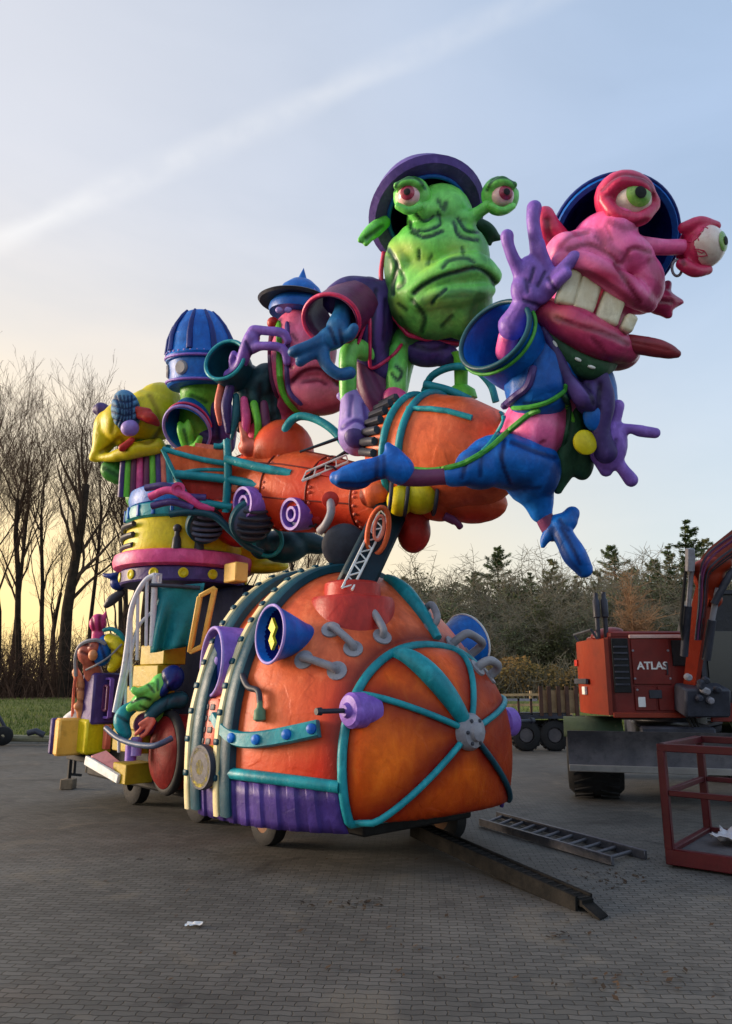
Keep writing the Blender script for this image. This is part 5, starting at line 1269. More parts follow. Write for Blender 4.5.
for pts, m_ in (([(230, 388, -14, 5), (226, 408, -18, 5), (228, 432, -18, 3)], P_DPURPLE), ([(244, 400, -16, 4), (246, 420, -20, 5), (243, 442, -20, 3)], P_PINK), ([(254, 404, -18, 4), (258, 424, -22, 4), (256, 442, -20, 2.5)], P_GREEN), ([(264, 404, -18, 4), (266, 424, -20, 5), (272, 438, -20, 3)], P_PLUM), ([(236, 396, -14, 3.5), (236, 416, -18, 4), (232, 438, -18, 2.5)], P_MIDTEAL), ([(222, 384, -10, 4), (218, 404, -14, 4), (220, 424, -14, 2.5)], P_SKIN)):
    sculpt('coat_tail', f, [('t', pts)], m_, spik, 1.5, 2)
sculpt('foot', f, [('e', 252, 448, -14, 14, 10, 14, -8), ('t', [(256, 444, -22, 5), (268, 447, -28, 4), (274, 454, -30, 4)]), ('t', [(262, 440, -20, 5), (276, 444, -26, 4), (282, 452, -28, 4)]), ('t', [(268, 438, -18, 5), (284, 444, -24, 4), (290, 452, -26, 4)]), ('t', [(246, 446, -20, 5), (244, 436, -22, 4), (241, 424, -20, 3)])], P_SKIN, spik, 1.5, 3, creases=[([(256, 440), (264, 452)], 1.6, 1.2, .8)])
# ================================================================== blue-helmeted alien
f = Fig(11.0); u = f.s
helm = thing('helmeted_alien', 'alien under a tall ribbed blue helmet with round lamps, between bonnet and spiked hat', 'parade figure', tuple(f.p(195, 450, 10)))
hb = sculpt('body', f, [('e', 204, 392, 4, 24, 22, 22), ('t', [(202, 400, 6, 22), (200, 430, 8, 22), (198, 452, 10, 20)])], P_GREEN, helm, 2.2, 4, creases=[([(192, 396), (206, 402)], 2, 1.6, .8)])
hc = f.p(203, 388, 0); hax = (UP - RX * .05 + FW * .05).normalized()
hat = MB().lathe(hc, hax, [(0, 33 * u), (2 * u, 35 * u), (5 * u, 35 * u), (6 * u, 32.5 * u), (24 * u, 32.5 * u), (25 * u, 35 * u), (29 * u, 36 * u), (32 * u, 34 * u), (48 * u, 31 * u), (60 * u, 26 * u), (70 * u, 19 * u), (74 * u, 16 * u), (76 * u, 13 * u), (77 * u, 0)], 44).build('helmet', P_BLUE, helm, 35)
for k in range(9):
    a = 2 * PI * k / 9 + .4; x_ = RX * math.cos(a) + FW * math.sin(a)
    MB().tube([hc + x_ * r * u + hax * z * u for z, r in ((33, 34), (48, 31.5), (60, 26.5), (70, 19.5), (76, 14))], [3.4 * u, 3 * u, 2.6 * u, 2.2 * u, 1.5 * u], 6).build('helmet_rib', P_DBLUE, hat, 60)
for z in (3.5, 27): MB().tube([hc + (RX * math.cos(a) + FW * math.sin(a)) * 35.4 * u + hax * z * u for a in np.linspace(0, 2 * PI, 50)[:-1]], 1.4 * u, 6, closed=True).build('helmet_band', P_PURPLE, hat, 180)
g = MB()
for k in range(34):
    a = 2 * PI * k / 34; g.sph(hc + (RX * math.cos(a) + FW * math.sin(a)) * 34.6 * u + hax * 31.5 * u, 1.3 * u, 6, 4)
g.build('rivet_row', P_LAV, hat, 180)
for a in (-2.0, -2.9, -1.0, -.1):
    x_ = RX * math.cos(a) + FW * math.sin(a); MB().lathe(hc + x_ * 31 * u + hax * 15 * u, x_, [(0, 7 * u), (2.5 * u, 7 * u), (4 * u, 5.5 * u), (4 * u, 0)], 20).build('helmet_lamp', P_STEEL, hat, 35)
flare(f, [(206, 408, 14, 14), (196, 414, 2, 20), (190, 424, -12, 25), (187, 430, -20, 27)], 2.4, 30, 5, sq=.85).build('sleeve', P_BLUE, helm, 60)
m0 = f.p(187, 430, -21); tg = (m0 - f.p(190, 424, -12)).normalized(); x_ = (UP - tg * UP.dot(tg)).normalized(); y_ = tg.cross(x_)
MB().tube([m0 + (x_ * math.cos(a) + y_ * .85 * math.sin(a)) * 26.5 * u for a in np.linspace(0, 2 * PI, 50)[:-1]], 1.6 * u, 8, closed=True).build('cuff_trim', P_LAV, helm, 180)
MB().tube([m0 - tg * .1 + (x_ * math.cos(a) + y_ * .85 * math.sin(a)) * 26 * u for a in np.linspace(-1.6, 1.6, 40)], 1.4 * u, 8).build('cuff_piping', M_PLID, helm, 60)
sculpt('glove', f, [('t', [(196, 440, -8, 8), (188, 446, -18, 6), (182, 432, -24, 5), (180, 424, -24, 3)]), ('t', [(188, 446, -18, 6), (190, 432, -24, 4.5), (188, 422, -24, 3)]), ('t', [(186, 450, -18, 5), (196, 446, -26, 4), (200, 438, -28, 3)])], P_GREEN, helm, 1.5, 3, creases=[([(184, 430), (188, 446)], 1.4, 1.2, .8)])
sculpt('coat', f, [('t', [(214, 400, 4, 14), (222, 420, 2, 15), (224, 444, 0, 12)]), ('e', 208, 440, 4, 22, 16, 18)], P_DPURPLE, helm, 2, 3, creases=[([(216, 400), (218, 440)], 2, 1.8, .9), ([(198, 436), (220, 440)], 2, 1.4, .7), ([(196, 444), (222, 446)], 2, 1.4, .7)], wob=.6)
# ================================================================== figure in the yellow bonnet
f = Fig(11.5); u = f.s
bon = thing('bonnet_alien', 'figure with a yellow floppy bonnet and blue pompom at the rear of the float', 'parade figure', tuple(f.p(142, 500, 10)))
sculpt('body', f, [('e', 140, 446, 6, 22, 20, 20), ('t', [(116, 462, -4, 8), (110, 470, -6, 10), (118, 476, -6, 9)]), ('t', [(142, 450, 8, 17), (142, 496, 10, 17)])], mat('leaf green paint', (58, 132, 48), (76, 150, 60), dark=(14, 60, 24), rough=.4, scale=2), bon, 2, 3, creases=[([(104, 468), (122, 478)], 1.8, 1.6, .8)])
sculpt('bonnet', f, [('e', 150, 416, 0, 33, 27, 28, 16), ('e', 126, 424, -6, 24, 24, 24, 40), ('t', [(110, 426, -4, 16), (102, 446, -8, 10), (94, 457, -8, 5)]), ('t', [(96, 458, -8, 4), (116, 456, -20, 6), (136, 450, -26, 8), (158, 446, -20, 8)]), ('e', 160, 404, 4, 22, 22, 22)], P_YELLOW, bon, 1.9, 3,
       creases=[([(136, 440), (150, 442), (160, 430)], 2, 2, .8), ([(150, 396), (158, 412), (160, 432)], 2, 1.6, .5), ([(108, 450), (120, 438), (126, 450)], 2, 1.6, .7), ([(128, 396), (116, 412), (112, 432)], 2, 1.4, .5), ([(100, 452), (112, 446)], 1.8, 1.4, .7)], spots=[(158, 424, 12, 20, .5)], wob=.9)
sculpt('pompom', f, [('e', 126, 411, -28, 14, 21, 12, 6)], mat('blue yarn paint', (70, 120, 160), (96, 146, 180), dark=(16, 40, 80), rough=.6, scale=6, bump=.6), bon, 1.2, 1,
       creases=[([(116 + k * 4, 396), (120 + k * 3, 412), (116 + k * 4, 428)], 1.0, 1.6, 1) for k in range(5)] + [([(112, 398 + k * 7), (126, 402 + k * 7), (138, 398 + k * 7)], 1.0, 1.4, .9) for k in range(5)])
sculpt('knob', f, [('e', 130, 428, -34, 9, 8, 8, 20)], P_LAV, bon, 1.4, 2)
sculpt('bow', f, [('t', [(140, 416, -34, 4), (150, 418, -36, 6), (158, 424, -32, 3)]), ('t', [(132, 440, -34, 3), (122, 448, -34, 4)]), ('t', [(138, 410, -32, 4), (148, 412, -34, 4)])], P_RED, bon, 1.4, 3)
sculpt('ear', f, [('t', [(108, 416, 4, 7), (101, 410, 2, 8), (97, 410, 2, 5)])], P_DPURPLE, bon, 1.6, 3)
for k, (x0, m) in enumerate(((128, P_GREEN), (134, P_PLUM), (140, P_PINK), (147, P_PLUM), (153, P_GREEN), (159, P_DPURPLE), (164, P_SKIN), (169, P_TEAL), (123, P_DPURPLE))):
    MB().tube([f.p(*q) for q in cat_path([(x0 + (x0 - 146) * -.1, 446, -16 + abs(k - 4)), (x0, 470, -19), (x0 + (x0 - 146) * .06, 497, -19)], 4)], [4.2 * u, 3.6 * u, 3.4 * u, 3.4 * u, 3.4 * u, 3.5 * u, 3.6 * u, 3.8 * u, 4 * u], 10).build('neck_pipe', m, bon, 60)
# ================================================================== rear wagon: yellow drum tower, stairs, curtain, red barrel
tw = thing('stair_wagon', 'wagon with yellow drum tower, teal curtain and yellow steps in a white railing', 'float wagon', tuple(WC - WA * 4.4))
f = Fig(11.0); u = f.s
tc_ = f.p(186, 545); tc_ = Vector((tc_.x, tc_.y, 0))


def zat(py, p=None):       # height that shows at picture row py on the tower axis
    p = p or tc_; d = ray(CX, py); return CAM.z + d.z / d.y * p.y


def ring(y0, y1, r, m, name, bul=0.0, parent=None, c=None, n=48, r1=None):
    c = c or tc_; z0, z1 = sorted((zat(y0, c), zat(y1, c))); h = z1 - z0
    r1 = r1 or r
    prof = [(0, r * .98), (h * .12, r + bul * .6), (h * .5, (r + r1) / 2 + bul), (h * .88, r1 + bul * .6), (h, r1 * .98)]
    return MB().lathe(c + UZ * z0, UZ, prof, n).build(name, m, parent or tw, 35)


ring(588, 574, .90, P_DPURPLE, 'porthole_rim')
ring(574, 559, .97, P_PINK, 'pink_rim', .05)
yd = ring(559, 527, .90, P_YELLOW, 'yellow_drum', 0, r1=.84)
ring(528, 514, .86, P_TEAL, 'teal_band', .03)
blue_r = ring(515, 496, .80, P_BLUE, 'blue_cushion', .06)
for k in range(14):
    a = 2 * PI * k / 14; x_ = Vector((math.cos(a), math.sin(a), 0))
    MB().lathe(tc_ + x_ * .885 + UZ * zat(581), x_, [(0, .07), (.03, .07), (.04, .045), (.03, .03), (.03, 0)], 16).build('porthole', P_YELLOW, tw, 35)
for k in range(20):
    a = 2 * PI * k / 20; x_ = Vector((math.cos(a), math.sin(a), 0)); MB().box(tc_ + x_ * .885 + UZ * zat(521), x_.cross(UZ) * .025, UZ * .085, x_ * .02, .01).build('band_cleat', P_BLUE, tw, 30) if k % 1 == 0 else None
for py in (533, 543, 553):       # dark louvres at the left of the drum
    MB().tube([tc_ + Vector((math.cos(a), math.sin(a), 0)) * (.885 + .015) + UZ * zat(py) for a in np.linspace(PI * 1.0, PI * 1.28, 10)], .04, 6).build('louvre', P_CHAR, tw, 60)
for px in (177, 199):
    q, n = hit(px, 541, [yd], .02)
    k_ = MB().lathe(q - UZ * .17, UZ, [(0, .0), (0, .06), (.03, .07), (.2, .055), (.24, .035), (.3, .035)], 14).build('latch', P_CHAR, tw, 40)
    MB().sph(q + UZ * .17, .06).build('latch_knob', P_CHAR, k_, 180)
# slope of yellow plating down to the boiler, cream corner posts
pl = sculpt('yellow_apron', f, [('e', 236, 552, 6, 36, 18, 24, 14), ('e', 262, 566, 2, 28, 8, 18)], P_YELLOW, tw, 2.4, 3)
for px, py, hx, hy, Z in ((236, 573, .15, .13, 9.9),):
    c = Fig(Z).p(px, py); MB().box(c, WA * hx, WS * .1, UZ * hy, .015).build('corner_block', mat('ochre paint', (222, 170, 70), (230, 186, 96), rough=.45), tw)
# yellow window frame beside the second arch
fr = Fig(9.2); c0 = [fr.p(x, y) for x, y in ((200, 596), (215, 588), (203, 646), (190, 652))]
g = MB()
for a, b_ in zip(c0, c0[1:] + c0[:1]): g.bar(a, b_, .06, .1, FW, .012)
g.build('window_frame', P_CREAM if False else mat('ochre paint', (1, 1, 1)), tw)
# ribbed fans in front of the tower
for px, py, Z, r, m in ((207, 527, 10.0, .24, P_CHAR), (254, 523, 9.5, .27, mat('slate paint', (66, 74, 100), (86, 94, 120), dark=(20, 22, 40), rough=.42, scale=2))):
    ff = Fig(Z); c = ff.p(px, py); ax = (-FW * .75 + RX * .45 - UP * .3).normalized()
    fan = MB().lathe(c - ax * .15, ax, [(0, r * .6), (.05, r * .96), (.12, r), (.15, r * .9), (.2, r * .55), (.23, r * .2), (.23, 0)], 28).build('fan', m, tw, 40)
    x_ = (UP - ax * UP.dot(ax)).normalized(); y_ = ax.cross(x_); g = MB()
    for k in range(5):
        o = (k - 2) * r * .36; hw = math.sqrt(max(.01, r * r - o * o)) * .92
        g.tube([c + x_ * o * .9 + y_ * hw * t * .96 + ax * (.02 + .1 * math.sqrt(max(0, 1 - t * t * .95 - (o / r) ** 2 * .6))) for t in np.linspace(-1, 1, 9)], .024, 6)
    g.build('fan_ribs', P_CHAR if m is not P_CHAR else mat('slate paint', (1, 1, 1)), fan, 60)
    MB().lathe(c - ax * .16, ax, [(0, r * .98), (.04, r * 1.1), (.12, r * 1.1), (.14, r)], 28).build('fan_collar', P_DTEAL, fan, 40)
# purple machinery, pink hoses and a red pod between tower and rocket
f1 = Fig(10.3)
sculpt('red_pod', f1, [('e', 232, 528, 8, 24, 17, 20, -38)], P_RED, tw, 2, 3)
for pts, r, m, nm in (([(150, 497, -40), (168, 490, -44), (186, 496, -46), (200, 506, -44), (214, 508, -40)], .055, P_PINK, 'hose'), ([(146, 488, -36), (166, 486, -42), (184, 496, -44), (206, 498, -42)], .05, P_DPURPLE, 'hose'), ([(170, 514, -44), (190, 512, -46), (214, 516, -42), (232, 532, -40), (246, 545, -36), (262, 553, -30)], .05, P_DTEAL, 'hose'), ([(152, 506, -40), (172, 502, -44), (194, 508, -46)], .05, P_DPURPLE, 'hose')):
    MB().tube([f1.p(*q) for q in cat_path(pts, 6)], r, 8).build(nm, m, tw, 60)
MB().lathe(f1.p(178, 489, -46), (-FW + RX * .3), [(0, .09), (.05, .09), (.05, .05), (.02, .04), (.02, 0)], 18).build('hose_union', P_PINK, tw, 35)
sculpt('dark_turret', f1, [('e', 284, 546, 20, 26, 18, 24), ('e', 262, 544, 10, 14, 16, 16), ('t', [(300, 540, 20, 14), (318, 545, 24, 10)])], P_DTEAL, tw, 2.2, 3, creases=[([(262, 534), (268, 556)], 2, 1.8, .9), ([(276, 532), (278, 562)], 2, 1.8, .9)])
MB().tube([f1.p(268 + 14 * math.cos(a), 541 + 15 * math.sin(a), -4) for a in np.linspace(0, 2 * PI, 30)[:-1]], .03, 8, closed=True).build('turret_ring', P_TEAL, tw, 180)
# body of the wagon below the tower
base = WC - WA * 4.3
g = MB(); g.box(base + UZ * .55, WA * 2.1, WS * .8, UZ * .25, .03); g.build('chassis', P_BLACK, tw)
core = MB().box(WC - WA * 4.15 + UZ * 1.7 - WS * .45, WA * .95, WS * .6, UZ * 1.25, .05).build('housing', mat('night blue panel paint', (14, 18, 34), (20, 24, 44), rough=.9, scale=2, spec=.05), tw)
for t in (3.4, 5.2):
    c = WC - WA * t + WS * .55 + UZ * .3
    MB().lathe(c - WS * .1, WS, [(0, .12), (0, .24), (.03, .295), (.17, .295), (.2, .24), (.2, .12)], 24, closed=True).build('wheel', P_BLACK, tw, 30)
# curtain
cf = Fig(9.45); rows = []
for j in range(18):
    v = j / 17; row = []
    for i in range(50):
        x = i / 49; px = 153 + 52 * x - (2 + 10 * x) * v; py = 587 - 4 * x + (66 - 4 * x) * v - 6 * math.sin(PI * x) * v * (1 - v)
        fold = 4.5 * math.sin(x * 15 + 3.0 * v + math.sin(x * 5)) * (.3 + .7 * v) + 3 * math.sin(v * 5 + x * 9)
        row.append(cf.p(px, py, fold))
    rows.append(row)
cur = MB().grid(rows).build('curtain', mat('teal tarpaulin', (18, 112, 124), (30, 130, 140), rough=.5, scale=3, bump=.4), tw, 180); cur.modifiers.new('s', 'SOLIDIFY').thickness = .012
drape_y = MB().tube([cf.p(150, 585, -4), cf.p(175, 586, -4), cf.p(200, 588, -4)], .025, 8).build('curtain_rod', P_CHAR, tw, 60)
# stairs: treads of plank boxes stepping down toward the viewer's left
sf = Fig(9.9)
YST = mat('stair yellow paint', (150, 126, 16), (170, 144, 30), rough=.45, scale=2, bump=.3)
def sp_(px, py, dz=0): return sf.p(px, py, dz)
for i, (px, py, w_, h_) in enumerate(((163, 655, .34, .13), (156, 676, .36, .14), (150, 697, .38, .14), (143, 718, .40, .14), (137, 740, .40, .14))):
    c = sp_(px, py, -4 * i); MB().box(c, WA * w_, WS * .16, UZ * h_ * 1.0, .012).build('step', YST, tw)
c = sp_(135, 772, -14); MB().box(c, WA * .2, WS * .22, UZ * .125, .012).build('platform', YST, tw)
MB().bar(sp_(86, 760, 10), sp_(119, 779, -30), .05, .12, UZ, .01).build('edge_board', P_WHITE, tw)
MB().prism([sp_(91, 757, 12), sp_(122, 776, -26), sp_(128, 770, -10), sp_(106, 752, 14)], UZ * .04).build('pink_deck', mat('pale pink deck paint', (206, 128, 132), (216, 150, 150), rough=.6), tw)
# white railing with balusters
Wrail = mat('railing white paint', (196, 196, 206), (212, 212, 220), rough=.45, scale=3)
top = [(155, 575, -34), (146, 580, -34), (137, 594, -34), (131, 612, -34), (128, 640, -34), (124, 668, -36), (119, 692, -38), (115, 712, -40)]
tp = [sf.p(*q) for q in cat_path(top, 6)]
MB().tube(tp, .036, 8).build('handrail', Wrail, tw, 60)
for i, (x0, y0, x1, y1) in enumerate(((155, 575, 152, 646), (147, 579, 146, 646), (138, 593, 137, 660), (131, 612, 131, 690), (126, 656, 125, 728), (119, 692, 119, 752))):
    MB().tube([sf.p(x0, y0, -34), sf.p(x1, y1, -36)], .022 if i else .04, 8).build('baluster', Wrail, tw, 60)
MB().tube([sf.p(*q) for q in cat_path([(152, 612, -33), (138, 628, -33), (128, 668, -35), (117, 716, -39)], 6)], .022, 8).build('mid_rail', Wrail, tw, 60)
MB().tube([sf.p(155, 575, -34), sf.p(160, 574, -28), sf.p(158, 610, -28)], .03, 8).build('rail_return', Wrail, tw, 60)
# red barrel with black rim
bf = Fig(9.15)
bc = bf.p(168, 752); bax = (WS * .9 + WA * .1 - RX * .35).normalized()
brl = MB().lathe(bc - bax * .5, bax, [(0, .42), (.2, .45), (.5, .45), (.52, .43), (.56, .43), (.62, .36), (.66, .22), (.68, 0)], 40).build('red_barrel', mat('dark red barrel paint', (104, 18, 18), (122, 28, 24), dark=(50, 8, 8), rough=.55, scale=2, spec=.15), tw, 40)
x_ = bax.orthogonal().normalized(); y_ = bax.cross(x_)
MB().tube([bc + (x_ * math.cos(a) + y_ * math.sin(a)) * .45 for a in np.linspace(0, 2 * PI, 48)[:-1]], .06, 8, closed=True).build('barrel_rim', P_BLACK, brl, 180)
MB().tube([bf.p(*q) for q in cat_path([(106, 728, 6), (118, 738, -12), (134, 744, -30), (152, 746, -44), (162, 743, -46), (172, 738, -40)], 6)], .035, 8).build('bumper_tube', mat('steel blue paint', (58, 72, 100), (76, 90, 118), rough=.4, scale=3), tw, 60)
for px, py, m in ((131, 752, P_PURPLE), (136, 747, P_LAV)): MB().lathe(bf.p(px, py, 0), UZ, [(-.1, .07), (.1, .07), (.12, .05), (.12, 0)], 14).build('canister', m, tw, 40)
# blue spikes and dark bits hanging under the pink rim at the left
g = sculpt('rim_bracket', f, [('t', [(124, 572, -16, 3), (112, 576, -16, 3), (104, 575, -14, 2)]), ('e', 118, 584, -12, 8, 7, 7, -20)], P_DBLUE, tw, 1.6, 2)
sculpt('rim_bracket', f, [('t', [(122, 592, -10, 4), (112, 600, -12, 5), (106, 606, -12, 3)])], P_CHAR, tw, 1.6, 2)
# ------------------------------------------------------------------ little green alien behind the barrel
f = Fig(9.35); u = f.s
sm = thing('small_green_alien', 'little green alien in a dark blue hat leaning over the red barrel by the steps', 'parade figure', tuple(f.p(150, 725, 10)))
sculpt('body', f, [('e', 152, 692, -10, 15, 10, 13, 28), ('e', 142, 702, -14, 11, 9, 11, 20), ('e', 162, 684, -6, 11, 11, 11), ('t', [(140, 700, -20, 5), (130, 708, -22, 4)]), ('t', [(150, 688, -18, 5), (138, 692, -22, 4), (134, 690, -22, 3.5)]), ('t', [(156, 706, 0, 11), (156, 724, 4, 10)])], M_GFACE, sm, 1.2, 3,
       creases=[([(132, 702), (142, 698), (150, 700)], 1.4, 1.6, 1), ([(148, 684), (154, 692)], 1.2, 1.2, .9), ([(158, 680), (158, 690)], 1.2, 1.2, .8), ([(140, 706), (148, 710)], 1.2, 1, .8)], wob=.7)
h_ = sculpt('hat', f, [('e', 172, 678, -4, 12, 13, 13, -20), ('e', 168, 686, -8, 14, 5, 13, 50)], P_DBLUE, sm, 1.3, 3, creases=[([(160, 672), (166, 682), (170, 692)], 1.4, 1.2, .9)])
sculpt('sleeve', f, [('t', [(180, 700, 0, 9), (168, 702, -8, 8), (158, 708, -14, 7), (150, 716, -18, 6)])], P_DTEAL, sm, 1.4, 3, creases=[([(170, 696), (166, 710)], 1.4, 1.2, .8)])
sculpt('sleeve', f, [('t', [(134, 706, -4, 6), (124, 714, -10, 8), (122, 724, -14, 8), (126, 734, -16, 6)])], P_TEAL, sm, 1.4, 3, creases=[([(118, 716), (128, 722)], 1.4, 1.2, .8)])
sculpt('shirt', f, [('e', 146, 724, -4, 13, 12, 10, 20)], P_PLUM, sm, 1.5, 3)
sculpt('hand', f, [('e', 150, 722, -22, 6, 5, 4, 30), ('t', [(148, 722, -24, 2.5), (140, 730, -26, 2), (136, 734, -26, 2)]), ('t', [(152, 724, -24, 2.5), (146, 733, -26, 2), (142, 736, -26, 2)]), ('t', [(148, 719, -24, 2.5), (140, 724, -26, 2)])], P_SKIN, sm, 1.0, 2)
# ================================================================== tail trailer
f = Fig(10.9); u = f.s
tail = thing('tail_trailer', 'small yellow trailer with purple cabinet standing on prop legs at the tail of the float', 'float wagon', tuple(gnd(92, 788)))
def q_(px, py, dz=0): return f.p(px, py, dz)
EX, EY = WA, WS
c = q_(98, 735); MB().box(c, EX * .30, EY * .30, UZ * .24, .03).build('yellow_box', P_YELLOW, tail)
nface = q_(78, 736, -6); MB().box(nface, EX * .1, EY * .32, UZ * .26, .03).build('end_panel', mat('amber paint', (224, 160, 60), (232, 178, 84), rough=.42), tail)
MB().box(q_(71, 735, -2), EX * .05, EY * .3, UZ * .25, .02).build('end_band', P_DPURPLE, tail)
sculpt('fender', f, [('t', [(66, 748, 0, 4), (63, 734, 0, 6), (68, 722, 0, 7), (78, 715, 2, 8)]), ('e', 72, 724, 2, 9, 9, 10)], P_WHITE, tail, 1.5, 3)
for px in (107, 119): MB().box(q_(px, 737, -22), EX * .06, EY * .04, UZ * .17, .012).build('box_frame', P_SKIN if px < 110 else P_CREAM, tail)
MB().box(q_(96, 757), EX * .42, EY * .28, UZ * .04, .01).build('chassis', P_BLACK, tail)
cab = MB().box(q_(103, 698, 0), EX * .22, EY * .24, UZ * .36, .03).build('cabinet', P_DPURPLE, tail)
for k in (0, 1):
    cc = q_(107 - 1 * k, 698, -14 - 4 * k); g = MB(); hw, hh = .13 - .06 * k, .27 - .1 * k
    for sx_ in (-1, 1): g.box(cc + EX * hw * sx_, EX * .018, EY * .03, UZ * hh, .006)
    for sz in (-1, 1): g.box(cc + UZ * hh * sz, EX * (hw - .02), EY * .03, UZ * .018, .006)
    g.build('cabinet_moulding', P_PURPLE if k == 0 else P_PLUM, cab)
MB().box(q_(108, 698, -16), EX * .05, EY * .02, UZ * .14, .01).build('cabinet_panel', P_LAV, cab)
sculpt('cream_column', f, [('t', [(80, 716, -4, 4), (81, 700, -4, 4), (80, 684, -2, 4.5), (76, 672, 0, 4)]), ('e', 78, 706, -6, 4, 4, 5)], mat('peach paint', (206, 130, 84), (218, 150, 104), dark=(130, 60, 40), rough=.45), tail, 1.5, 3, creases=[([(72, 700), (86, 702)], 1.4, 1.4, .7), ([(72, 688), (88, 690)], 1.4, 1.4, .7)], wob=.8)
for pts, r, m in (([(76, 676, -8), (76, 656, -10), (82, 644, -12), (96, 640, -14), (106, 644, -14)], .03, P_STEEL), ([(86, 670, -14), (98, 664, -20), (110, 656, -20), (122, 644, -16)], .016, P_STEEL), ([(72, 720, -4), (74, 690, -6), (77, 668, -8)], .022, P_SKIN)):
    MB().tube([f.p(*t) for t in cat_path(pts, 5)], r, 6).build('tube_frame', m, tail, 60)
for px, py, dz, bx, by in ((66, 786, 0, 0, 0), (92, 776, 30, 0, 0)):
    p0 = gnd(px + (2 if px < 80 else 0), 789 if px < 80 else 772)
    top_ = Vector((p0.x, p0.y, .62)); lg = MB().bar(p0 + UZ * .16, top_, .05, .05).build('prop_leg', P_BLACK, tail)
    MB().box(p0 + UZ * .08, RX * .1, Vector((0, .1, 0)), UZ * .08, .012).build('prop_block', mat('weathered timber', (104, 92, 78), (128, 114, 96), rough=.85, scale=6), lg)
MB().bar(gnd(73, 783) + UZ * .62, gnd(73, 783) + UZ * .12, .045, .045).build('prop_leg', P_BLACK, tail); MB().bar(gnd(68, 787) + UZ * .2, gnd(80, 784) + UZ * .14, .04, .04).build('prop_brace', P_BLACK, tail)
# small figure sitting on the tail trailer
tf = thing('small_tail_figure', 'small pink-topped figure with red face and yellow sleeve on the purple tail cabinet', 'parade figure', tuple(f.p(100, 672, 0)))
sculpt('body', f, [('e', 88, 654, -6, 10, 13, 11, 10), ('e', 94, 648, -12, 6, 7, 6), ('t', [(90, 662, -4, 8), (94, 674, -2, 9)])], mat('brick face paint', (170, 84, 66), (190, 104, 84), dark=(80, 24, 20), rough=.42), tf, 1.2, 3, creases=[([(82, 652), (90, 656), (94, 662)], 1.3, 1.3, .9), ([(84, 644), (92, 646)], 1.2, 1.2, .8)], wob=.7)
sculpt('nose', f, [('e', 93, 655, -18, 4.5, 5.5, 5)], mat('peach paint', (1, 1, 1)), tf, 1.0, 2)
sculpt('jacket', f, [('e', 103, 652, -6, 9, 14, 10, -10), ('e', 106, 642, -2, 8, 8, 8)], P_BLUE, tf, 1.4, 3, creases=[([(100, 644), (106, 660)], 1.4, 1.3, .9)], wob=.6)
sculpt('sleeve', f, [('t', [(110, 640, -4, 7), (118, 646, -8, 8), (118, 658, -10, 7), (112, 668, -12, 5)])], P_YELLOW, tf, 1.4, 3, creases=[([(112, 650), (122, 656)], 1.4, 1.3, .8)], wob=.6)
sculpt('hat', f, [('e', 98, 623, 0, 8.5, 9.5, 8.5), ('t', [(98, 632, 0, 6), (98, 640, 0, 7)]), ('t', [(103, 620, 0, 3), (106, 612, 0, 1.2)])], P_PINK, tf, 1.2, 2, creases=[([(92, 618), (94, 630)], 1.6, 1.4, .9), ([(100, 616), (100, 630)], 1.6, 1.4, .9)])
sculpt('hat_brim', f, [('t', [(104, 630, -6, 2.5), (112, 629, -8, 2.5), (120, 634, -8, 2.5), (124, 640, -8, 2)])], P_MIDT if False else P_TEAL, tf, 1.2, 2)
# ================================================================== wheeled excavator
EX_R = mat('excavator red paint', (98, 15, 11), (112, 22, 16), rough=.42, scale=1.5, grime=.4, bump=.12)
EX_O = mat('excavator orange paint', (122, 32, 12), (136, 42, 16), rough=.4, scale=1.5, grime=.35, bump=.12)
EX_S = mat('worn blade steel', (62, 60, 64), (86, 82, 84), rough=.6, scale=2.5, grime=.6, bump=.3)
EX_G = mat('cab glass', (16, 20, 30), (22, 28, 40), rough=.08, scale=.5, bump=0, coat=.6)
exc = thing('wheeled_excavator', 'orange-red wheeled excavator with dozer blade and raised boom at the right edge', 'excavator', (5.2, 12.3, 0))
V = Vector
# undercarriage axis runs away from us to the right; blade faces us
UA = V((.26, .966, 0)); US = V((.966, -.26, 0))      # along, across
bl = gnd(597, 797)
bl_c = bl + US * .95 - UA * .8
W_ = 1.32
g = MB(); prof = [(-.10, .02), (-.03, .1), (0, .25), (-.02, .38), (-.08, .5)]; rows = []
for t in np.linspace(-W_, W_, 14):
    rows.append([bl_c + US * t + UA * o + UZ * (z + .50) for o, z in prof] + [bl_c + US * t + UA * (o + .04) + UZ * (z + .50) for o, z in prof[::-1]])
g.grid(rows, closed_u=True); g.f += [list(range(10))[::-1], [13 * 10 + k for k in range(10)]]
blade = g.build('dozer_blade', EX_S, exc, 40)
MB().bar(bl_c - US * W_ + UZ * .50 - UA * .1, bl_c + US * W_ + UZ * .50 - UA * .1, .04, .09, UZ, .008).build('blade_edge', mat('polished edge steel', (120, 116, 112), (140, 136, 130), rough=.4), blade)
for s_ in (-.5, .5): MB().bar(bl_c + US * s_ + UZ * .6 + UA * .04, bl_c + US * s_ + UA * .9 + UZ * .55, .12, .14, UZ, .01).build('blade_arm', EX_S, exc)


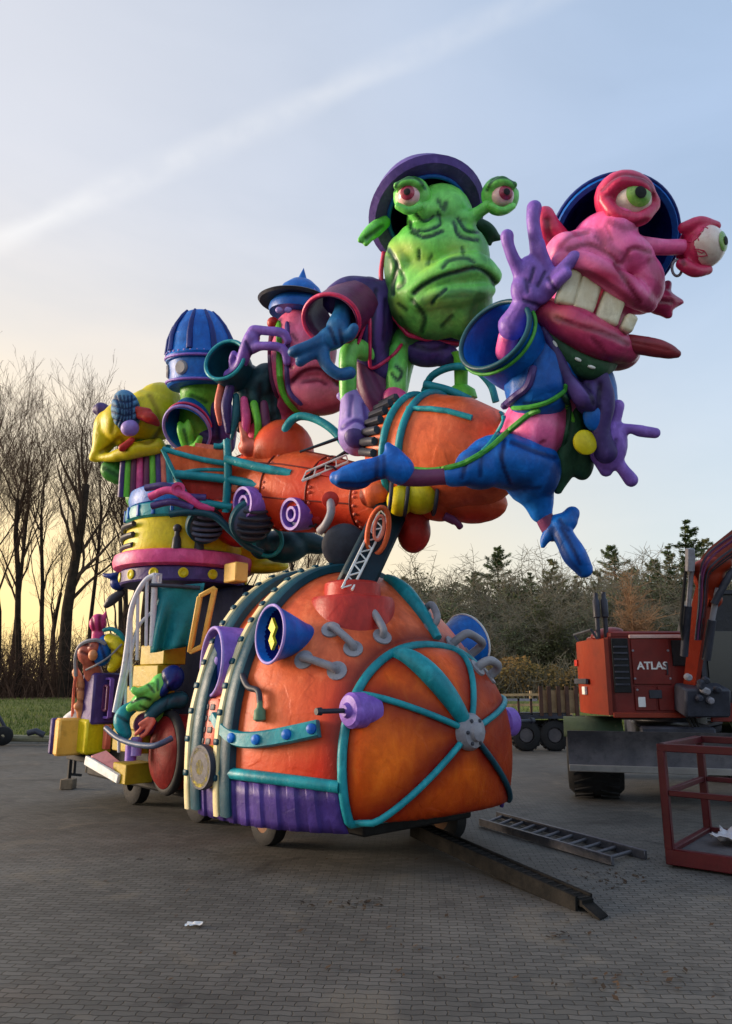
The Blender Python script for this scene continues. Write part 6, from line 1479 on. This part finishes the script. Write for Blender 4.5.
def wheel(c, ax, R_, w_, parent, twin=False):
    ax = ax.normalized(); g = MB(); pr = []
    for o in ((-w_ / 2, 0) if twin else (-w_ / 2,)):
        ww = w_ / 2 * .94 if twin else w_
        e_ = ww * .26; pr = [(0, R_ * .5), (.01, R_ * .78), (e_ * .4, R_ * .91), (e_, R_ * .985), (ww * .5, R_), (ww - e_, R_ * .985), (ww - e_ * .4, R_ * .91), (ww - .01, R_ * .78), (ww, R_ * .5)]
        g.lathe(c + ax * o, ax, pr, 36, closed=True)
        x_ = ax.orthogonal().normalized(); y_ = ax.cross(x_)
        for k in range(22):
            a = 2 * PI * k / 22
            for h in (0, 1):
                aa = a + h * PI / 22; d = x_ * math.cos(aa) + y_ * math.sin(aa); tg = ax.cross(d)
                g.box(c + ax * (o + ww * (.27 + .46 * h)) + d * R_ * .995, (ax + tg * (.35 if h else -.35)).normalized() * ww * .17, tg * .022, d * .015)
    t = g.build('wheel', P_BLACK, parent, 35)
    MB().lathe(c - ax * (w_ / 2 - .03), ax, [(0, .06), (0, R_ * .42), (.03, R_ * .5), (w_ - .09, R_ * .5), (w_ - .06, R_ * .42), (w_ - .06, .06)], 24).build('rim', EX_S, t, 35)
    return t


for s_, along in ((0, 0), (2.3, 0), (0, 2.6), (2.3, 2.6)):
    wheel(bl + US * s_ + UA * along + UZ * .52, US, .52, .8, exc)
for along in (0, 2.6): MB().tube([bl + UA * along + UZ * .52, bl + US * 2.3 + UA * along + UZ * .52], .11, 10).build('axle', P_BLACK, exc, 60)
MB().box(bl + US * 1.15 + UA * 1.3 + UZ * .85, US * .5, UA * 1.8, UZ * .2, .03).build('undercarriage', P_CHAR, exc)
MB().lathe(bl + US * 1.25 + UA * 1.5 + UZ * 1.02, UZ, [(0, .6), (.16, .6), (.18, .5)], 32).build('slew_ring', P_CHAR, exc, 35)
for s_ in (0, 2.3):      # mudguard over the near wheel
    g = MB(); rows = []
    for a in np.linspace(.5, 2.5, 10): rows.append([bl + US * (s_ + t) + UA * (math.cos(a) * .62) + UZ * (.52 + math.sin(a) * .62) for t in (-.42, .42)])
    g.grid(rows); o = g.build('mudguard', mat('moss green mudguard', (44, 58, 36), (56, 70, 46), rough=.7), exc, 60); o.modifiers.new('s', 'SOLIDIFY').thickness = .02
g = MB(); g.prism([bl + V((x, y, 1.12)) for x, y in ((.05, .2), (1.1, .0), (1.2, .5), (.1, .7))], UZ * .03); g.build('step_plate', EX_S, exc)
# superstructure
kc = at(613, 712, 11.1); kc = V((kc.x, kc.y, 0))            # the near corner
SA = V((.997, -.08, 0)); SB = V((.08, .997, 0))            # along the red flank, along the orange tail
zb, zt = 1.22, 2.32
fl_len = 1.22
body = MB()
body.prism([kc + UZ * zb, kc + SA * fl_len + UZ * zb, kc + SA * fl_len + UZ * zt, kc + UZ * zt], SB * 1.9, centre=False)
house = body.build('engine_house', EX_R, exc)
# tail counterweight curved
g = MB(); rows = []
for t in np.linspace(0, 1, 9):
    o = -SA * (.06 + .18 * math.sin(PI * t)) + SB * (1.9 * t)
    rows.append([kc + o + UZ * z for z in (zb - .02, zb + .12, zb + .6, zt - .1, zt - .02)] + [kc + SB * (1.9 * t) + SA * .05 + UZ * (zt - .02), kc + SB * (1.9 * t) + SA * .05 + UZ * (zb - .02)])
g.grid(rows, closed_u=True); g.f += [list(range(7))[::-1], [8 * 7 + k for k in range(7)]]
cw = g.build('counterweight', EX_O, exc, 40)
nrm_ = SA.cross(UZ) * 1.0
if nrm_.y > 0: nrm_ = -nrm_


def flank(x0, z0, x1, z1, m, name, th=.02, parent=None, bev=.006, lift=0):
    c = kc + SA * ((x0 + x1) / 2) + UZ * ((z0 + z1) / 2) + nrm_ * (th / 2 + lift)
    return MB().box(c, SA * (x1 - x0) / 2, nrm_ * th / 2, UZ * (z1 - z0) / 2, bev).build(name, m, parent or house)


flank(.04, zb + .3, .28, zt - .02, P_BLACK, 'radiator_grille', .03)
for i in range(7): flank(.06, zb + .4 + i * .09, .26, zb + .43 + i * .09, P_CHAR, 'louvre', .045)
d1 = flank(.32, zb + .42, .86, zt - .03, EX_R, 'engine_door', .03)
flank(.32, zb + .05, .62, zb + .39, EX_R, 'lower_door', .03); flank(.65, zb + .05, 1.1, zb + .39, EX_R, 'lower_door', .03)
flank(.52, zb + .22, .70, zb + .34, P_CHAR, 'vent', .045)
flank(.36, zb + .10, .46, zb + .24, P_WHITE, 'notice_plate', .045, bev=.002)
flank(.9, zt - .42, 1.18, zt - .05, P_BLACK, 'side_opening', .03)
flank(0, zb - .05, fl_len, zb + .02, EX_O, 'sill', .05)
flank(.3, zt - .02, fl_len, zt + .03, mat('pale cover paint', (190, 150, 140), (206, 172, 164), rough=.4), 'cover_edge', .04)
# maker's lettering on the engine door, as on the photographed machine
tcu = bpy.data.curves.new('lettering', 'FONT'); tcu.body = 'ATLAS'; tcu.size = .15; tcu.extrude = .004; tcu.align_x = 'CENTER'; tcu.align_y = 'CENTER'; tcu.offset = .004
to = bpy.data.objects.new('lettering_curve', tcu); col.objects.link(to)
dg = bpy.context.evaluated_depsgraph_get(); tm = bpy.data.meshes.new_from_object(to.evaluated_get(dg)); bpy.data.objects.remove(to)
tm.materials.clear(); tm.materials.append(P_WHITE); lo = bpy.data.objects.new('lettering', tm); col.objects.link(lo); lo.parent = house
M4 = Matrix((SA, UZ, nrm_)).transposed()
if M4.determinant() < 0: M4 = Matrix((SA, UZ, -nrm_)).transposed()
M4 = M4.to_4x4(); M4.translation = kc + SA * .60 + UZ * (zb + .68) + nrm_ * .036 - wloc(house); lo.matrix_local = M4
# tail face: band, notices, lamp, seams, grab rail
def tailbox(v0, z0, v1, z1, m, name, th=.02):
    c = kc - SA * .24 + SB * ((v0 + v1) / 2) + UZ * ((z0 + z1) / 2)
    return MB().box(c, SB * (v1 - v0) / 2, SA * th, UZ * (z1 - z0) / 2, .004).build(name, m, cw)
tailbox(.5, zb + .42, 1.4, zb + .50, P_CHAR, 'tail_stripe'); tailbox(.62, zb + .26, .82, zb + .38, P_WHITE, 'notice_plate'); tailbox(1.1, zb + .7, 1.3, zb + .8, P_RED, 'tail_lamp')
MB().tube([kc - SA * .12 + SB * .15 + UZ * (zt - .02), kc - SA * .2 + SB * .15 + UZ * (zt + .12), kc - SA * .2 + SB * 1.5 + UZ * (zt + .12), kc - SA * .12 + SB * 1.5 + UZ * (zt - .02)], .018, 6).build('grab_rail', P_CHAR, cw, 40)
for x0, z0 in ((.34, .9), (.34, .5), (.84, .9), (.84, .5), (.36, .34), (1.06, .34)): MB().lathe(kc + SA * x0 + UZ * (zb + z0) + nrm_ * .028, nrm_, [(0, .018), (.012, .016), (.016, .008)], 8).build('latch', P_STEEL, house, 40)
MB().tube([kc + SA * .8 + UZ * (zb + .56) + nrm_ * .03, kc + SA * .8 + UZ * (zb + .56) + nrm_ * .06, kc + SA * .8 + UZ * (zb + .72) + nrm_ * .06, kc + SA * .8 + UZ * (zb + .72) + nrm_ * .03], .011, 6).build('door_handle', P_CHAR, house, 40)
for k_ in range(3): MB().tube([kc + SA * (1.0 + k_ * .05) + UZ * (zb + .02) + nrm_ * .04, kc + SA * (1.05 + k_ * .05) + UZ * (zb - .18) + nrm_ * .12, kc + SA * (1.25 + k_ * .06) + UZ * (zb - .22) + nrm_ * .02], .02, 6).build('hydraulic_hose', P_BLACK, exc, 60)
# covers and exhaust
MB().box(kc + SA * .62 + SB * .9 + UZ * (zt + .04), SA * .58, SB * .8, UZ * .05, .03).build('engine_cover', EX_R, exc)
sculpt('tail_hump', Fig(11.4), [('e', 607, 634, 10, 17, 6, 14, 12)], EX_R, exc, 1.6, 2)
for px, y0 in ((598, 593), (606, 592)):
    e0 = at(px, 632, 11.35); hh = (zat(y0, e0) - e0.z)
    MB().lathe(e0 - UZ * .1, UZ, [(0, .035), (.1 + hh * .35, .035), (.1 + hh * .38, .055), (.1 + hh * .8, .055), (.1 + hh * .84, .035), (.1 + hh, .035)], 12).build('exhaust_pipe', P_CHAR, exc, 40)
# cab, dark behind the boom
cb = kc + SA * 1.42 + SB * .3
MB().prism([cb + UZ * zb, cb + SA * 1.3 + UZ * zb, cb + SA * 1.3 + UZ * 3.0, cb + SA * .25 + UZ * 3.0, cb + UZ * 2.3], SB * 1.2, centre=False).build('cab', mat('cab blue-black', (20, 22, 34), (28, 30, 44), rough=.3), exc)
g = MB()
for a, b_ in (((.0, 0), (.0, 1.08)), ((0, 1.08), (.25, 1.78)), ((.25, 1.78), (1.3, 1.78)), ((.62, 0), (.62, 1.78))):
    g.bar(cb + SA * a[0] + UZ * (zb + a[1]) + nrm_ * .03, cb + SA * b_[0] + UZ * (zb + b_[1]) + nrm_ * .03, .06, .06, nrm_)
g.build('cab_pillars', P_CHAR, exc)
flank(1.5, zb + .3, 2.0, zb + 1.2, EX_G, 'cab_glass', .02, exc, .004, -.298); flank(2.08, zb + .1, 2.66, zb + 1.6, EX_G, 'cab_glass', .02, exc, .004, -.298)
flank(1.36, zb - .1, 2.8, zb + .16, EX_R, 'cab_sill', .05, exc)
# boom: lower box section, upper section folded back over, cylinders and hoses
bf = Fig(10.75)
def bp_(px, py, dz=0): return bf.p(px, py, dz)
lower = MB().tube([bp_(690, 694, -10), bp_(696, 650, -14), bp_(702, 606, -18), bp_(711, 572, -22)], [.11, .13, .15, .16], 4, flat_dir=FW).build('boom', EX_O, exc, 20)
sculpt('boom_knuckle', bf, [('e', 709, 576, -24, 15, 17, 11, -14), ('t', [(700, 572, -24, 8), (714, 600, -24, 8)]), ('t', [(702, 570, -26, 10), (722, 562, -26, 10)])], EX_O, exc, 1.6, 2)
MB().tube([bp_(700, 578, -22), bp_(718, 558, -24), bp_(742, 540, -26), bp_(790, 512, -30), bp_(850, 500, -36)], [.16, .19, .2, .18, .14], 4, flat_dir=FW).build('upper_boom', mat('browned boom paint', (84, 26, 14), (100, 34, 20), rough=.55, scale=2, grime=.6), exc, 20)
for pts, r, m, nm in (([(684, 656, -24), (688, 606, -28)], .055, P_CHAR, 'lift_cylinder'), ([(688, 610, -28), (693, 556, -30)], .035, P_STEEL, 'lift_rod'), ([(706, 660, -30), (712, 620, -32)], .06, P_CHAR, 'lift_cylinder'), ([(712, 620, -32), (718, 588, -34)], .04, P_STEEL, 'lift_rod'),
                      ([(714, 604, -36), (730, 574, -36), (760, 548, -38)], .05, P_CHAR, 'arm_cylinder')):
    MB().tube([bp_(*q) for q in pts], r, 10).build(nm, m, exc, 60)
rr = random.Random(2)
for k in range(8):
    o = rr.uniform(-7, 9); MB().tube([bp_(*q) for q in cat_path([(698 + o * .4, 640, -34), (702 + o * .5, 604, -36), (704 + o * .6, 576, -38), (712 + o, 560 + o * .5, -40), (732 + o, 544 + o * .7, -40), (768, 520 + o, -42)], 5)], .018, 6).build('hydraulic_hose', (P_BLACK, EX_R, P_CHAR, P_PLUM)[k % 4], exc, 60)
MB().tube([bp_(683, 640, -26), bp_(681, 624, -28), bp_(683, 600, -30), bp_(686, 566, -30)], .025, 6).build('hydraulic_hose', P_BLACK, exc, 60)
MB().box(bp_(690, 560, -34), RX * .05, FW * .05, UP * .16, .01).build('cylinder_eye', P_STEEL, exc)
for k in range(10):     # fittings on the slewing centre
    px, py = rr.uniform(686, 718), rr.uniform(676, 700); MB().lathe(bp_(px, py, -34), -FW, [(0, .05), (.06, .05), (.08, .03), (.08, 0)], 10).build('hydraulic_fitting', (P_STEEL, P_CHAR, P_CHAR)[k % 3], exc, 40)
MB().box(bp_(702, 700, -20), RX * .32, FW * .2, UP * .2, .03).build('boom_foot', P_CHAR, exc)

# ================================================================== red work cage at the right edge
M_CAGE = mat('dark red cage paint', (66, 8, 16), (78, 13, 22), rough=.45, scale=3, grime=.4, bump=.15)
c0 = gnd(667, 868); CFd = V((.78, -.62, 0)); CSd = V((.62, .78, 0)); LW, LD, H_ = 1.9, 1.35, 1.07
cage = thing('work_cage', 'dark red steel man cage standing on the paving at the right edge', 'work cage', tuple(c0))
P4 = [c0 + CFd * .03 + CSd * .03, c0 + CFd * LW, c0 + CFd * LW + CSd * LD, c0 + CSd * LD + CFd * .03]
for p in P4: MB().bar(p + UZ * .16, p + UZ * (H_ - .025), .075, .075, CFd, .008).build('post', M_CAGE, cage)
for i in range(4):
    a, b_ = P4[i], P4[(i + 1) % 4]; d = (b_ - a).normalized()
    for z, s_, nm in ((H_, .07, 'top_rail'), (.66, .05, 'mid_rail')): MB().bar(a + UZ * z - d * (.035 if z > 1 else -.04), b_ + UZ * z + d * (.035 if z > 1 else -.04), s_, s_, UZ, .006).build(nm, M_CAGE, cage)
    MB().bar(a + UZ * .1 - d * .037, b_ + UZ * .1 + d * .037, .07, .14, UZ, .008).build('base_beam', M_CAGE, cage)
MB().prism([p + UZ * .12 for p in P4], UZ * .02).build('floor_plate', EX_S, cage)
# crumpled sheet lying in the cage
f = Fig((gnd(715, 845, .15) - CAM).dot(FW)); rs = random.Random(9); rows = []
ctr = c0 + CFd * .55 + CSd * .85 + UZ * .15
for j in range(16):
    row = []
    for i in range(20):
        x, y = (i / 19 - .5) * .62, (j / 15 - .5) * .5; z = .1 * abs(mnoise.noise(V((x * 6, y * 6, 2)))) + .05 * mnoise.noise(V((x * 15, y * 13, 5))) + .035
        row.append(ctr + CFd * (x + .05 * mnoise.noise(V((y * 6, x * 3, 1)))) + CSd * (y + .06 * mnoise.noise(V((x * 5, y, 8)))) + UZ * max(0, z))
    rows.append(row)
o = MB().grid(rows).build('plastic_sheet', mat('white plastic film', (196, 192, 196), (214, 210, 212), rough=.25, bump=.1), smooth=180, loc=ctr); o.modifiers.new('s', 'SOLIDIFY').thickness = .003
tag(o, 'crumpled white plastic sheet lying inside the red cage', 'plastic sheet')

# ================================================================== ladder and loading ramp on the paving
M_ALU = mat('dull aluminium', (84, 84, 90), (104, 104, 110), rough=.45, scale=6, metal=.6, grime=.5)
a0, a1, b0, b1 = gnd(497, 815, .05), gnd(646, 855, .05), gnd(480, 822, .05), gnd(612, 861, .05)
d = (a1 - a0).normalized(); b1 = b0 + d * ((b1 - b0).dot(d))
lad = thing('ladder', 'aluminium ladder lying flat on the paving right of the boiler nose', 'ladder', tuple((a0 + b1) / 2 - UZ * .05))
for p, q in ((a0, a1), (b0, b1)): MB().bar(p, q, .035, .085, UZ, .005).build('side_rail', M_ALU, lad)
n = 11
for k in range(n):
    t = (k + .5) / n; MB().tube([a0.lerp(a1, t * .97 + .0), b0.lerp(b1, t)], .018, 8).build('rung', M_ALU, lad, 60)
M_RAMP = mat('dirty ramp steel', (22, 22, 22), (38, 36, 34), rough=.85, scale=5, grime=.6, bump=.4, spec=.08)
r0, r1 = gnd(415, 826, .2), gnd(588, 903, .06)
d = (r1 - r0).normalized(); sx_ = d.cross(UZ).normalized(); n_ = sx_.cross(d)
if n_.z < 0: n_ = -n_
rmp = thing('loading_ramp', 'long dark steel loading ramp slanting from under the boiler onto the paving', 'ramp', tuple(r1))
MB().box((r0 + r1) / 2, d * (r1 - r0).length / 2, sx_ * .06, n_ * .025, .004).build('ramp_deck', M_RAMP, rmp)
for s_ in (-1, 1): MB().box((r0 + r1) / 2 + sx_ * s_ * .074 - n_ * .02, d * ((r1 - r0).length / 2 - .04), sx_ * .013, n_ * .065, .004).build('ramp_flange', M_RAMP, rmp)
g = MB()
for k in range(26): t = (k + .5) / 26; g.box(r0.lerp(r1, t) + n_ * .024, d * .012, sx_ * .055, n_ * .006)
g.build('ramp_tread', mat('worn bright steel', (36, 34, 32), (48, 45, 42), rough=.8, spec=.1), rmp)
MB().prism([r1 + sx_ * .06 - n_ * .01, r1 - sx_ * .06 - n_ * .01, r1 - sx_ * .04 + d * .16 - n_ * .05, r1 + sx_ * .08 + d * .2 - n_ * .05], n_ * .02).build('ramp_toe', M_RAMP, rmp)

# ================================================================== flat trailer on the far side, fence, drawbar on the left
M_WOOD = mat('weathered boards', (150, 122, 88), (176, 146, 108), rough=.8, scale=4, bump=.3)
M_RUST = mat('rust brown steel', (66, 46, 38), (84, 58, 46), rough=.75, scale=4)
TY = 19.6
trl = thing('flatbed_trailer', 'dark flatbed trailer with wooden stake sides parked at the meadow edge', 'trailer', (4.4, TY, 0))
def tp_(px, z, dy=0): p = at(px, 680, TY); return V((p.x, TY + dy, z))
MB().bar(tp_(478, .82), tp_(562, .82), 1.6, .1, UZ, .01).build('bed', P_CHAR, trl)
MB().bar(tp_(470, .66, -.5), tp_(566, .66, -.5), .1, .14, UZ, .01).build('frame', P_BLACK, trl)
for px in (518, 545): wheel(tp_(px, .38, -.62), V((0, 1, 0)), .38, .26, trl)
MB().bar(tp_(507, .9, -.66), tp_(560, .9, -.66), .3, .03, UZ, .008).build('mudguard', P_BLACK, trl)
g = MB()
for px in (533, 541, 550, 558, 567): MB().bar(tp_(px, .84, -.78), tp_(px, 1.55, -.78), .09, .06, FW).build('stake', M_RUST, trl)
for i, px in enumerate((537, 546, 554, 562)): MB().bar(tp_(px, .9, -.70), tp_(px, 1.45, -.70), .22, .03, V((0, 1, 0))).build('side_board', M_WOOD, trl)
for px in (484, 498, 512, 524): MB().bar(tp_(px, .86, -.7), tp_(px, 1.25, -.7), .05, .05, FW).build('stake', M_RUST, trl)
MB().bar(tp_(480, 1.22, -.7), tp_(530, 1.22, -.7), .05, .06, UZ).build('stake_rail', M_STEEL if False else P_STEEL, trl)
MB().box(tp_(566, .62, -.5), V((.12, 0, 0)), V((0, .5, 0)), V((0, 0, .2)), .02).build('tail_board', M_RUST, trl)
fen = thing('wooden_fence', 'low weathered post and rail fence across the meadow behind the trailer', 'fence', (8, 31, gz(8, 31)))
for i in range(16):
    x = 3.5 + i * 1.6; MB().bar(V((x, 31, gz(x, 31) - .1)), V((x, 31, gz(x, 31) + 1.0)), .1, .1, V((0, 1, 0)), .01).build('post', M_WOOD, fen)
for z in (.45, .85):
    for i in range(15):
        x = 3.5 + i * 1.6; MB().bar(V((x, 30.93, gz(x, 31) + z)), V((x + 1.6, 30.93, gz(x + 1.6, 31) + z)), .04, .1, UZ).build('rail', M_WOOD, fen)
dbar = thing('trailer_drawbar', 'dark drawbar with a jockey wheel lying by the kerb at the left edge', 'drawbar', tuple(gnd(30, 745)))
f = Fig((gnd(30, 745) - CAM).dot(FW))
MB().tube([f.p(-60, 736), f.p(10, 738), f.p(62, 739), f.p(82, 739)], [.09, .09, .08, .06], 8).build('beam', mat('lichen grey steel', (110, 108, 88), (132, 128, 104), rough=.7, scale=4), dbar, 40)
MB().tube([f.p(-6, 708, -4), f.p(2, 722, -4), f.p(9, 736, -4)], .045, 8).build('crank_arm', P_CHAR, dbar, 60)
c = f.p(7, 735, -8); MB().lathe(c - RX * .1, RX * .3 - FW * .9, [(0, .05), (0, .2), (.03, .25), (.11, .25), (.14, .2), (.14, .05)], 24, closed=True).build('jockey_wheel', P_BLACK, dbar, 35)
MB().tube([f.p(28, 733, -4), f.p(36, 731, -4), f.p(44, 735, -4)], .08, 8).build('coupling', P_CHAR, dbar, 60)
MB().tube([f.p(50, 742), f.p(52, 746)], .06, 8).build('stand', P_CHAR, dbar, 60)

# ================================================================== litter and leaves
c = gnd(194, 926); rows = []
for j in range(7): rows.append([c + V(((i / 8 - .5) * .115 + .01 * mnoise.noise(V((i, j, 3.3))), (j / 6 - .5) * .085, .012 + .02 * abs(mnoise.noise(V((i * .45, j * .5, 1.7)))))) for i in range(9)])
tag(MB().grid(rows).build('paper_scrap', P_WHITE, smooth=30, loc=c), 'crumpled white scrap of paper lying on the paving in the foreground', 'litter')
g = MB(); rl = random.Random(12); m_leaf = mat('dead leaves', (52, 40, 30), (74, 56, 40), rough=.9, scale=4, bump=0)
for cx, cy, sx0, sy0, n in ((352, 905, 16, 4, 34), (618, 879, 22, 5, 50), (560, 936, 14, 3, 10), (640, 985, 40, 8, 30), (403, 953, 30, 12, 12), (366, 900, 330, 60, 90)):
    for _ in range(n):
        p = gnd(rl.gauss(cx, sx0), min(1000, max(860, rl.gauss(cy, sy0)))); a = rl.uniform(0, 6.3); s_ = rl.uniform(.012, .03); uu = V((math.cos(a), math.sin(a), .25)) * s_; vv = V((-math.sin(a), math.cos(a), rl.uniform(-.3, .3))) * s_ * .55
        leafquad(g, p + UZ * .012, uu, vv)
tag(g.build('fallen_leaves', m_leaf, smooth=180), 'dead leaves scattered over the paving', kind='stuff')
